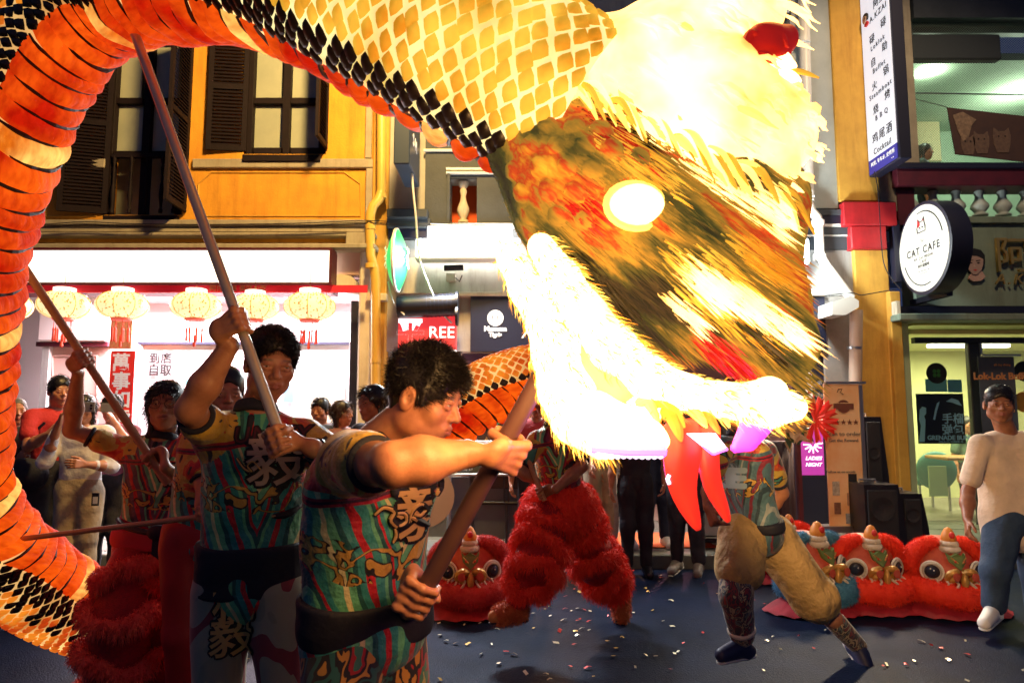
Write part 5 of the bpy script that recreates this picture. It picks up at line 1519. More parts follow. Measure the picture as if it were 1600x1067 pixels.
# ------------------------------------------------------------------ props on the pavement
def props():
    # roll-up banner stand
    b = empty('banner_stand', P(1320, 820, 6.9), 'tall orange-cream restaurant banner stand between the flowers and the black speakers', 'banner')
    Yb = 6.85
    bm = mat('banner_orange_cream', (.85, .62, .36), rough=.4, c2=(.75, .36, .14), nscale=2.5)
    bx(1292, 600, 1347, 822, Yb, .02, bm, 'panel', b)
    bx(1347.3, 602, 1353, 824, Yb-.01, .05, M_STEEL, 'side_frame', b); bx(1290, 596, 1353, 599.5, Yb-.01, .05, M_STEEL, 'top_bar', b); bx(1288, 822.5, 1355, 832, Yb-.05, .16, M_STEEL, 'base', b)
    e = P(1318, 635, Yb-.004); ink = mat('banner_ink', (.16, .05, .03)); sg = mat('banner_slate_ink', (.10, .11, .13))
    MB().lathe([(.05, 0), (.066, .001), (.066, .003), (.05, .003)], e, 24, (0, -1, 0)).build('emblem_ring', ink, b)
    MB().box(e[0]-.10, e[0]+.10, e[1]-.005, e[1]-.001, e[2]-.028, e[2]+.03).build('emblem_band', ink, b)
    flat_text('INKO', 1318, 634, Yb-.006, 9, bm, b, offset=.01)
    MB().tube([P(x, y, Yb-.004) for x, y in ((1308, 613), (1310, 608), (1316, 607), (1313, 613), (1318, 616))], .004, 4).build('emblem_bird', ink, b)
    flat_text('★★★★★', 1318, 660, Yb-.004, 10, ink, b); flat_text('Scan to order', 1318, 678, Yb-.004, 9.5, sg, b); flat_text('Get the Reward', 1318, 688, Yb-.004, 7, sg, b)
    flat_text('1 Follow us on socials', 1312, 737, Yb-.004, 5.5, sg, b)
    for (x0, y0, x1, y1, c) in ((1326, 740, 1339, 762, (.02, .02, .025)), (1301, 752, 1312, 774, (.55, .5, .42)), (1324, 770, 1336, 790, (.5, .3, .2)), (1304, 785, 1314, 803, (.25, .12, .08)), (1322, 802, 1334, 818, (.35, .4, .45))):
        bx(x0, y0, x1, y1, Yb-.005, .004, mat('banner_picture', c, c2=tuple(v*.5 for v in c), nscale=40), 'printed_picture', b)
    # purple screen and white lightbox strip behind
    s = empty('led_screen', P(1268, 710, 7.5), 'glowing magenta screen with white slanted text behind the flower stand', 'screen')
    bx(1248, 668, 1290, 745, 7.5, .06, M_NAVY, 'housing', s, .01); bx(1251, 671, 1287, 742, 7.494, .005, G_PURPLE, 'screen_face', s)
    flat_text('LADIES', 1271, 716, 7.49, 8, G_LETTER, s, shear=.3); flat_text('NIGHT', 1271, 726, 7.49, 8, G_LETTER, s, shear=.3)
    for i in range(7):
        a = i*.5; MB().tube([P(1270+3*math.cos(a), 695+3*math.sin(a), 7.492), P(1270+15*math.cos(a), 692+16*math.sin(a), 7.492)], .006, 4).build('starburst_ray', G_LETTER, s)
    w = empty('menu_lightbox', P(1264, 600, 7.8), 'thin vertical lit menu strip on the dark wall above the red bow', 'sign')
    bx(1261, 580, 1269, 622, 7.85, .05, glow('menu_glow', (1, .8, .6), 1.0), 'panel', w)
    for i in range(4): bx(1262.5, 584+i*9, 1267.5, 588+i*9, 7.845, .003, PRR, 'menu_print', w)
    # silver foil decoration
    sf = empty('foil_ribbon', P(1282, 600, 7.6), 'crumpled silver foil ribbons hanging on the dark wall above the screen', 'decoration')
    rng = np.random.default_rng(12); sm = mat('silver_foil', (.6, .62, .66), rough=.2, metal=.9)
    for i in range(9):
        p = P(1272+rng.uniform(0, 20), 592+rng.uniform(0, 45), 7.6); pts = [p]
        for k in range(4): pts.append(pts[-1]+np.array([rng.uniform(-.06, .06), rng.uniform(-.03, .03), rng.uniform(-.06, .04)]))
        c = catmull(pts, 4); V = []; F = []
        for j, q in enumerate(c): V += [q+np.array([0, 0, .018]), q-np.array([0, .01, .018])]
        F = [[2*j, 2*j+1, 2*j+3, 2*j+2] for j in range(len(c)-1)]
        link('ribbon', mesh_np('ribbon', V, F), sm, sf)
    # flower stand
    f = empty('flower_stand', P(1228, 830, 6.9), 'draped flower stand with a big red paper bow and pale leaves beside the banner stand', 'flower stand')
    dr = mat('dark_drape', (.06, .03, .035), rough=.8, c2=(.03, .02, .03), nscale=8)
    x0, x1 = P(1200, 700, 6.95)[0], P(1247, 700, 6.95)[0]; zt = P(1220, 690, 6.95)[2]
    V = []; F = []; n = 60
    for j, z in enumerate((.14, zt*.5, zt)):
        for i in range(n):
            t = 2*math.pi*i/n; r = 1+.07*math.sin(t*13)*(1-j*.3)
            V.append((.5*(x0+x1)+.5*(x1-x0)*r*math.cos(t), 7.1+.16*r*math.sin(t), z))
    for j in range(2):
        for i in range(n): F.append([j*n+i, j*n+(i+1) % n, (j+1)*n+(i+1) % n, (j+1)*n+i])
    F.append([2*n+i for i in range(n)])
    link('drape', mesh_np('drape', V, F), dr, f, True)
    bx(1247.5, 690, 1254, 830, 7.05, .05, M_MAROON, 'stand_leg', f)
    rb = mat('red_bow_paper', (.65, .02, .012), rough=.6, emit=(.9, .03, .01), es=.12)
    for i in range(9):
        c = P(1272, 655, 6.85); t = -1.9+i*.45
        p = [c, c+.12*A3((math.cos(t-.25), -.3, math.sin(t-.25))), c+.24*A3((math.cos(t-.12), -.1, math.sin(t-.12))), c+.20*A3((math.cos(t), -.25, math.sin(t))), c+.24*A3((math.cos(t+.12), -.1, math.sin(t+.12))), c+.12*A3((math.cos(t+.25), .0, math.sin(t+.25)))]
        MB().poly(p, (0, .012, 0)).build('bow_petal', rb, f)
    lf = mat('dried_leaf', (.50, .34, .20), rough=.7); lg = mat('dark_leaf', (.03, .07, .035), rough=.6)
    rng = np.random.default_rng(4)
    for i in range(46):
        c = P(1236+rng.normal()*10, 672+rng.normal()*9, 6.9+rng.uniform(-.1, .1)); a = rng.uniform(0, 6.28); L = rng.uniform(.10, .22); d = A3((math.cos(a), rng.uniform(-.7, .2), math.sin(a)*.8)); d = nrm(d); sd = nrm(np.cross(d, (0, 1, .3)))
        m = c+d*L*.5
        MB().poly([c, m+sd*L*.18, c+d*L, m-sd*L*.18], nrm(np.cross(d, sd))*.003).build('leaf', lf if i % 3 else lg, f)
    fl = mat('orange_flower', (.6, .15, .04), rough=.7)
    for i in range(8):
        c = P(1252+rng.normal()*8, 640+rng.normal()*10, 6.82)
        for k in range(6):
            t = k*1.047; MB().sphere(c+.025*A3((math.cos(t), 0, math.sin(t))), (.022, .01, .022), 7, 5).build('petal', fl, f)
    # speakers
    sp = [('tall narrow black loudspeaker standing at the back by the ochre pillar', 1356, 651, 1392, 842, 6.95, .35),
          ('large black loudspeaker cabinet in the middle of the three', 1352, 757, 1414, 850, 6.55, .4),
          ('low black loudspeaker nearest the cafe door, top level with the table', 1409, 771, 1450, 850, 6.62, .4)]
    gr = mat('speaker_grille', (.014, .015, .022), rough=.7, bump=.6, bscale=200)
    for lb, x0, y0, x1, y1, Y, dp in sp:
        X0, X1 = P(x0, 800, Y)[0], P(x1, 800, Y)[0]; zt = P((x0+x1)/2, y0, Y)[2]
        o = empty('loudspeaker', ((X0+X1)/2, Y, .136), lb, 'loudspeaker', 'black loudspeakers beside the banner stand')
        z0 = .137 if Y > 6.84 else 0
        pts = [(X0, Y, z0), (X1+.02, Y, z0), (X1, Y, z0+(zt-z0)*.55), (X1-.05, Y, zt), (X0, Y, zt)]
        MB().poly(pts, (0, dp, 0)).build('cabinet', M_BLACKP, o)
        W = X1-X0-.07
        MB().box(X0+.02, X0+W, Y-.02, Y-.001, z0+.08, zt-.05, .01).build('grille', gr, o)
        for k in (.3, .72): MB().lathe([(.0, .0), (W*.33, .004), (W*.36, .012), (W*.3, .006), (W*.1, -.004), (0, .002)], (X0+W*.5, Y-.022, z0+(zt-z0)*k), 20, (0, -1, 0)).build('cone', gr, o, True)
        MB().tube([(X0+.05, Y+dp*.5, zt), (X0+.06, Y+dp*.5, zt+.03), (X0+W*.7, Y+dp*.5, zt+.03), (X0+W*.72, Y+dp*.5, zt)], .01, 6).build('handle', M_STEEL, o)
    # menu counter left, behind the front man
    m = empty('menu_board', P(745, 720, 6.95), 'slanted black menu board in a white frame on a stand behind the outstretched arm', 'board')
    pts = [P(x, y, Y) for x, y, Y in ((694, 690, 7.05), (846, 690, 7.05), (850, 741, 6.9), (692, 741, 6.9))]
    MB().poly(pts, (0, .02, 0)).build('board', mat('menu_black', (.015, .02, .025), rough=.4), m)
    MB().tube([p+np.array([0, -.01, 0]) for p in pts+[pts[0]]], .014, 4).build('frame', M_WHITE, m)
    for c in range(3):
        for r in range(6):
            flat_text('Noodle Soup  8.9' if r else 'MENU', 722+c*48, 698+r*7, 7.02-.025*r, 4.5 if r else 6, PRW, m)
    for x in (701, 842): bx(x-3, 742, x+3, 842, 6.96, .05, M_STEEL, 'leg', m)
    bx(703, 745, 838, 842, 7.02, .02, mat('counter_panel', (.10, .12, .16), rough=.5), 'panel', m)
    a = empty('a_board', P(680, 790, 6.9), 'pale teal advertising board with dark strokes beside the counter', 'board')
    bx(668, 748, 698, 838, 6.85, .04, mat('a_board_teal', (.30, .42, .38), rough=.6), 'panel', a); 
    for i, (x, y) in enumerate(((681, 782), (688, 790), (676, 800), (690, 770))): bx(x, y, x+5, y+2.5, 6.845, .004, INK, 'stroke', a); 
    MB().cyl(P(662, 775, 6.8), P(662, 775, 6.86), .30, n=30).build('round_panel', mat('round_pinkish', (.4, .3, .27)), a)
    # table
    t = empty('restaurant_table', P(800, 800, 6.9), 'long wooden table laid with small bowls on the five-foot way', 'table')
    X0, X1 = P(745, 750, 7.2)[0], P(885, 750, 7.2)[0]; zt = P(800, 752, 7.2)[2]
    MB().box(X0, X1, 7.05, 7.75, zt-.04, zt, .008).build('tabletop', M_WOOD, t)
    for x in (X0+.06, X1-.06):
        for y in (7.12, 7.68): MB().box(x-.025, x+.025, y-.025, y+.025, .136, zt-.04).build('leg', M_BLACKP, t)
    wh = mat('bowl_glaze', (.62, .60, .40), rough=.25)
    for i, (px, r, c, lb) in enumerate(((788, .052, wh, 'small cream bowl near the table edge, left one'), (812, .062, mat('yellow_bowl', (.55, .48, .12), rough=.25), 'larger yellow bowl in the middle of the wooden table'), (834, .05, wh, 'small cream bowl half hidden behind the pole'))):
        c0 = P(px, 748, 7.2); c0[2] = zt+.001
        tag(MB().lathe([(r*.45, 0), (r*.5, .008), (r*.8, .03), (r, .055), (r*.95, .055), (r*.7, .025), (r*.3, .012), (0, .011)], c0, 20).build('bowl', c, None, True), lb, 'bowl')
    # chairs
    for i, (px, Y, lb) in enumerate(((765, 6.95, 'black metal chair tucked under the left end of the table'), (818, 6.93, 'black metal chair beside the running dancer, back towards the street'))):
        c = empty('chair', (P(px, 800, Y)[0], Y, .137), lb, 'chair', 'black chairs pushed in at the restaurant table')
        cx = P(px, 800, Y)[0]; w = .19
        MB().box(cx-w, cx+w, Y, Y+.36, .56, .59, .01).build('seat', M_BLACKP, c)
        MB().box(cx-w, cx+w, Y-.02, Y, .72, .93, .008).build('backrest', M_BLACKP, c)
        MB().tube([(cx-w, Y-.01, .58), (cx-w, Y-.015, .95), (cx-w+.04, Y-.015, .98), (cx+w-.04, Y-.015, .98), (cx+w, Y-.015, .95), (cx+w, Y-.01, .58)], .011, 6).build('back_frame', mat('chair_metal', (.08, .08, .09), rough=.3, metal=.7), c)
        for sx in (-w+.015, w-.015):
            for y in (Y+.01, Y+.34): MB().cyl((cx+sx, y, .137), (cx+sx*.95, y, .56), .012, n=7).build('leg', MATS['chair_metal'], c)
    # notices in the restaurant window
    n = empty('notice_cards', P(785, 640, 7.9), 'green and white notices stuck on the restaurant front above the table', 'notice')
    gm = mat('notice_green', (.02, .25, .10), rough=.5, emit=(.02, .4, .2), es=.25)
    bx(784, 616, 806, 640, 7.95, .005, gm, 'card', n); bx(786, 619, 804, 627, 7.945, .003, PRR, 'card_print', n)
    bx(786, 642, 806, 660, 7.95, .005, M_PAPER, 'card', n)
    c0 = P(776, 651, 7.94); MB().cyl(c0, c0+np.array([0, -.004, 0]), .05, n=20).build('badge', mat('badge_white', (.5, .6, .5)), n); MB().cyl(c0+np.array([0, -.005, 0]), c0+np.array([0, -.008, 0]), .032, n=16).build('badge_centre', gm, n)
    bx(770, 652, 782, 662, 7.95, .004, gm, 'card', n)
    wm = empty('wall_light', P(755, 650, 9), 'warm amber lamp glow inside the restaurant behind the red dragon belly', 'lamp')
    MB().sphere(P(757, 650, 9.2), .09, 12, 8).build('bulb', glow('amber_bulb', (1, .45, .1), 4), wm, True)
    MB().cyl(P(757, 650, 9.2)+np.array([0, 0, .09]), (P(757, 650, 9.2)[0], 9.2, 2.74), .008, n=6).build('cord', M_BLACKP, wm)
    # white bin beside right running dancer
    k = empty('crate', P(1110, 820, 6.9), 'pale grey equipment box standing on a black base behind the right runner', 'box')
    bx(1098, 790, 1126, 838, 6.9, .3, M_GREYW, 'body', k, .01); bx(1092, 839, 1135, 848, 6.87, .4, M_BLACKP, 'base', k, .01)
props()

# ------------------------------------------------------------------ lion heads resting on the road
def fur_mat(name, c, c2):
    return mat(name, c, rough=.75, c2=c2, nscale=9)
FUR_RED = fur_mat('fur_red', (.92, .055, .015), (.80, .025, .010))
FUR_PINK = fur_mat('fur_pink_red', (.62, .07, .06), (.50, .02, .03))
FUR_BLUE = fur_mat('fur_blue', (.08, .28, .45), (.05, .18, .32))
FUR_WHITE = fur_mat('fur_white', (.70, .62, .52), (.6, .5, .42))
FUR_ORANGE = fur_mat('fur_orange', (.62, .17, .05), (.5, .10, .03))
M_LGOLD = mat('lion_gold', (.50, .26, .06), rough=.4, metal=.3)
M_LGREEN = mat('lion_green', (.12, .18, .05), rough=.45)
M_LSKIN = mat('lion_skin', (.55, .10, .05), rough=.5, c2=(.45, .05, .03), nscale=20)
M_LDARK = mat('lion_dark', (.02, .015, .02), rough=.3)

def lion_head(px, py_ground, Y, label, fm, s=1.0, yaw=0.0):
    g = P(px, py_ground, Y); base = np.array([g[0], Y, 0.0])
    r = empty('lion_head', (0, 0, 0), label, 'lion head', 'lion dance heads resting along the kerb')
    W = lambda x, y, z: np.array([x, y, z])
    def sdf(nm, build, m, parent, h=.011, disp=None, furn=0, L=.03, fw=.0016, droop=.3, seed=1):
        S = Sculpt(h); build(S)
        if disp: S.disp = disp
        V, F = S.mesh(); o = link(nm, mesh_np(nm, V, F), m, parent, True)
        if furn: fur('fur', V, F, furn, L, fw, m, o, droop=droop, seed=seed)
        return o
    # mouth roll: wide fur lip
    def lip(S):
        pts = [W(.33*math.sin(a), -.05-.25*math.cos(a), .17+.03*abs(math.sin(a))) for a in np.linspace(-1.75, 1.75, 11)]
        for a, b in zip(pts[:-1], pts[1:]): S.cap(a, b, .085, k=.03)
    sdf('fur_lip', lip, fm, r, furn=9000, L=.035)
    sdf('skull', lambda S: (S.ell(W(0, .08, .36), (.30, .26, .24), k=.05), S.ell(W(0, -.05, .33), (.17, .2, .14), k=.06)), M_LSKIN, r)
    # ear / brow arcs of thick fur
    for sx in (-1, 1):
        def arc(S):
            pts = [W(sx*(.10+.23*math.sin(a)), -.06+.08*a*.3, .44+.13*math.cos(a*1.0)-.02*a) for a in np.linspace(0.1, 2.2, 8)]
            for i, (a, b) in enumerate(zip(pts[:-1], pts[1:])): S.cap(a, b, .045+.018*math.sin(i/7*3.1), k=.02)
        sdf('fur_brow', arc, fm, r, furn=5200, L=.032, seed=3+sx)
        # eye
        c = W(sx*.20, -.145, .345); R = np.eye(3)
        yawm = np.array(Matrix.Rotation(sx*.45, 3, 'Z'))
        e = MB().sphere(c, (.085, .045, .074), 20, 12, yawm).build('eye', M_LDARK, r, True)
        n = yawm@A3((0, -1, 0)); u = yawm@A3((1, 0, 0))
        for (ra, rb, dd, m) in ((.092, .080, .018, M_WHITE), (.074, .064, .032, mat('lion_eye_ring', (.5, .45, .38)))):
            MB().tube([c+n*dd+u*ra*math.cos(t)+np.array([0, 0, rb*math.sin(t)]) for t in np.linspace(0, 2*math.pi, 25)], .010, 6).build('eye_ring', m, e, True)
        MB().sphere(c+n*.040+u*.01*sx, (.042, .014, .042), 14, 8, yawm).build('pupil', mat('lion_pupil', (.02, .03, .06), rough=.05), e, True)
        MB().sphere(c+n*.054+u*.014+np.array([0, 0, .014]), .006, 6, 5).build('glint', M_WHITE, e, True)
        # horn-like nostrils / scrolls
        MB().tube(catmull([W(sx*.03, -.25, .35), W(sx*.07, -.30, .37), W(sx*.12, -.28, .345), W(sx*.115, -.25, .30), W(sx*.07, -.27, .295)], 5), .028, 8).build('nostril', M_LGOLD, r, True)
        MB().lathe([(.0, 0), (.030, .002), (.034, .012), (.02, .016), (0, .012)], W(sx*.085, -.325, .335), 14, (0, -1, 0)).build('nostril_disc', M_LSKIN, r, True)
        # white curls
        for k in range(3):
            x = sx*(.05+.075*k)
            MB().tube(catmull([W(x, -.27+.03*k, .29), W(x+sx*.015, -.325+.03*k, .27), W(x+sx*.045, -.33+.04*k, .245), W(x+sx*.07, -.30+.04*k, .25), W(x+sx*.05, -.28+.04*k, .275)], 4), .011, 6).build('white_curl', FUR_WHITE, r, True)
        # side beard cloth
        MB().poly([W(sx*.36, .0, .10), W(sx*.42, -.05, .0045), W(sx*.30, -.22, .0045), W(sx*.28, -.2, .10)], (0, .02, 0)).build('side_cloth', M_LSKIN, r)
    # green mask
    MB().poly([W(-.085, -.20, .50), W(-.05, -.22, .475), W(0, -.22, .50), W(.05, -.22, .475), W(.085, -.20, .50), W(.07, -.23, .43), W(0, -.27, .375), W(-.07, -.23, .43)], (0, .03, 0)).build('forehead_mask', M_LGREEN, r)
    for sx in (-1, 1): 
        MB().tube([W(sx*.02, -.265, .43), W(sx*.05, -.245, .455), W(sx*.07, -.235, .47)], .006, 5).build('mask_line', M_LGOLD, r)
        MB().sphere(W(sx*.038, -.255, .44), (.014, .006, .010), 8, 6).build('mask_eye', PRR, r, True)
    MB().lathe([(.0, 0), (.028, .02), (.035, .06), (.02, .11), (.0, .13)], W(0, -.315, .24), 12).build('nose_bead', M_LGOLD, r, True)
    # crown: white fur ring and pompom
    sdf('fur_ring', lambda S: S.torus(W(0, -.10, .565), (0, 0, 1), .055, .022, k=.01), FUR_WHITE, r, furn=1800, L=.014)
    sdf('fur_ring', lambda S: S.torus(W(0, -.10, .52), (0, 0, 1), .07, .024, k=.01), FUR_WHITE, r, furn=1800, L=.014, seed=2)
    MB().lathe([(.06, 0), (.068, .02), (.055, .06), (.03, .10), (0, .115)], W(0, -.10, .585), 16).build('pompom', mat('lion_pompom', (.62, .22, .03), rough=.5), r, True)
    MB().sphere(W(0, -.155, .635), (.028, .02, .03), 10, 8).build('mirror', PRR, r, True)
    # lower cloth spread on the ground
    V = []; F = []; n = 30
    for j in range(4):
        for i in range(n+1):
            a = -1.8+3.6*i/n; rr = .26+.05*j
            V.append(W(1.35*rr*math.sin(a), -.04-.9*rr*math.cos(a), .10-.028*j+.008*math.sin(i*2.1+j)))
    for j in range(3):
        for i in range(n): F.append([j*(n+1)+i, j*(n+1)+i+1, (j+1)*(n+1)+i+1, (j+1)*(n+1)+i])
    link('jaw_cloth', mesh_np('jaw_cloth', V, F), mat('jaw_cloth', (.42, .02, .035), rough=.5, c2=(.25, .01, .02), nscale=10), r, True)
    MB().box(-.2, .2, -.1, .25, .004, .16, .03).build('chin_block', M_LDARK, r)
    r.location = base; r.rotation_euler = (0, 0, yaw); r.scale = (s*.80, s*.86, s*.92)
    return r
LH = lion_head(1356, 938, 5.45, 'orange-red furred lion head beside the blue one, crowned with a pompom', FUR_RED, .97, .08)
c = copy_tree(LH); c.location = (P(1478, 938, 5.35)[0], 5.35, 0); c.rotation_euler = (0, 0, -.05); c['label'] = 'orange-red furred lion head next to the legs of the man in the white T-shirt'
lion_head(1268, 938, 5.42, 'blue furred lion head behind the striding leg in khaki trousers', FUR_BLUE, 1.02, .35)
lion_head(733, 935, 5.35, 'pinkish red lion head beside the restaurant, seen past the slanting pole', FUR_PINK, .98, .1)
lh = lion_head(1228, 900, 6.3, 'partly hidden lion head with a red and white crown behind the running man', FUR_RED, .9, .2)
# ------------------------------------------------------------------ the dragon
DR = empty('dragon', (0, 2.5, 0), 'huge glowing gold-scaled dragon held up on poles and looping round the dancers', 'dragon')
CM = [  # px, py, Y, radius, belly direction
    (905, 175, 1.78, .225, (-.15, .95, -.7)), (830, 130, 1.78, .235, (-.12, .95, -.75)), (720, 72, 1.80, .24, (-.10, .85, -.8)), (590, 8, 1.86, .235, (-.05, .72, -.85)), (440, -50, 2.0, .225, (.10, .42, -.9)),
    (290, -48, 2.2, .210, (.32, -.10, -.92)), (175, -14, 2.4, .190, (.78, -.25, -.55)), (92, 62, 2.48, .186, (.86, -.34, -.28)),
    (42, 145, 2.52, .184, (.90, -.36, -.14)), (2, 240, 2.55, .184, (.90, -.36, -.05)), (-26, 320, 2.6, .182, (.90, -.36, .0)), (-50, 410, 2.65, .182, (.90, -.34, .05)), (-62, 520, 2.75, .185, (.88, -.34, .15)), (-70, 640, 2.85, .19, (.80, -.40, .35)), (-70, 760, 3.0, .20, (.62, -.50, .55)), (-25, 850, 3.2, .20, (.46, -.44, .72)), (50, 912, 3.5, .205, (.40, -.42, .78)), (140, 962, 3.85, .20, (.22, -.44, .82)),
    (260, 985, 4.3, .215, (.05, -.45, .8)), (400, 985, 4.8, .21, (-.1, -.3, .9)), (490, 930, 5.0, .21, (-.5, -.4, .5)), (560, 845, 4.9, .21, (-.5, -.6, -.1)), (615, 745, 4.7, .21, (.2, -.7, -.6)), (694, 655, 4.55, .205, (.35, -.55, -.75)),
    (790, 598, 4.5, .20, (.1, -.5, -.85)), (880, 585, 4.6, .19, (-.1, -.5, -.85)), (970, 620, 4.9, .16, (-.2, -.5, -.85)), (1030, 660, 5.2, .10, (-.2, -.5, -.85))]
ctrl = np.array([np.concatenate([P(a, b, c), [d], nrm(e)]) for a, b, c, d, e in CM])
CV = catmull(ctrl, 40)
# resample by arc length
dl = np.linalg.norm(np.diff(CV[:, :3], axis=0), axis=1); al = np.concatenate([[0], np.cumsum(dl)])
LEN = al[-1]
def at(s_):
    return np.array([np.interp(s_, al, CV[:, i]) for i in range(7)])
def fr(s_):
    a = at(s_); b0 = at(max(s_-.01, 0)); b1 = at(min(s_+.01, LEN))
    t = nrm(b1[:3]-b0[:3]); be = nrm(a[4:]-t*np.dot(a[4:], t)); sd = np.cross(t, be)
    return a[:3], a[3], t, be, sd
def pt(s_, th, dr=0.0, fr_=None):
    c, r, t, be, sd = fr_ or fr(s_)
    return c+(r+dr)*(be*math.cos(th)+sd*math.sin(th))

def dragon_mat(name, ca, cb, sa, sb, nscale=5.0, base=(.5, .3, .05), stretch=None):
    """lantern cloth lit from within: inner light put into the emission, two tones mixed by noise"""
    m = mat(name, base, rough=.8, spec=.25)
    nt = m.node_tree; b = nt.nodes['Principled BSDF']; tc = nt.nodes.new('ShaderNodeTexCoord')
    n = nt.nodes.new('ShaderNodeTexNoise'); n.inputs['Scale'].default_value = nscale; n.inputs['Detail'].default_value = 4
    r = nt.nodes.new('ShaderNodeValToRGB'); r.color_ramp.elements[0].position = .36; r.color_ramp.elements[1].position = .64
    r.color_ramp.elements[0].color = (*[v*sa for v in ca], 1); r.color_ramp.elements[1].color = (*[v*sb for v in cb], 1)
    if stretch:
        mp = nt.nodes.new('ShaderNodeMapping'); mp.inputs['Scale'].default_value = stretch[0]; mp.inputs['Rotation'].default_value = stretch[1]
        nt.links.new(tc.outputs['Object'], mp.inputs[0]); nt.links.new(mp.outputs[0], n.inputs['Vector'])
    else:
        nt.links.new(tc.outputs['Object'], n.inputs['Vector'])
    nt.links.new(n.outputs[0], r.inputs[0]); nt.links.new(r.outputs[0], b.inputs['Emission Color']); b.inputs['Emission Strength'].default_value = 1.0
    return m
D_NET = dragon_mat('dragon_net_cloth', (1.0, .66, .16), (1.0, .86, .40), .85, 1.25, 3.0, (.6, .5, .2))
D_NETDIM = dragon_mat('dragon_net_cloth_dim', (1.0, .40, .08), (1.0, .62, .22), .45, .95, 3.0, (.5, .35, .1))
D_SC1 = dragon_mat('dragon_scale_amber', (1.0, .40, .02), (1.0, .60, .06), .55, 1.0, 6.0, (.5, .2, .02))
D_SC2 = dragon_mat('dragon_scale_orange', (1.0, .10, .01), (1.0, .30, .02), .45, .85, 6.0, (.5, .12, .02))
D_SCB = mat('dragon_scale_black', (.018, .012, .012), rough=.4)
D_BEL = dragon_mat('dragon_belly_cloth', (.95, .018, .002), (1.0, .125, .005), .60, 1.10, 4.0, (.25, .01, .0))
D_BELB = dragon_mat('dragon_belly_cloth_bright', (1.0, .22, .01), (1.0, .62, .14), .8, 1.3, 4.0, (.6, .2, .03))
for m_ in (D_BEL, D_BELB):    # gathered cloth creases: bump, plus crease shade darkened into the emission
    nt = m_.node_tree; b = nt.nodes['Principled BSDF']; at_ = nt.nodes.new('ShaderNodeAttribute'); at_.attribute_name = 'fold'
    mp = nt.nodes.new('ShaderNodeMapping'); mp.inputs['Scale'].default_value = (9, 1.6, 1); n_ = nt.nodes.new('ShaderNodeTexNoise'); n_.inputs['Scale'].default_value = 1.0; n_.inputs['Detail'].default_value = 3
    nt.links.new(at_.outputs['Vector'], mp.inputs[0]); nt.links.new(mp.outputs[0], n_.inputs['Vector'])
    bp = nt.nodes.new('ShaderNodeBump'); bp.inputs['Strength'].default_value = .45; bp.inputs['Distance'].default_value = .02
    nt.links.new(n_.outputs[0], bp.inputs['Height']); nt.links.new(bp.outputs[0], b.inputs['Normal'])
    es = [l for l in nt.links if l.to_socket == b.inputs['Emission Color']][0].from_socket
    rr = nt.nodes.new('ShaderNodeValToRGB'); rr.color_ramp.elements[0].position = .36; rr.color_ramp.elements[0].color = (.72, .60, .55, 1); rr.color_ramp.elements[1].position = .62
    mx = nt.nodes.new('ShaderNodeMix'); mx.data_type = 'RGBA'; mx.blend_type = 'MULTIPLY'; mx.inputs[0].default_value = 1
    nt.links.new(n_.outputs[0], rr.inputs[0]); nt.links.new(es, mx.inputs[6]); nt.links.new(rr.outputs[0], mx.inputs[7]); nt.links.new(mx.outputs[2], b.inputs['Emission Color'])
D_SEAM = mat('dragon_seam', (.03, .008, .006), rough=.6)

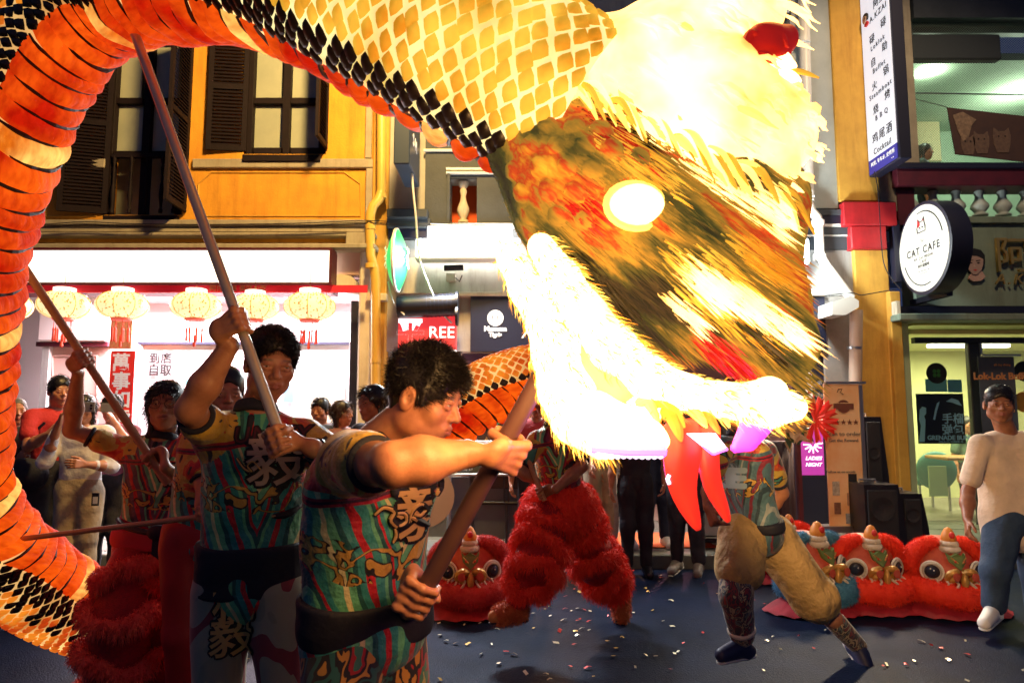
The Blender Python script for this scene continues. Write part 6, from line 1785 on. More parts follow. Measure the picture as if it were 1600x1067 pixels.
def s_of(i): return al[i*40]
BR0, BR1 = s_of(17), s_of(21)
BW = rad(52)   # half width of the belly
def dragon_body():
    ds = .03; ss = np.arange(0, LEN, ds); n = 36
    V = []
    for s_ in ss:
        f = fr(s_)
        for i in range(n):
            th = 2*math.pi*i/n
            V.append(pt(s_, th, -.012 if math.cos(th) > math.cos(BW) else 0, f))
    V = np.array(V); 
    # split bright front and dimmer rear cloth, the inner light put into two materials
    m = len(ss)
    i, k = np.meshgrid(np.arange(m-1), np.arange(n), indexing='ij')
    Q = np.stack([i*n+k, i*n+(k+1) % n, (i+1)*n+(k+1) % n, (i+1)*n+k], -1).reshape(-1, 4).astype(np.int32)
    me = mesh_np('body_skin', V, Q)
    me.materials.append(D_NET); me.materials.append(D_NETDIM)
    mi = (np.repeat(ss[:-1], n) > 1.55).astype(np.int32)
    low = (np.repeat(ss[:-1], n) > BR0-.2) & (np.repeat(ss[:-1], n) < BR1)
    mi[low] = 0
    me.polygons.foreach_set('material_index', mi)
    link('body_skin', me, None, DR, True)
    # belly folds
    pitch = .088; nb = int(LEN/pitch); rng = np.random.default_rng(8)
    for b in range(nb):
        s0 = b*pitch; V = []; nt_ = 15; ns = 7
        tilt = rng.uniform(-.02, .02)
        for j in range(ns):
            u = j/(ns-1); s_ = min(s0+pitch*u*1.04, LEN)
            bul = .030*math.sin(math.pi*min(u*1.02, 1))**.6
            for i in range(nt_):
                q = i/(nt_-1)*2-1; th = BW*q*1.02
                sk = s_+.045*(1-q*q)+tilt*q          # folds sag along the belly
                V.append(pt(min(max(sk, 0), LEN), th, bul*(1-q**6)+.004+.006*math.sin(7*q+b*1.7)*math.sin(math.pi*u)))
        F = [[j*nt_+i, j*nt_+i+1, (j+1)*nt_+i+1, (j+1)*nt_+i] for j in range(ns-1) for i in range(nt_-1)]
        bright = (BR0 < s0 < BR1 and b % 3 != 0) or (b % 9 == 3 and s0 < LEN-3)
        bme = mesh_np('belly_fold', V, F); add_attr(bme, 'fold', [(i/(nt_-1)*2+b*7.3, j/(ns-1)*1.0+b, 0) for j in range(ns) for i in range(nt_)])
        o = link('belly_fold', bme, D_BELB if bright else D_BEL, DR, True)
        mb = MB(); pts = []
        for i in range(nt_):
            q = i/(nt_-1)*2-1; pts.append(pt(min(s0+.045*(1-q*q)+tilt*q, LEN), BW*q*1.02, .008+.003*math.sin(b+q*9)))
        mb.tube(pts, [.004+.007*math.sin(math.pi*i/(nt_-1))*rng.uniform(.4, 1.3) for i in range(nt_)], 5); mb.build('seam', D_SEAM, o)
    # scales: pads in a diamond lattice on the net cloth
    rows = 25; span = 2*math.pi-2*BW; ps = .050
    cols = int(LEN/ps); pads = []
    for c in range(cols*2):
        s_ = (c+.5)*ps/2
        if s_ > LEN-.03: continue
        f = fr(s_)
        for r in range(rows):
            if (r+c) % 2: continue
            th = BW+span*(r+.5)/rows
            edge = min(r, rows-1-r)
            cpos = pt(s_, th, 0, f)
            dist = np.linalg.norm(cpos-np.array([0, 0, CAMZ]))
            nrm_ = nrm(cpos-f[0]); vis = np.dot(nrm_, cpos-np.array([0, 0, CAMZ])) < 0
            kind = ('b' if edge == 0 else 'o') if s_ > LEN-3.0 else 'b' if edge <= 2 or (edge in (3, 4) and s_ > 1.2 and (c//3) % 2 == 0) else ('a' if s_ < 1.7 or BR0 < s_ < BR1 else 'o')
            # is it in the picture?
            y = cpos[1]; dz = cpos[2]-CAMZ
            fwdv = y*CT+dz*ST; upv = -y*ST+dz*CT
            px = 800+FPX*cpos[0]/fwdv; py = 533.5-FPX*upv/fwdv
            inn = vis and -40 < px < 1000 and -40 < py < 1060
            pads.append((inn, dist, s_, th, kind, r))
    pads.sort(key=lambda q: (not q[0], q[1]))
    stuff = {'a': MB(), 'o': MB(), 'b': MB()}
    MM = {'a': D_SC1, 'o': D_SC2, 'b': D_SCB}  # amber scales have stronger inner light put into their colour than orange
    rng = np.random.default_rng(4)
    for k, (inn, dist, s_, th, kind, r) in enumerate(pads):
        f = fr(s_); R0 = f[1]
        dth = span/rows*.92; dsx = ps*.5*.80
        big = .94 if kind != 'b' else 1.06
        ring = []; SHP = ((-1.12, rng.uniform(-.1, .1)), (-.55, .60), (.15, .98), (.80, .42), (.88+rng.uniform(0, .3), 0), (.62, -.55), (.05, -.98), (-.6, -.55)) 
        j1, j2 = rng.uniform(-.006, .006), rng.uniform(-.03, .03)
        for (a, b) in SHP:
            ring.append(pt(min(max(s_+a*dsx*big+j1, 0), LEN), th+b*dth*.86*big+j2, .0015))
        top = [pt(min(max(s_+a*dsx*big*.55+j1, 0), LEN), th+b*dth*.62*big+j2, .010) for (a, b) in SHP]
        V = ring+top; F = [(i, (i+1) % 8, 8+(i+1) % 8, 8+i) for i in range(8)]+[tuple(range(8, 16))]
        if k < 298:
            me = bpy.data.meshes.new('scale'); me.from_pydata([tuple(v) for v in V], [], F); me.update()
            link('scale', me, MM[kind], DR, True)
        else:
            stuff[kind].add(V, F)
    for k, m_ in stuff.items():
        o = m_.build('scale_field', MM[k], DR, True); o['kind'] = 'stuff'
dragon_body()

# ---- head
D_WHITE = dragon_mat('dragon_lip_glow', (1.0, .55, .17), (1.0, .60, .24), 5.0, 9.0, 6.0, (.8, .7, .4))
D_MANE = dragon_mat('dragon_mane_glow', (1.0, .42, .07), (1.0, .56, .18), 1.6, 5.2, 4.0, (.8, .7, .4))
D_YEL = glow('dragon_yellow_glow', (1, .72, .12), 1.7, (.7, .5, .1))
D_EYE = glow('dragon_eye_glow', (1, .70, .22), 4.5, (.8, .8, .5))
D_PUR = glow('dragon_purple_glow', (.75, .10, 1.0), 3.2, (.6, .2, .7))
D_TEETH = glow('dragon_tooth_glow', (1, .72, 1.0), 3.0, (.8, .7, .8))
D_RED = glow('dragon_red_cloth', (1, .03, .015), .85, (.6, .03, .02))
D_REDD = mat('dragon_horn_red', (.45, .01, .015), rough=.45, emit=(.8, .02, .01), es=.35)
D_FURDK = mat('dragon_dark_fur', (.03, .028, .015), rough=.6)
D_TAN = mat('dragon_mouth_lining', (.65, .42, .16), rough=.7, emit=(.8, .45, .12), es=.45)

def head_skin():
    # ornamented brocade: olive gold with rust, green and near-black figures, lit dimly from inside
    m = mat('dragon_face_brocade', (.3, .2, .05), rough=.85, spec=.1)
    nt = m.node_tree; b = nt.nodes['Principled BSDF']; tc = nt.nodes.new('ShaderNodeTexCoord')
    mp = nt.nodes.new('ShaderNodeMapping'); mp.inputs['Scale'].default_value = (1.5, 4.5, 6.5)
    mr = nt.nodes.new('ShaderNodeMapping'); mr.inputs['Rotation'].default_value = (0, rad(-38.5), 0)
    nt.links.new(tc.outputs['Object'], mr.inputs[0]); nt.links.new(mr.outputs[0], mp.inputs[0])
    n = nt.nodes.new('ShaderNodeTexNoise'); n.inputs['Scale'].default_value = 1.25; n.inputs['Detail'].default_value = 5; n.inputs['Roughness'].default_value = .6
    nt.links.new(mp.outputs[0], n.inputs['Vector'])
    r = nt.nodes.new('ShaderNodeValToRGB'); cr = r.color_ramp
    stops = [(.0, (.015, .010, .005)), (.34, (.03, .022, .010)), (.42, (.055, .05, .012)), (.47, (.19, .115, .018)), (.52, (.30, .16, .02)), (.56, (.36, .035, .010)), (.60, (.42, .16, .015)), (.68, (.75, .36, .03)), (.8, (.5, .28, .03))]
    cr.elements[0].position = 0; cr.elements[0].color = (*stops[0][1], 1); cr.elements[1].position = stops[-1][0]; cr.elements[1].color = (*stops[-1][1], 1)
    for p_, c_ in stops[1:-1]:
        e = cr.elements.new(p_); e.color = (*c_, 1)
    nt.links.new(n.outputs[0], r.inputs[0]); nt.links.new(r.outputs[0], b.inputs['Base Color']); nt.links.new(r.outputs[0], b.inputs['Emission Color'])
    b.inputs['Emission Strength'].default_value = 1.15
    return m
D_FACE = head_skin()

def dragon_head():
    Yh = 1.68
    h = P
    # skull and snout
    S = Sculpt(.008)
    S.cap(h(850, 215, 1.80), h(930, 300, 1.76), .17, .21, k=.06); S.cap(h(930, 300, 1.76), h(1060, 400, 1.72), .215, .225, k=.08)
    S.cap(h(1060, 400, 1.72), h(1165, 475, 1.66), .215, .150, k=.08); S.ell(h(1215, 545, 1.62), (.090, .12, .085), k=.06)
    S.ell(h(1175, 330, 1.66), (.13, .15, .16), k=.08)
    # brow bulge and nostril
    S.cap(h(905, 245, 1.60), h(1040, 265, 1.56), .05, .04, k=.05)
    S.ell(h(988, 318, 1.555), (.075, .06, .06), k=.02, sub=True)
    S.disp = waves(5, 34, .008, 6)
    V, F = S.mesh(); skull = link('skull', mesh_np('skull', V, F), D_FACE, DR, True)
    # overlapping brocade scales on the cheek, laid in rows
    rng = np.random.default_rng(6)
    flow = nrm(h(1200, 500, 1.6)-h(850, 220, 1.7)); crs = nrm(np.cross(flow, (0, 1, 0)))
    TB = BVHTree.FromPolygons([tuple(v) for v in V], [tuple(int(i) for i in f) for f in F])
    rust = mat('dragon_plate_rust', (.20, .05, .02), rough=.5, emit=(.16, .03, .005), es=.5)
    cols = [D_FACE]
    o0 = h(800, 130, 1.2)
    for i in range(5):
        for j in range(-3, 9):
            q = o0+flow*(i*.058)-crs*0+np.cross((0, 1, 0), flow)*((j+.5*(i % 2))*.062)
            hit = TB.ray_cast(Vector(q), Vector((0, 1, 0)))
            if hit[0] is None or hit[1][1] > -.25: continue
            c = A3(hit[0]); n_ = A3(hit[1]); t = nrm(flow-n_*np.dot(flow, n_)); sdv = np.cross(n_, t); L = .030*rng.uniform(.9, 1.1); w = .027
            out = [(-1, 0), (-.65, .75), (.1, 1), (.75, .65), (1.2, 0), (.75, -.65), (.1, -1), (-.65, -.75)]
            V1 = [c+t*a_*L+sdv*b_*w+n_*.001 for a_, b_ in out]+[c+t*a_*L*.62+sdv*b_*w*.66+n_*.012 for a_, b_ in out]
            me = bpy.data.meshes.new('face_scale'); me.from_pydata([tuple(v) for v in V1], [], [(k, (k+1) % 8, 8+(k+1) % 8, 8+k) for k in range(8)]+[tuple(range(8, 16))]); me.update()
            fo = link('face_scale', me, cols[rng.integers(0, len(cols))], DR, True)
    # tufts of gold fur combed along the snout
    def pxy(p):
        fw_ = p[:, 1]*CT+(p[:, 2]-CAMZ)*ST; up_ = -p[:, 1]*ST+(p[:, 2]-CAMZ)*CT
        return 800+FPX*p[:, 0]/fw_, 533.5-FPX*up_/fw_
    p, N = surf_points(V, F, 30000, rng); x_, y_ = pxy(p)
    along = (x_-850)*.78+(y_-220)*.62; across = -(x_-850)*.62+(y_-220)*.78
    def patch(cx, cy, ra, rc):
        u = (x_-cx)*.78+(y_-cy)*.62; v = -(x_-cx)*.62+(y_-cy)*.78
        return (u/ra)**2+(v/rc)**2 < rng.uniform(.3, 1.3, len(p))
    front = N[:, 1] < .5
    used = np.zeros(len(p), bool)
    def grow(nm, m_, material, L0, L1, w, lift, every=1.0):
        q = m_ & front & ~used & (rng.random(len(p)) < every); used[q] = True
        d = N[q]*lift+flow+rng.normal(size=(q.sum(), 3))*.07; d /= np.linalg.norm(d, axis=1)[:, None]
        if q.sum() < 5: return
        VV, FF = blades(p[q], d, rng.uniform(L0, L1, q.sum()), w, flow*.25*np.ones((q.sum(), 1)), rng)
        o = link(nm, mesh_np(nm, VV, FF), material, DR); o['kind'] = 'stuff'
    glowp = patch(1100, 440, 62, 26) | patch(1165, 470, 75, 22) | patch(1215, 505, 50, 18) | patch(1060, 480, 40, 14) | patch(1195, 330, 40, 16)
    grow('glowing_fur', glowp, D_MANE, .03, .075, .0030, .16)
    grow('amber_fur', patch(1120, 450, 110, 48) | patch(990, 250, 90, 28) | patch(1180, 400, 70, 26), D_SC1, .03, .08, .0028, .14, .55)
    grow('red_fur', patch(1120, 545, 60, 20) | patch(960, 215, 60, 16) | patch(905, 320, 34, 20), D_REDD, .03, .08, .0030, .14, .8)
    grow('dark_fur', patch(1180, 525, 60, 18) | patch(900, 400, 60, 14) | patch(960, 200, 70, 30) | patch(930, 440, 80, 16), D_FURDK, .03, .07, .0028, .10, .7)
    grow('snout_fur', (along > -200) & (x_ < 1225+(y_-300)*.12), D_FACE, .03, .08, .0028, .08, .30)
    grow('crest_fur', (across < -100) & (x_ < 1190), D_MANE, .04, .10, .0034, .08, .5)
    # glowing eye
    e = MB().sphere(h(993, 322, 1.515), (.066, .05, .050), 20, 14).build('eye', D_EYE, DR, True)
    MB().tube([h(993, 322, 1.500)+A3((.068*math.cos(t), .012*math.cos(t), .052*math.sin(t))) for t in np.linspace(0, 2*math.pi, 21)], .008, 7).build('eyelid', D_YEL, e, True)
    # brow flames
    fl = nrm(h(1200, 480, 1.55)-h(1040, 400, 1.55))
    def flame(a, b, r0, m_, nm, bend=(0, 0, .03), n=6):
        a, b = A3(a), A3(b); mid = (a+b)/2+A3(bend); pts = catmull([a, mid, b], n); k = len(pts)
        return MB().tube(pts, [max(r0*math.sin(math.pi*(.16+.82*i/(k-1)))**.8, .002) for i in range(k)], 8).build(nm, m_, DR, True)
    # upper lip: thick glowing roll
    def roll(pts, rr, m_, nm, k=.02, hh=.009, amp=.0):
        S = Sculpt(hh)
        P_ = [h(*q) for q in pts]
        for i in range(len(P_)-1): S.cap(P_[i], P_[i+1], rr[i], rr[i+1], k=k)
        if amp: S.disp = waves(3, 40, amp, 5)
        V_, F_ = S.mesh(); o = link(nm, mesh_np(nm, V_, F_), m_, DR, True)
        if m_ is D_WHITE and min(q[2] for q in pts) > 1.392:      # glowing blades added to imitate a halo around the rolls
            fur('fringe', V_, F_, int(len(V_)*.22), .018, .0022, D_YEL, o, dirv=nrm(P_[-1]-P_[0]), droop=.9, jit=.35, lift=.7, seed=len(V_) % 97)
            fur('fringe', V_, F_, int(len(V_)*.12), .024, .0018, D_SC1, o, dirv=nrm(P_[-1]-P_[0]), droop=.9, jit=.35, lift=.7, seed=len(V_) % 89)
        return o
    roll([(845, 385, 1.46), (878, 435, 1.45), (915, 492, 1.44), (958, 545, 1.43), (1010, 588, 1.42), (1070, 612, 1.42), (1130, 625, 1.42), (1195, 632, 1.42), (1238, 636, 1.42)], [.030, .038, .044, .048, .043, .034, .034, .048, .030], D_WHITE, 'upper_lip')
    roll([(1202, 618, 1.40), (1212, 636, 1.39)], [.04, .036], D_WHITE, 'nose_knob')
    # outer cheek strip, from the jaw hinge down to the beard
    roll([(782, 372, 1.47), (800, 405, 1.47), (822, 452, 1.47), (848, 500, 1.47), (862, 555, 1.46), (876, 610, 1.45), (900, 655, 1.44), (940, 688, 1.43)], [.018, .030, .034, .036, .040, .046, .050, .040], D_WHITE, 'cheek_strip')
    roll([(858, 480, 1.50), (888, 540, 1.50), (905, 600, 1.50), (935, 640, 1.48)], [.030, .042, .044, .05], D_WHITE, 'tongue_root')
    # lower jaw trough
    roll([(930, 655, 1.42), (975, 672, 1.40), (1015, 682, 1.39), (1030, 690, 1.39)], [.060, .045, .030, .020], D_WHITE, 'lower_jaw')
    roll([(1010, 612, 1.46), (1000, 640, 1.46), (960, 655, 1.46)], [.028, .042, .045], D_WHITE, 'lower_jaw')
    roll([(900, 500, 1.52), (942, 560, 1.47), (966, 602, 1.455), (952, 634, 1.45)], [.03, .045, .042, .030], D_TAN, 'mouth_lining')
    roll([(800, 400, 1.55), (830, 440, 1.56), (850, 480, 1.56)], [.02, .035, .03], D_WHITE, 'gum_line')
    # teeth of the lower jaw
    for i in range(11):
        x = 936+i*9.6; c = h(x, 706+.5*math.sin(i), 1.365)
        MB().sphere(c, (.0088, .010, .014), 10, 8).build('tooth', D_PUR if i % 1 else D_TEETH, DR, True)
    MB().tube([h(924, 698, 1.365), h(980, 702, 1.355), h(1039, 703, 1.36)], .013, 8).build('tooth_light_strip', D_PUR, DR, True)
    MB().tube([h(925, 684, 1.375), h(980, 688, 1.365), h(1034, 692, 1.375)], .016, 8).build('tooth_light_strip', D_TEETH, DR, True)
    MB().poly([h(1078, 678, 1.40), h(1118, 677, 1.40), h(1136, 700, 1.40), h(1115, 709, 1.40), h(1098, 694, 1.40)], (0, .03, 0)).build('fang_plate', D_TEETH, DR)
    MB().poly([h(1100, 697, 1.395), h(1116, 711, 1.395), h(1138, 703, 1.395), h(1136, 699, 1.395), h(1115, 707, 1.395)], (0, .02, 0)).build('fang_edge', D_PUR, DR)
    # magenta tongue tip
    S = Sculpt(.007); S.cap(h(1185, 655, 1.42), h(1170, 690, 1.41), .034, .020, k=.02, sq=(A3((.3, 1, 0))/1.044, .5)); S.cap(h(1185, 655, 1.42), h(1150, 700, 1.41), .026, .012, k=.02, sq=(A3((.3, 1, 0))/1.044, .5)); V_, F_ = S.mesh(); link('tongue', mesh_np('tongue', V_, F_), glow('dragon_tongue_glow', (1, .05, .55), 2.2, (.7, .1, .5)), DR, True)
    # inner orange streamers and red beard cloth
    for (x0, y0, x1, y1, r_, m_) in ((1010, 632, 1070, 668, .016, D_SC1), (1030, 622, 1105, 668, .018, D_YEL), (1060, 630, 1125, 678, .014, D_BELB), (1035, 650, 1065, 690, .018, D_BELB), (1095, 622, 1140, 668, .014, D_YEL), (990, 640, 1030, 660, .014, D_TAN)):
        flame(h(x0, y0, 1.43), h(x1, y1, 1.41), r_, m_, 'streamer')
    def ribbon(L, nm):
        V_ = []; F_ = []; n = len(L)
        for i, (xa, ya, xb, yb, Y_) in enumerate(L):
            for k in range(5):
                q = k/4; V_.append(h(xa*(1-q)+xb*q, ya*(1-q)+yb*q, Y_-.02*math.sin(math.pi*q)+.008*math.sin(i*1.9+k)))
        F_ = [[i*5+k, i*5+k+1, (i+1)*5+k+1, (i+1)*5+k] for i in range(n-1) for k in range(4)]
        o = link(nm, mesh_np(nm, V_, F_), D_RED, DR, True); md = o.modifiers.new('thick', 'SOLIDIFY'); md.thickness = .006
        md2 = o.modifiers.new('sub', 'SUBSURF'); md2.levels = md2.render_levels = 1
    ribbon([(1035, 660, 1090, 650, 1.46), (1036, 695, 1098, 690, 1.45), (1037, 730, 1090, 735, 1.44), (1045, 765, 1086, 765, 1.44), (1060, 795, 1090, 790, 1.45), (1090, 830, 1094, 828, 1.46)], 'beard_ribbon')
    ribbon([(1072, 668, 1128, 660, 1.48), (1082, 705, 1122, 700, 1.47), (1095, 735, 1122, 735, 1.46), (1100, 765, 1128, 765, 1.46), (1118, 790, 1135, 785, 1.47), (1138, 817, 1140, 815, 1.48)], 'beard_ribbon')
    MB().tube([h(1046, 742, 1.425), h(1043, 748, 1.425), h(1046, 756, 1.425)], .004, 5).build('beard_bead', D_TEETH, DR)
    # mane and crest: hundreds of lit tufts
    S = Sculpt(.010)
    S.cap(h(900, 75, 1.80), h(1000, 110, 1.74), .08, .13, k=.06); S.cap(h(1000, 110, 1.74), h(1110, 175, 1.68), .14, .17, k=.07); S.cap(h(1110, 175, 1.68), h(1190, 215, 1.64), .16, .13, k=.06)
    S.cap(h(1060, 60, 1.72), h(1165, 10, 1.70), .12, .10, k=.06); S.cap(h(1165, 10, 1.70), h(1200, -60, 1.70), .09, .06, k=.05); S.ell(h(1215, 265, 1.58), (.045, .08, .06), k=.04)
    S.disp = waves(11, 30, .016, 6)
    V_, F_ = S.mesh(); link('mane_base', mesh_np('mane_base', V_, F_), D_MANE, DR, True)
    p, N = surf_points(V_, F_, 1500, rng); v_ = N[:, 1] < .35; p, N = p[v_], N[v_]; cnt = 0
    fl2 = nrm(h(1230, 250, 1.6)-h(950, 60, 1.7))
    for i in range(len(p)):
        if cnt >= 230: break
        cnt += 1
        d = nrm(N[i]*.08+fl2*1.0+rng.normal(size=3)*.12)
        a = p[i]-N[i]*.008; L = rng.uniform(.06, .12) if fl2@(p[i]-h(1150, 200, 1.6)) < 0 else .05; w = rng.uniform(.004, .011)
        mid = a+d*L*.5+N[i]*.012
        pts = [a, a+d*L*.3+N[i]*.012, mid, a+d*L*.8, a+d*L]
        MB().tube(pts, [w*.6, w, w*.85, w*.4, .001], 5).build('mane_tuft', D_MANE if rng.random() < .86 else D_YEL, DR, True)
    # crest fins along the lower edge, loose yellow tips over the brocade
    for i in range(44):
        t = i/43; a = h(870+340*t, 130+170*t+20*math.sin(i), 1.60-.06*t); b = h(905+350*t+rng.uniform(0, 20), 160+185*t+rng.uniform(-6, 25), 1.55-.06*t)
        flame(a, b, rng.uniform(.006, .013), (D_YEL, D_SC1, D_MANE)[i % 3], 'crest_tuft')
    # horn and pompom
    S = Sculpt(.008); S.cap(h(1150, 105, 1.60), h(1195, 78, 1.58), .045, .055, k=.03); S.cap(h(1195, 78, 1.58), h(1228, 60, 1.58), .055, .030, k=.03); S.disp = waves(4, 60, .006, 5); V_, F_ = S.mesh(); link('red_horn', mesh_np('red_horn', V_, F_), D_REDD, DR, True)
    for (x0, y0, x1, y1) in ((1160, 95, 1185, 55), (1185, 85, 1215, 48), (1170, 110, 1210, 100), (1200, 70, 1232, 75)): flame(h(x0, y0, 1.55), h(x1, y1, 1.53), .014, D_REDD, 'horn_feather')
    for (x0, y0, x1, y1, r_) in ((1180, 130, 1245, 105, .022), (1190, 150, 1252, 128, .020), (1200, 140, 1280, 122, .008), (1195, 112, 1240, 98, .014)): flame(h(x0, y0, 1.56), h(x1, y1, 1.55), r_, D_WHITE if r_ > .01 else D_SC1, 'whisker')
dragon_head()

# unseen fill lamps added in front of the dragon head to light the dancers
lamp('dragon_head_fill', 'POINT', P(940, 600, 1.22), 18, (1.0, .50, .16), .12)
lamp('dragon_head_fill', 'POINT', P(800, 520, 1.22), 11, (1.0, .52, .17), .12)

lamp('dragon_tooth_fill', 'POINT', P(985, 722, 1.60), 1.6, (.9, .15, 1.0), .05)  # unseen magenta fill added for a purple glow on the crowd

lamp('dragon_nose_fill', 'SPOT', P(1262, 610, 1.95), 210, (1.0, .62, .28), .08, aim=P(1410, 790, 6.2), spot=rad(46))  # unseen spot added to brighten the banner stand and lion heads

# ---- poles
def pole(a, b, r, lb, m_):
    o = MB().cyl(a, b, r, n=18).build('pole', m_, DR, True); o['label'] = lb
    return o
M_POLE = mat('pole_steel', (.62, .54, .46), rough=.3, metal=.45, c2=(.50, .42, .34), nscale=8)
M_POLEW = mat('pole_wood', (.50, .26, .13), rough=.45, c2=(.40, .18, .09), nscale=12)
M_POLED = mat('pole_dark', (.10, .045, .040), rough=.5, c2=(.07, .03, .03), nscale=6)
PB0, PB1 = P(203, 32, 2.30), P(441, 690, 2.02)
PA0, PA1 = P(10, 376, 2.95), P(262, 756, 3.22)
PC0, PC1 = P(862, 556, 1.50), P(652, 942, 1.62)
PD0, PD1 = P(775, 592, 4.42), P(851, 782, 4.36)
PF0, PF1 = P(30, 842, 3.15), P(330, 805, 2.9)
pole(PB0, PB1, .0165, 'steel pole held by the young man with both fists, rising to the red arch', M_POLE)
pole(PA0, PA1, .018, 'pinkish wooden pole gripped by the dancer in glasses', M_POLEW)
pole(PC0, PC1, .0215, 'dark thick pole slanting down from the dragon jaw past the lion head', M_POLED)
pole(PD0, PD1, .016, 'slim pink pole held by the running dancer in red fur', M_POLEW)
pole(PF0, PF1, .012, 'thin almost level pole fixed in the lowest dragon belly', M_POLEW)
# ------------------------------------------------------------------ costumes
def costume(name, dim=False, base=(.03, .26, .22)):
    m = mat(name, base, rough=.55, sheen=.2, bump=.85, bscale=7)
    nt = m.node_tree; b = nt.nodes['Principled BSDF']; N = nt.nodes.new; Lk = nt.links.new
    at = N('ShaderNodeAttribute'); at.attribute_name = 'suv'
    sep = N('ShaderNodeSeparateXYZ'); Lk(at.outputs['Vector'], sep.inputs[0])
    def math_(op, a, b_=None, c=None):
        n = N('ShaderNodeMath'); n.operation = op
        for i, v in enumerate((a, b_, c)):
            if v is None: continue
            if isinstance(v, (int, float)): n.inputs[i].default_value = v
            else: Lk(v, n.inputs[i])
        return n.outputs[0]
    def mix(f, a, b_):
        n = N('ShaderNodeMix'); n.data_type = 'RGBA'
        Lk(f, n.inputs[0])
        for i, v in ((6, a), (7, b_)):
            if isinstance(v, tuple): n.inputs[i].default_value = (*v, 1)
            else: Lk(v, n.inputs[i])
        return n.outputs[2]
    x, y, z = sep.outputs[0], sep.outputs[1], sep.outputs[2]
    nz = N('ShaderNodeTexNoise'); nz.inputs['Scale'].default_value = 5; nz.inputs['Detail'].default_value = 2; Lk(at.outputs['Vector'], nz.inputs['Vector'])
    dist = math_('MULTIPLY', math_('SUBTRACT', nz.outputs[0], .5), .10)
    # fanning stripes
    ax = math_('ABSOLUTE', math_('ADD', x, .04))
    fan = math_('ADD', math_('ADD', math_('MULTIPLY', ax, 1.0), math_('MULTIPLY', z, -.30)), dist)
    st = math_('FRACT', math_('MULTIPLY', fan, 6.2))
    ramp = N('ShaderNodeValToRGB'); cr = ramp.color_ramp; cr.interpolation = 'CONSTANT'
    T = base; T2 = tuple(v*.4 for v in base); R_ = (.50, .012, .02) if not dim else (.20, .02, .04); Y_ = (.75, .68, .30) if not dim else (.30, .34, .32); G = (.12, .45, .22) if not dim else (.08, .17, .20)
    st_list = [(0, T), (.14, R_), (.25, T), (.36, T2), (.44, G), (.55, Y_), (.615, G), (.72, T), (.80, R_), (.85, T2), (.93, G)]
    cr.elements[0].position = 0; cr.elements[0].color = (*T, 1); cr.elements[1].position = .93; cr.elements[1].color = (*G, 1)
    for p_, c_ in st_list[1:-1]:
        e = cr.elements.new(p_); e.color = (*c_, 1)
    Lk(st, ramp.inputs[0]); col = ramp.outputs[0]
    # filigree: contour lines of a noise field, in a belt across the chest and belly
    n2 = N('ShaderNodeTexNoise'); n2.inputs['Scale'].default_value = 9; n2.inputs['Detail'].default_value = 1.0; n2.inputs['Distortion'].default_value = 1.6; Lk(at.outputs['Vector'], n2.inputs['Vector'])
    lin = math_('ABSOLUTE', math_('SUBTRACT', n2.outputs[0], .5))
    zb = math_('ABSOLUTE', math_('ADD', math_('ADD', z, .25), math_('MULTIPLY', dist, 1.6)))
    inb = math_('LESS_THAN', zb, .052)
    blk = math_('MULTIPLY', math_('LESS_THAN', lin, .075), inb); gld = math_('MULTIPLY', math_('LESS_THAN', lin, .042), inb)
    col = mix(blk, col, (.012, .010, .012)); col = mix(gld, col, (.52, .30, .05))
    # red yoke band, yellow shoulders with flames
    yk = math_('ADD', math_('ADD', z, math_('MULTIPLY', ax, .12)), math_('MULTIPLY', dist, .35))
    n3 = N('ShaderNodeTexNoise'); n3.inputs['Scale'].default_value = 8; n3.inputs['Detail'].default_value = 2.5; n3.inputs['Distortion'].default_value = .8; Lk(at.outputs['Vector'], n3.inputs['Vector'])
    rs = N('ShaderNodeValToRGB'); cr = rs.color_ramp; cr.interpolation = 'CONSTANT'
    sl = [(0, (.05, .22, .17)), (.34, (.02, .018, .02)), (.39, (.58, .36, .05)), (.50, (.62, .42, .08)), (.56, (.60, .10, .02)), (.62, (.50, .02, .02)), (.68, (.03, .02, .03))]
    cr.elements[0].position = 0; cr.elements[0].color = (*sl[0][1], 1); cr.elements[1].position = sl[-1][0]; cr.elements[1].color = (*sl[-1][1], 1)
    for p_, c_ in sl[1:-1]: e = cr.elements.new(p_); e.color = (*c_, 1)
    Lk(n3.outputs[0], rs.inputs[0])
    slv = math_('GREATER_THAN', math_('MAXIMUM', ax, math_('ADD', yk, .24)), .175)
    shoulder = rs.outputs[0]
    av = N('ShaderNodeAttribute'); av.attribute_name = 'slv'; arm_ = math_('GREATER_THAN', av.outputs['Fac'], .5)
    up_ = math_('GREATER_THAN', yk, -.055)
    sel = math_('MAXIMUM', arm_, math_('MULTIPLY', up_, math_('GREATER_THAN', math_('ABSOLUTE', x), .085)))
    col = mix(sel, col, shoulder)
    band = math_('LESS_THAN', math_('ABSOLUTE', math_('ADD', yk, .085)), .012); col = mix(band, col, (.35, .01, .03))
    band2 = math_('LESS_THAN', math_('ABSOLUTE', math_('ADD', yk, .085)), .004); col = mix(band2, col, (.05, .01, .03))
    Lk(col, b.inputs['Base Color'])
    return m
COST = costume('costume_print')
COSTM = costume('costume_print_maroon', base=(.10, .06, .09))
COSTR = costume('costume_print_red', base=(.22, .02, .05))
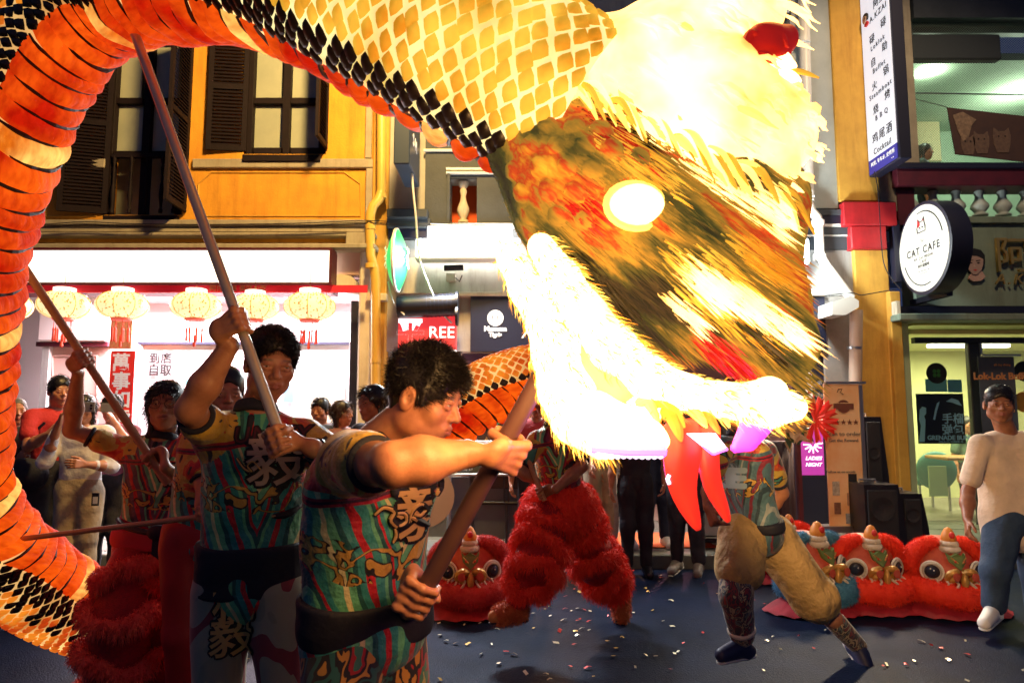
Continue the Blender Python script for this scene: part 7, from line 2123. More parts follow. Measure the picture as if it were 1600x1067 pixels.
def trouser_mat(name, cols, scale=5.0):
    m = mat(name, cols[0], rough=.7, sheen=.3)
    nt = m.node_tree; b = nt.nodes['Principled BSDF']; at = nt.nodes.new('ShaderNodeAttribute'); at.attribute_name = 'suv'
    n = nt.nodes.new('ShaderNodeTexNoise'); n.inputs['Scale'].default_value = scale; n.inputs['Detail'].default_value = 2.5; n.inputs['Distortion'].default_value = 1.1
    mp = nt.nodes.new('ShaderNodeMapping'); mp.inputs['Scale'].default_value = (1.6, 1.6, .8); mp.inputs['Rotation'].default_value = (0, .5, 0)
    nt.links.new(at.outputs['Vector'], mp.inputs[0]); nt.links.new(mp.outputs[0], n.inputs['Vector'])
    r = nt.nodes.new('ShaderNodeValToRGB'); cr = r.color_ramp; cr.interpolation = 'CONSTANT'
    k = len(cols); ps = [.0]+list(np.linspace(.36, .66, k-1))
    cr.elements[0].position = 0; cr.elements[0].color = (*cols[0], 1); cr.elements[1].position = ps[-1]; cr.elements[1].color = (*cols[-1], 1)
    for p_, c_ in list(zip(ps, cols))[1:-1]: e = cr.elements.new(p_); e.color = (*c_, 1)
    nt.links.new(n.outputs[0], r.inputs[0]); nt.links.new(r.outputs[0], b.inputs['Base Color'])
    return m
TR_C = trouser_mat('trousers_flame', [(.012, .015, .02), (.02, .12, .10), (.012, .012, .015), (.55, .25, .04), (.012, .012, .015), (.40, .015, .02), (.05, .20, .12), (.5, .4, .1)], 5.5)
TR_B = trouser_mat('trousers_cream_panel', [(.30, .28, .20), (.33, .31, .22), (.25, .03, .04), (.34, .32, .22), (.28, .27, .19)], 2.2)
TR_E = mat('trousers_ochre', (.52, .34, .13), rough=.75, c2=(.42, .27, .10), nscale=4, bump=.9, bscale=9)
M_SEQ = mat('red_sequin_cloth', (.50, .012, .02), rough=.28, metal=.35, c2=(.28, .006, .012), nscale=60, bump=.7, bscale=240)
FUR_LEG = fur_mat('fur_leg_red', (.95, .06, .025), (.85, .03, .015))
FUR_LEG2 = fur_mat('fur_leg_coral', (.95, .17, .10), (.85, .08, .06))
M_SASH = mat('black_sash', (.012, .012, .022), rough=.7, bump=.35, bscale=30)
M_GOLDT = mat('gold_print', (.55, .34, .12), rough=.5)
M_CREAMT = mat('cream_print', (.45, .33, .26), rough=.5)
M_BSOLE = mat('white_sole', (.60, .60, .58), rough=.6)

def on_pole(a, b, py):
    for t in np.linspace(0, 1, 2000):
        q = a+(b-a)*t; fw_ = q[1]*CT+(q[2]-CAMZ)*ST; up_ = -q[1]*ST+(q[2]-CAMZ)*CT
        if 533.5-FPX*up_/fw_ >= py: return q
    return b

def sash(J, out, s, root, m=M_SASH, vox=.007, lo=.0, r=.135, hgt=.07, tilt=0.0):
    S = Sculpt(vox); up, side, fw = out['up'], out['side'], out['fw']
    for k in range(3):
        c = J['pelvis']+up*(lo+hgt*(k/2-.0))
        a = c-side*.052*s+up*tilt*.08; b = c+side*.052*s-up*tilt*.08
        S.cap(a, b, r*s, k=.015, sq=(fw, .82))
    lo_c = J['pelvis']+up*(lo-.02); hi_c = J['pelvis']+up*(lo+hgt+.02)
    for (c, sg) in ((lo_c, -1), (hi_c, 1)): S.ell(c+up*sg*.30, (1.6, 1.6, .30), np.stack([side, fw, up], 1), k=.012, sub=True)
    S.disp = waves(17, 60, .007, 5, (.25, .25, 2.0))
    V, F = S.mesh(); return link('sash', mesh_np('sash', V, F), m, root, True)

def fur_leg(root, pts, radii, fm, vox=.010, n=5200, L=.055, seed=1, w=.0022, tiers=None):
    """ruffled fur tiers down one leg; pts hip..ankle, each tier is its own ruffle"""
    pts = catmull(pts, 12); al_ = np.concatenate([[0], np.cumsum(np.linalg.norm(np.diff(pts, axis=0), axis=1))]); tot = al_[-1]
    S = Sculpt(vox)
    for i in range(0, len(pts)-6, 6):
        u = al_[i]/tot; u2 = al_[i+6]/tot
        S.cap(pts[i], pts[i+6], np.interp(u, [0, .5, 1], radii), np.interp(u2, [0, .5, 1], radii), k=.03)
    S.disp = waves(seed, 28, .007, 5); V, F = S.mesh()
    link('legging', mesh_np('legging', V, F), M_SEQ, root, True)
    T = tiers or [.22, .45, .68, .92]
    for k, u in enumerate(T):
        c = np.array([np.interp(u*tot, al_, pts[:, j]) for j in range(3)]); c2 = np.array([np.interp(min(u+.04, 1)*tot, al_, pts[:, j]) for j in range(3)])
        c1 = np.array([np.interp((u-.06)*tot, al_, pts[:, j]) for j in range(3)])
        ax = nrm(c2-c1); R = np.interp(u, [0, .5, 1], radii)
        q1 = nrm(np.cross(ax, (0, 1, .2))); q2 = np.cross(ax, q1)
        S = Sculpt(vox); m = 16; ring = []
        for i in range(m):
            t = 2*math.pi*i/m
            ring.append(c+(q1*math.cos(t)+q2*math.sin(t))*(R*1.06)+ax*(.035*math.sin(t*2+k*1.7+seed)+.012*math.sin(t*5+seed)))
        for i in range(m): S.cap(ring[i], ring[(i+1) % m], .032+.008*math.sin(i*1.3), k=.02)
        V, F = S.mesh(); o = link('fur_ruffle', mesh_np('fur_ruffle', V, F), fm, root, True)
        fur('fur', V, F, n, L, w, fm, o, droop=.5, jit=.45, seed=seed*7+k)

def J_(**k): return {a: A3(b) for a, b in k.items()}

# ------------------------------------------------------------------ young man with the steel pole
def cast_B():
    g1, g2 = on_pole(PB0, PB1, 506), on_pole(PB0, PB1, 686)
    Y = 2.36
    J = J_(head=P(423, 570, 2.34), neck=P(402, 648, 2.40), waist=P(392, 845, 2.42), pelvis=P(392, 915, 2.42),
           shR=P(334, 682, 2.38), shL=P(478, 688, 2.40), elR=P(297, 640, 2.13), wrR=P(358, 540, 2.10), elL=P(548, 738, 2.34), wrL=P(489, 700, 2.08),
           hipR=P(350, 925, 2.42), hipL=P(434, 925, 2.42), knR=P(338, 1110, 2.40), knL=P(446, 1110, 2.40), anR=P(335, 1300, 2.45), anL=P(450, 1300, 2.45), toR=P(325, 1335, 2.3), toL=P(460, 1335, 2.3))
    face = (.52, -.82, -.20)
    o = person('young man in teal dragon costume gripping a steel pole in both fists', J, face, (.10, -.99, 0),
               [('grip', g1, PB0-PB1, J['wrR'], .0165, 1), ('grip', g2, PB0-PB1, J['wrL'], .0165, 1)], s=1.0, vox=.0058, hair='short', nst=11000, hvox=.0026,
               shirt=COST, sleeve=.54, collar=BLACKC, pants=TR_B, shoes=(M_BLACKP, M_BSOLE), roll=.05, wr=.0060, arm=1.08, shirt_w=1.12, group='dancers in printed dragon costumes', seed=2)
    r = o['root']
    sash(J, o, 1.0, r, lo=.0, r=.136, hgt=.13, tilt=.1)
    VF = o['shirtVF']; sd = -o['side']   # picture-right of his chest
    R_, U = (1, 0, .02), (0, 0, 1)
    project_text('UNITY', P(388, 684, 2.1), R_, U, .075, (0, 1, 0), VF, INK, r, offset=.010, spacing=1.15)
    project_text('UNITY', P(388, 684, 2.1), R_, U, .075, (0, 1, 0), VF, M_MAROON, r, offset=.0, spacing=1.15, lift=.004)
    project_text('毅', P(393, 733, 2.1), R_, U, .185, (0, 1, 0), VF, INK, r, offset=.022)
    project_text('毅', P(393, 733, 2.1), R_, U, .185, (0, 1, 0), VF, M_CREAMT, r, offset=.004, lift=.005)
    # scroll ornaments round the character
    for (pts, w) in (([(432, 742), (440, 728), (452, 726), (458, 736), (450, 745), (443, 740)], .006), ([(452, 745), (462, 738), (478, 730), (490, 736), (484, 748), (470, 746)], .006), ([(448, 748), (440, 762), (446, 772), (438, 790), (425, 808), (405, 822), (384, 824)], .008), ([(370, 742), (360, 728), (350, 735), (356, 745), (344, 740), (332, 722)], .005), ([(438, 750), (428, 765), (435, 778), (426, 795)], .005)):
        T = BVHTree.FromPolygons([tuple(v) for v in VF[0]], [tuple(int(i) for i in f) for f in VF[1]])
        q = []
        for p in catmull([P(a, b, 2.1) for a, b in pts], 6):
            h_ = T.ray_cast(Vector(p), Vector((0, 1, 0)))
            if h_[0] is not None: q.append(A3(h_[0])+A3(h_[1])*.002)
        if len(q) > 3:
            MB().tube(q, [w*1.5*(.4+.6*math.sin(math.pi*i/(len(q)-1)))+.001 for i in range(len(q))], 6).build('scroll_outline', INK, r)
            MB().tube([a+np.array([0, -.004, 0]) for a in q], [w*.8*(.4+.6*math.sin(math.pi*i/(len(q)-1)))+.0006 for i in range(len(q))], 6).build('scroll_print', M_GOLDT, r)
    VP = o['pantsVF']
    for i, ch in enumerate('机毅'):
        p = P(318-i*6, 978+i*62, 2.1)
        project_text(ch, p, R_, U, .135, (0, 1, 0), VP, INK, r, offset=.02); project_text(ch, p, R_, U, .135, (0, 1, 0), VP, M_GOLDT, r, offset=.003, lift=.005)
    MB().tube(catmull([J['wrL']+A3((.012*math.cos(t)+0, .0, 0))*0+nrm(np.cross(J['wrL']-J['elL'], (0, 0, 1)))*.031*math.cos(t)+nrm(np.cross(J['wrL']-J['elL'], np.cross(J['wrL']-J['elL'], (0, 0, 1))))*.031*math.sin(t)+(J['elL']-J['wrL'])*.06 for t in np.linspace(0, 2*math.pi, 15)], 3), .007, 6).build('wrist_band', M_BLACKP, r, True)
cast_B()

# ------------------------------------------------------------------ curly-haired man in front
def cast_C():
    g1 = on_pole(PC0, PC1, 700); g2 = on_pole(PC0, PC1, 932)
    J = J_(head=P(662, 622, 1.78), neck=P(590, 702, 1.84), waist=P(566, 905, 1.90), pelvis=P(572, 985, 1.90),
           shR=P(548, 722, 1.70), shL=P(600, 742, 2.02), elR=P(612, 726, 1.41), wrR=P(740, 704, 1.44), elL=P(640, 880, 2.05), wrL=P(640, 948, 1.84),
           hipR=P(535, 1000, 1.86), hipL=P(600, 1000, 1.96), knR=P(530, 1240, 1.78), knL=P(640, 1220, 1.95), anR=P(500, 1480, 1.9), anL=P(650, 1480, 2.05), toR=P(560, 1540, 1.8), toL=P(710, 1530, 2.0))
    J['wrR'] = g1+(J['elR']-g1)*.0+nrm(J['elR']-g1)*.088+A3((0, -.02, 0)); 
    face = (.93, -.22, -.30)
    o = person('curly-haired man leaning in profile, bare arm stretched out to grip the dark pole', J, face, (.62, -.78, 0),
               [('grip', g1, PC0-PC1, J['wrR'], .0215, 1), ('grip', g2, PC0-PC1, J['wrL'], .0215, 1)], s=1.02, vox=.0052, hair='wavy', nst=20000, hvox=.0026, skin=SKIN,
               shirt=COST, sleeve=.44, collar=BLACKC, pants=TR_C, shoes=(M_BLACKP, M_BSOLE), wr=.0075, arm=1.14, shirt_w=1.15, group='dancers in printed dragon costumes', seed=5)
    r = o['root']
    sash(J, o, 1.0, r, lo=.01, r=.138, hgt=.08, tilt=-.3)
    VF = o['shirtVF']
    R_, U = (1, 0, 0), (0, 0, 1)
    for ch, (px, py) in (('毅', (640, 845)),):
        project_text(ch, P(px, py, 1.5), R_, U, .16, (0, 1, 0), VF, INK, r, offset=.02); project_text(ch, P(px, py, 1.5), R_, U, .16, (0, 1, 0), VF, M_GOLDT, r, offset=.003, lift=.005)
    T = BVHTree.FromPolygons([tuple(v) for v in VF[0]], [tuple(int(i) for i in f) for f in VF[1]])
    for (pts, w) in (([(540, 838), (556, 826), (572, 836), (566, 852), (578, 866), (592, 858), (590, 842), (578, 840)], .009), ([(596, 862), (604, 838), (618, 826), (626, 838), (616, 850), (606, 846)], .008), ([(645, 760), (650, 790), (644, 815)], .012), ([(572, 868), (574, 884), (568, 898)], .007), ([(600, 850), (620, 868), (640, 892)], .009)):
        q = []
        for p in catmull([P(a, b, 1.45) for a, b in pts], 6):
            h_ = T.ray_cast(Vector(p), Vector((0, 1, 0)))
            if h_[0] is not None: q.append(A3(h_[0])+A3(h_[1])*.002)
        if len(q) > 3:
            n = len(q)
            MB().tube(q, [w*1.15*(.45+.55*math.sin(math.pi*i/(n-1)))+.001 for i in range(n)], 6).build('scroll_outline', INK, r)
            MB().tube([a+np.array([.001, -.006, .001]) for a in q], [w*.62*(.45+.55*math.sin(math.pi*i/(n-1)))+.0006 for i in range(n)], 6).build('scroll_print', M_GOLDT, r)
cast_C()

# ------------------------------------------------------------------ dancer with glasses in red fur leggings
def cast_A():
    g1 = on_pole(PA0, PA1, 560); g2 = on_pole(PA0, PA1, 717)
    Y = 3.4
    J = J_(head=P(259, 634, 3.36), neck=P(254, 688, 3.42), waist=P(238, 800, 3.45), pelvis=P(238, 838, 3.45),
           shR=P(198, 704, 3.42), shL=P(304, 712, 3.45), elR=P(112, 672, 3.30), wrR=P(122, 582, 3.16), elL=P(322, 778, 3.32), wrL=P(258, 730, 3.15),
           hipR=P(212, 852, 3.45), hipL=P(266, 852, 3.45), knR=P(196, 962, 3.35), knL=P(272, 965, 3.45), anR=P(186, 1085, 3.42), anL=P(262, 1085, 3.5), toR=P(180, 1112, 3.28), toL=P(270, 1112, 3.36))
    o = person('dancer in glasses and red fur leggings gripping a wooden pole, gazing upward', J, (.30, -.93, .05), (.05, -1, 0),
               [('grip', g1, PA0-PA1, J['wrR'], .018, 1), ('grip', g2, PA0-PA1, J['wrL'], .018, 1)], s=.98, vox=.0075, hair='bob', nst=1600, glasses=True,
               shirt=COSTM, sleeve=.48, collar=BLACKC, pants=M_SEQ, shoes=(FUR_LEG2, M_BSOLE), wr=.004, mouth=.004, roll=-.04, arm=.94, group='dancers in printed dragon costumes', seed=4)
    r = o['root']; VF = o['shirtVF']
    for ch, px, py, sz in (('机', 226, 752, .12), ('毅', 262, 745, .10)):
        project_text(ch, P(px, py, 3.1), (1, 0, 0), (0, 0, 1), sz, (0, 1, 0), VF, INK, r, offset=.02); project_text(ch, P(px, py, 3.1), (1, 0, 0), (0, 0, 1), sz, (0, 1, 0), VF, M_CREAMT, r, offset=.0, lift=.005)
    sash(J, o, .92, r, lo=-.02, r=.150, hgt=.05, m=mat('red_waistband', (.55, .03, .05), rough=.7), vox=.009)
    # black belt and hanging knot
    MB().tube(catmull([P(x, y, Y_) for x, y, Y_ in ((185, 812, 3.42), (195, 822, 3.29), (235, 832, 3.22), (280, 828, 3.26), (298, 818, 3.4))], 5), .014, 6).build('belt', M_SASH, r, True)
    MB().sphere(P(246, 832, 3.20), (.05, .025, .035), 12, 8).build('belt_knot', M_SASH, r, True)
    MB().poly([P(x, y, 3.2) for x, y in ((238, 838), (254, 838), (258, 868), (248, 874), (236, 866))], (0, .015, 0)).build('belt_tail', M_SASH, r)
    fur_leg(r, [J['hipR']+A3((.02, 0, .02)), J['knR'], J['anR']+A3((0, 0, .03))], [.10, .15, .16], FUR_LEG2, n=6500, L=.036, seed=3, tiers=[.22, .47, .72, .97])
    fur_leg(r, [J['hipL']+A3((.0, 0, .02)), J['knL'], J['anL']+A3((0, 0, .03))], [.10, .13, .14], FUR_LEG, n=4500, L=.036, seed=5, tiers=[.20, .45, .70, .95])
cast_A()

# ------------------------------------------------------------------ running dancer in red fur
def cast_D():
    g1 = on_pole(PD0, PD1, 770); 
    J = J_(head=P(852, 618, 4.42), neck=P(868, 668, 4.50), waist=P(872, 752, 4.55), pelvis=P(876, 784, 4.55),
           shR=P(838, 690, 4.45), shL=P(902, 690, 4.55), elR=P(812, 735, 4.40), wrR=P(838, 772, 4.38), elL=P(910, 728, 4.38), wrL=P(868, 764, 4.30),
           hipR=P(856, 795, 4.5), hipL=P(896, 795, 4.6), knR=P(838, 880, 4.32), knL=P(932, 878, 4.7), anR=P(808, 952, 4.35), anL=P(968, 930, 5.0), toR=P(772, 962, 4.28), toL=P(972, 972, 5.02))
    J['wrR'] = g1+A3((-.03, .05, .07))
    o = person('running dancer in bright red fur leggings crossing the street with a thin pole', J, (-.75, -.62, -.15), (-.45, -.9, 0),
               [('grip', g1, PD0-PD1, J['wrL'], .016, 1)], s=.96, vox=.009, hair='short', nst=0, skin=SKIN_D,
               shirt=COSTR, sleeve=.55, collar=BLACKC, pants=M_SEQ, shoes=(mat('shoe_fur_orange', (.55, .20, .06), rough=.8), M_BLACKP), group='dancers in printed dragon costumes', seed=6)
    r = o['root']
    S = Sculpt(.010); S.cap(J['pelvis']+A3((-.07, 0, -.03)), J['pelvis']+A3((.07, 0, -.03)), .175, k=.03); V, F = S.mesh(); q = link('fur_waist', mesh_np('fur_waist', V, F), FUR_LEG, r, True); fur('fur', V, F, 6000, .05, .0024, FUR_LEG, q, droop=.6, seed=9)
    fur_leg(r, [J['hipR'], J['knR'], J['anR']+A3((.0, 0, .05))], [.13, .15, .075], FUR_LEG, n=4800, L=.045, seed=11, tiers=[.18, .40, .60, .80])
    fur_leg(r, [J['hipL'], J['knL'], J['anL']+A3((-.0, 0, .05))], [.13, .14, .075], FUR_LEG, n=4800, L=.045, seed=12, tiers=[.18, .40, .60, .80])
    for sd in 'RL':
        S = Sculpt(.009); S.cap(J['an'+sd], J['an'+sd]*.3+J['to'+sd]*.7, .070, .058, k=.02); V, F = S.mesh(); q = link('shoe_fur', mesh_np('shoe_fur', V, F), FUR_ORANGE, r, True); fur('fur', V, F, 2600, .03, .0018, FUR_ORANGE, q, droop=.3, seed=14)
cast_D()

# ------------------------------------------------------------------ runner in ochre trousers
def cast_E():
    J = J_(head=P(1145, 628, 3.98), neck=P(1158, 682, 4.05), waist=P(1168, 800, 4.12), pelvis=P(1180, 832, 4.12),
           shR=P(1128, 702, 3.95), shL=P(1198, 704, 4.20), elR=P(1110, 755, 3.80), wrR=P(1106, 792, 3.66), elL=P(1222, 770, 4.3), wrL=P(1190, 810, 4.38),
           hipR=P(1160, 842, 4.05), hipL=P(1205, 840, 4.2), knR=P(1150, 930, 3.92), knL=P(1272, 935, 4.15), anR=P(1162, 1006, 4.02), anL=P(1340, 1008, 4.3), toR=P(1128, 1022, 3.94), toL=P(1360, 1052, 4.2))
    hd = ('open', J['wrR'], (.15, -.5, -.7), (-.9, -.2, .1), .9, -1)
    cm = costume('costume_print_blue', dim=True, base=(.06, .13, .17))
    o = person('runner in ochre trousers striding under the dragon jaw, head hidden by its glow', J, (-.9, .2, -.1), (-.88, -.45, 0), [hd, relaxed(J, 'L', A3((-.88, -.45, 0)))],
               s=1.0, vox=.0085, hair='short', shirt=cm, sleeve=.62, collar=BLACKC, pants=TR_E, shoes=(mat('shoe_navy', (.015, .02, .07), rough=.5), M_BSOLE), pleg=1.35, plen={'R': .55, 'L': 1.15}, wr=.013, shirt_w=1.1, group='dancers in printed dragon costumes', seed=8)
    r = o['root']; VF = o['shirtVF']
    project_text('KE', P(1186, 766, 3.5), (1, 0, .12), (0, 0, 1), .15, (0, 1, 0), VF, mat('print_pale_blue', (.30, .42, .48)), r, offset=.008)
    sash(J, o, .95, r, lo=.05, r=.150, hgt=.02, vox=.009)
    # decorated gaiter on the standing leg, orange shoulder patch
    S = Sculpt(.009); S.cap(J['knR']*.5+J['hipR']*.5, J['knR'], .105, .092, k=.02); S.cap(J['knR'], J['anR']*.8+J['knR']*.2, .092, .068, k=.02); S.disp = waves(3, 30, .006, 5); V, F = S.mesh()
    me = mesh_np('gaiter', V, F); add_attr(me, 'suv', V-J['knR'])
    link('gaiter', me, trouser_mat('gaiter_print', [(.03, .02, .03), (.20, .02, .03), (.02, .02, .03), (.40, .30, .18), (.03, .02, .03), (.10, .14, .14), (.3, .05, .03)], 14), r, True)
    S = Sculpt(.009); c = J['knR']*.3+J['anR']*.7; S.torus(c, nrm(J['anR']-J['knR']), .062, .018); V, F = S.mesh(); link('gaiter_trim', mesh_np('gaiter_trim', V, F), FUR_WHITE, r, True)
    S = Sculpt(.009); S.cap(J['knL']*.5+J['anL']*.5, J['anL'], .062, .052, k=.02); V, F = S.mesh(); me = mesh_np('gaiter', V, F); add_attr(me, 'suv', V-J['knL']); link('gaiter', me, MATS['gaiter_print'], r, True)
cast_E()

# ------------------------------------------------------------------ second pole carrier between, mostly hidden
def cast_F():
    J = J_(head=P(352, 618, 3.05), neck=P(345, 672, 3.1), waist=P(318, 800, 3.1), pelvis=P(312, 850, 3.1),
           shR=P(306, 690, 3.1), shL=P(400, 690, 3.1), elR=P(322, 775, 2.98), wrR=P(322, 808, 2.93), elL=P(400, 770, 3.1), wrL=P(395, 830, 3.0),
           hipR=P(290, 860, 3.1), hipL=P(345, 860, 3.1), knR=P(285, 990, 3.1), knL=P(350, 990, 3.1), anR=P(285, 1130, 3.15), anL=P(350, 1130, 3.15), toR=P(280, 1160, 3.05), toL=P(355, 1160, 3.05))
    o = person('dancer mostly hidden behind the steel-pole man, yellow sleeve and red trousers showing', J, (.5, -.85, 0), (.1, -1, 0), [('grip', PF1+(PF0-PF1)*.02, PF1-PF0, J['wrR'], .012, 1)],
               s=.98, vox=.010, hair='short', shirt=COST, sleeve=.5, collar=BLACKC, pants=mat('bright_red_trousers', (.55, .02, .02), rough=.5, c2=(.4, .01, .01), nscale=5), shoes=(M_BLACKP, M_BSOLE), group='dancers in printed dragon costumes', seed=12)
cast_F()

# ------------------------------------------------------------------ bystanders
def cloth(name, c, c2=None): return mat(name, c, rough=.85, c2=c2 or tuple(v*.75 for v in c), nscale=5, bump=.8, bscale=4.5)
TEE_W = cloth('tee_white_warm_lit', (.92, .72, .54)); TEE_R = cloth('tee_red', (.50, .025, .03)); JACK_W = cloth('jacket_white', (.75, .73, .74)); PANT_BG = cloth('trousers_beige', (.42, .33, .22)); DENIM = cloth('denim', (.035, .07, .14), (.025, .05, .10)); DARKC = cloth('dark_cloth', (.02, .02, .03)); BLUEJ = cloth('blue_jacket', (.06, .09, .15))  # white tee has warm light put into its base colour
SNK = (M_WHITE, M_BSOLE); SHB = (M_BLACKP, M_BLACKP)

def man_white():
    J = J_(head=P(1561, 632, 4.74), neck=P(1574, 682, 4.80), waist=P(1584, 775, 4.82), pelvis=P(1586, 812, 4.82),
           shR=P(1530, 695, 4.78), shL=P(1630, 698, 4.85), elR=P(1512, 770, 4.78), wrR=P(1512, 812, 4.68), elL=P(1648, 770, 4.85), wrL=P(1645, 830, 4.75),
           hipR=P(1566, 825, 4.82), hipL=P(1608, 825, 4.82), knR=P(1556, 890, 4.75), knL=P(1618, 895, 4.85), anR=P(1553, 950, 4.80), anL=P(1622, 955, 4.9), toR=P(1538, 972, 4.66), toL=P(1612, 975, 4.76))
    o = person('stocky man in a white T-shirt and jeans standing beside the lion heads', J, (-.42, -.9, -.05), (-.25, -.97, 0), [relaxed(J, 'R', A3((-.25, -.97, 0))), relaxed(J, 'L', A3((-.25, -.97, 0)))],
               s=1.02, vox=.0075, hair='short', nst=3200, shirt=TEE_W, sleeve=.72, pants=None, shoes=SNK, shirt_len=.09, fat=1.10, face_fat=1.08, wr=.011, arm=1.05, shirt_w=1.16, skin=SKIN_D, seed=21)
    r = o['root']; S = Sculpt(.009); 
    S.cap(J['pelvis']-A3((.06, 0, 0)), J['pelvis']+A3((.06, 0, 0)), .13, k=.04)
    for sd in 'LR': S.cap(J['hip'+sd], J['kn'+sd], .118, .092, k=.04); S.cap(J['kn'+sd], J['kn'+sd]*.12+J['an'+sd]*.88, .090, .078, k=.03)
    S.disp = waves(3, 26, .006, 5); V, F = S.mesh(); link('jeans', mesh_np('jeans', V, F), DENIM, r, True)
man_white()

def px_stand(px, Y, h, yaw, label, shirt, pants, shoes=SHB, hair='short', armL=None, armR=None, lean=0, z0=0.0, seed=1, skin=None, sleeve=.6, hairmat=None, pyf=None, face=None, extra=None, nst=1500, pose=None, fat=1.0, vox=.0085):
    x = P(px, 700, Y)[0]
    J, f, s = stand(x, Y, h, yaw, z0, armL, armR, lean)
    if pose: pose(J)
    o = person(label, J, face or tuple(f), tuple(f), [relaxed(J, 'L', f), relaxed(J, 'R', f)], s=s, vox=vox, hair=hair, nst=nst, shirt=shirt, pants=pants, shoes=shoes, sleeve=sleeve, skin=skin, seed=seed, wr=.009, hairmat=hairmat, fat=fat)
    return o, J
fold = ((.02, .10, -.26), (-.16, .30, -.20))
# left crowd
GREYH = mat('hair_grey', (.10, .10, .10), rough=.6)
px_stand(22, 6.0, 1.60, .75, 'elderly man with thin grey hair in a dark shirt beside the man in red', DARKC, DARKC, hair='crop', hairmat=GREYH, seed=31, skin=SKIN_D, armR=fold)
px_stand(86, 5.9, 1.78, .9, 'man in a red T-shirt with his forearm resting on the next woman', TEE_R, DARKC, armR=((.05, .16, -.22), (-.02, .36, -.12)), armL=((.05, .02, -.28), (.0, .2, -.38)), seed=32, fat=1.06)
px_stand(128, 5.55, 1.62, .25, 'woman in an open white jacket and beige trousers filming with her phone', JACK_W, PANT_BG, hair='bob', armR=((.04, .14, -.22), (-.08, .24, .10)), armL=((.06, .06, -.27), (-.08, .22, -.24)), seed=33, sleeve=1.6)
px_stand(173, 6.0, 1.62, .15, 'smiling person raising a phone in front of the red scroll', cloth('mauve_top', (.25, .08, .16)), DARKC, hair='short', armR=((.05, .2, -.14), (-.08, .27, .12)), armL=((.05, .2, -.14), (-.08, .27, .12)), seed=34)
px_stand(290, 6.2, 1.58, -.3, 'person in a blue jacket standing behind the dancer in glasses', BLUEJ, DARKC, seed=35, hair='short', sleeve=1.5, nst=0)
px_stand(500, 6.2, 1.60, -.2, 'short-haired onlooker whose head shows between the two pole carriers', DARKC, DARKC, seed=36)
px_stand(531, 6.0, 1.58, 1.3, 'long-haired onlooker standing against the bright shopfront', cloth('rust_top', (.25, .10, .07)), DARKC, hair='bob', hairmat=HAIR_B, seed=37)
px_stand(583, 4.6, 1.66, -.7, 'dark-haired woman looking out from behind the curly-haired man', DARKC, DARKC, hair='bob', seed=38, skin=SKIN)
def phone(px, py, Y, lb, tilt=0):
    c = P(px, py, Y); o = empty('phone', tuple(c), lb, 'phone')
    MB().box(c[0]-.075, c[0]+.075, c[1]-.004, c[1]+.004, c[2]-.037, c[2]+.037, .004).build('case', M_GREYW, o)
    MB().box(c[0]-.07, c[0]+.07, c[1]+.0045, c[1]+.0055, c[2]-.033, c[2]+.033).build('screen', glow('phone_screen', (.5, .6, .8), 1.0), o)
    for k in range(2): MB().cyl((c[0]+.05, c[1]-.008, c[2]+.012-.022*k), (c[0]+.05, c[1]-.004, c[2]+.012-.022*k), .009, n=10).build('lens', M_BLACKP, o)
phone(133, 636, 5.20, 'phone held sideways by the woman in the white jacket')
phone(172, 637, 5.58, 'phone held up in front of the smiling face by the scroll')
def lanyard_bag():
    b = empty('id_badge', P(148, 778, 5.3), 'dark badge holder hanging at the hip of the beige trousers', 'badge')
    bx(143, 770, 154, 790, 5.36, .01, M_BLACKP, 'holder', b); bx(145, 776, 152, 787, 5.355, .004, M_PAPER, 'card', b)
    c = empty('crossbody_bag', P(20, 725, 5.6), 'black bag slung over the dark shirt of the man in red', 'bag')
    S = Sculpt(.01); S.ell(P(38, 742, 5.72), (.20, .09, .14), k=.02); V, F = S.mesh(); link('pouch', mesh_np('pouch', V, F), BLACKC, c, True)
    MB().tube(catmull([P(x, y, Y) for x, y, Y in ((22, 760, 5.62), (14, 730, 5.66), (40, 690, 5.68), (70, 660, 5.72))], 5), .012, 6).build('strap', M_BLACKP, c)
lanyard_bag()
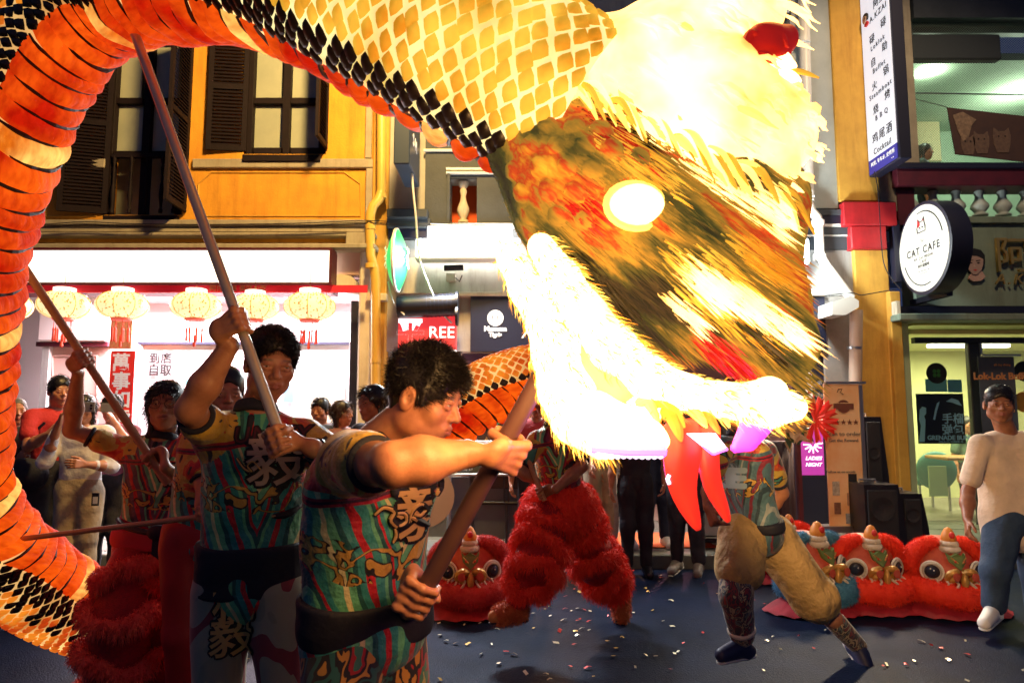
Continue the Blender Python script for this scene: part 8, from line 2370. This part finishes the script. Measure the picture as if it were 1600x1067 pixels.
# centre crowd, on the pavement under the jaw
PVZ = .135
def bend(J):
    for k in ('neck', 'head', 'shL', 'shR', 'elL', 'elR', 'wrL', 'wrR'):
        pass
px_stand(838, 6.6, 1.66, -.1, 'person in a red polo shirt behind the thin pink pole', cloth('polo_pink_red', (.50, .06, .08)), DARKC, z0=0, seed=41, hair='short')
px_stand(936, 6.95, 1.62, .35, 'visitor in a rolled red top and beige trousers reaching down beside the mat', TEE_R, PANT_BG, z0=PVZ, seed=42, lean=.22, armR=((-.02, .16, -.27), (.12, .34, -.46)), shoes=SNK)
px_stand(992, 6.42, 1.52, -.1, 'child-sized onlooker in black clothes standing at the kerb', cloth('black_tee', (.018, .018, .028)), cloth('black_slacks', (.014, .014, .024)), seed=43, hair='bob', armL=((.13, .0, -.22), (.10, .10, -.44)), armR=((.05, -.02, -.27), (.07, .02, -.5)))
px_stand(968, 7.0, 1.58, .1, 'onlooker in pale skirt carrying a paper bag behind the child in black', cloth('violet_top', (.15, .05, .20)), cloth('pale_skirt', (.45, .40, .38)), z0=PVZ, seed=44, shoes=SNK, hair='bob')
px_stand(1022, 7.05, 1.62, .0, 'onlooker in dark purple top with bare forearms behind the red ribbon', cloth('purple_top', (.10, .03, .16)), cloth('navy_skirt', (.02, .03, .07)), z0=PVZ, seed=45, shoes=SNK, hair='bob')
px_stand(1070, 6.5, 1.70, -.5, 'person in dark jeans and grey trainers behind the hanging red ribbon', cloth('navy_tee', (.02, .03, .06)), cloth('dark_jeans', (.03, .035, .05)), seed=46, shoes=(cloth('grey_trainer', (.22, .20, .18)), M_BSOLE), armR=((-.02, .16, -.22), (-.1, .1, -.4)))
px_stand(1128, 7.1, 1.66, .4, 'person with bright white trainers standing by the grey equipment box', DARKC, cloth('charcoal_trousers', (.03, .03, .035)), z0=PVZ, seed=47, shoes=SNK)
def bags():
    b = empty('paper_bag', P(973, 768, 6.6), 'brown printed paper bag hanging beside the child in black', 'bag')
    bx(965, 741, 978, 773, 6.62, .08, mat('kraft_paper', (.45, .33, .22), rough=.8), 'bag_body', b)
    MB().tube([P(x, y, 6.62) for x, y in ((967, 741), (964, 734), (976, 734), (976, 741))], .005, 5).build('handle', M_PAPER, b)
    for i in range(3): bx(967, 748+i*7, 976, 751+i*7, 6.615, .003, PRG, 'bag_print', b)
bags()
# woman upstairs
px_stand(1472, 9.3, 1.62, .9, 'woman seen in silhouette through the netting of the upper veranda', cloth('grey_blue_top', (.10, .16, .17)), DARKC, z0=P(1500, 350, 8.3)[2]-.2, hair='bob', seed=51, nst=200, vox=.012)
# person inside the cafe
px_stand(1512, 9.9, 1.60, .2, 'seated-height customer behind the bun poster inside the yellow cafe', cloth('green_top', (.12, .2, .14)), DARKC, z0=-.2, hair='short', seed=52, nst=0, vox=.013)
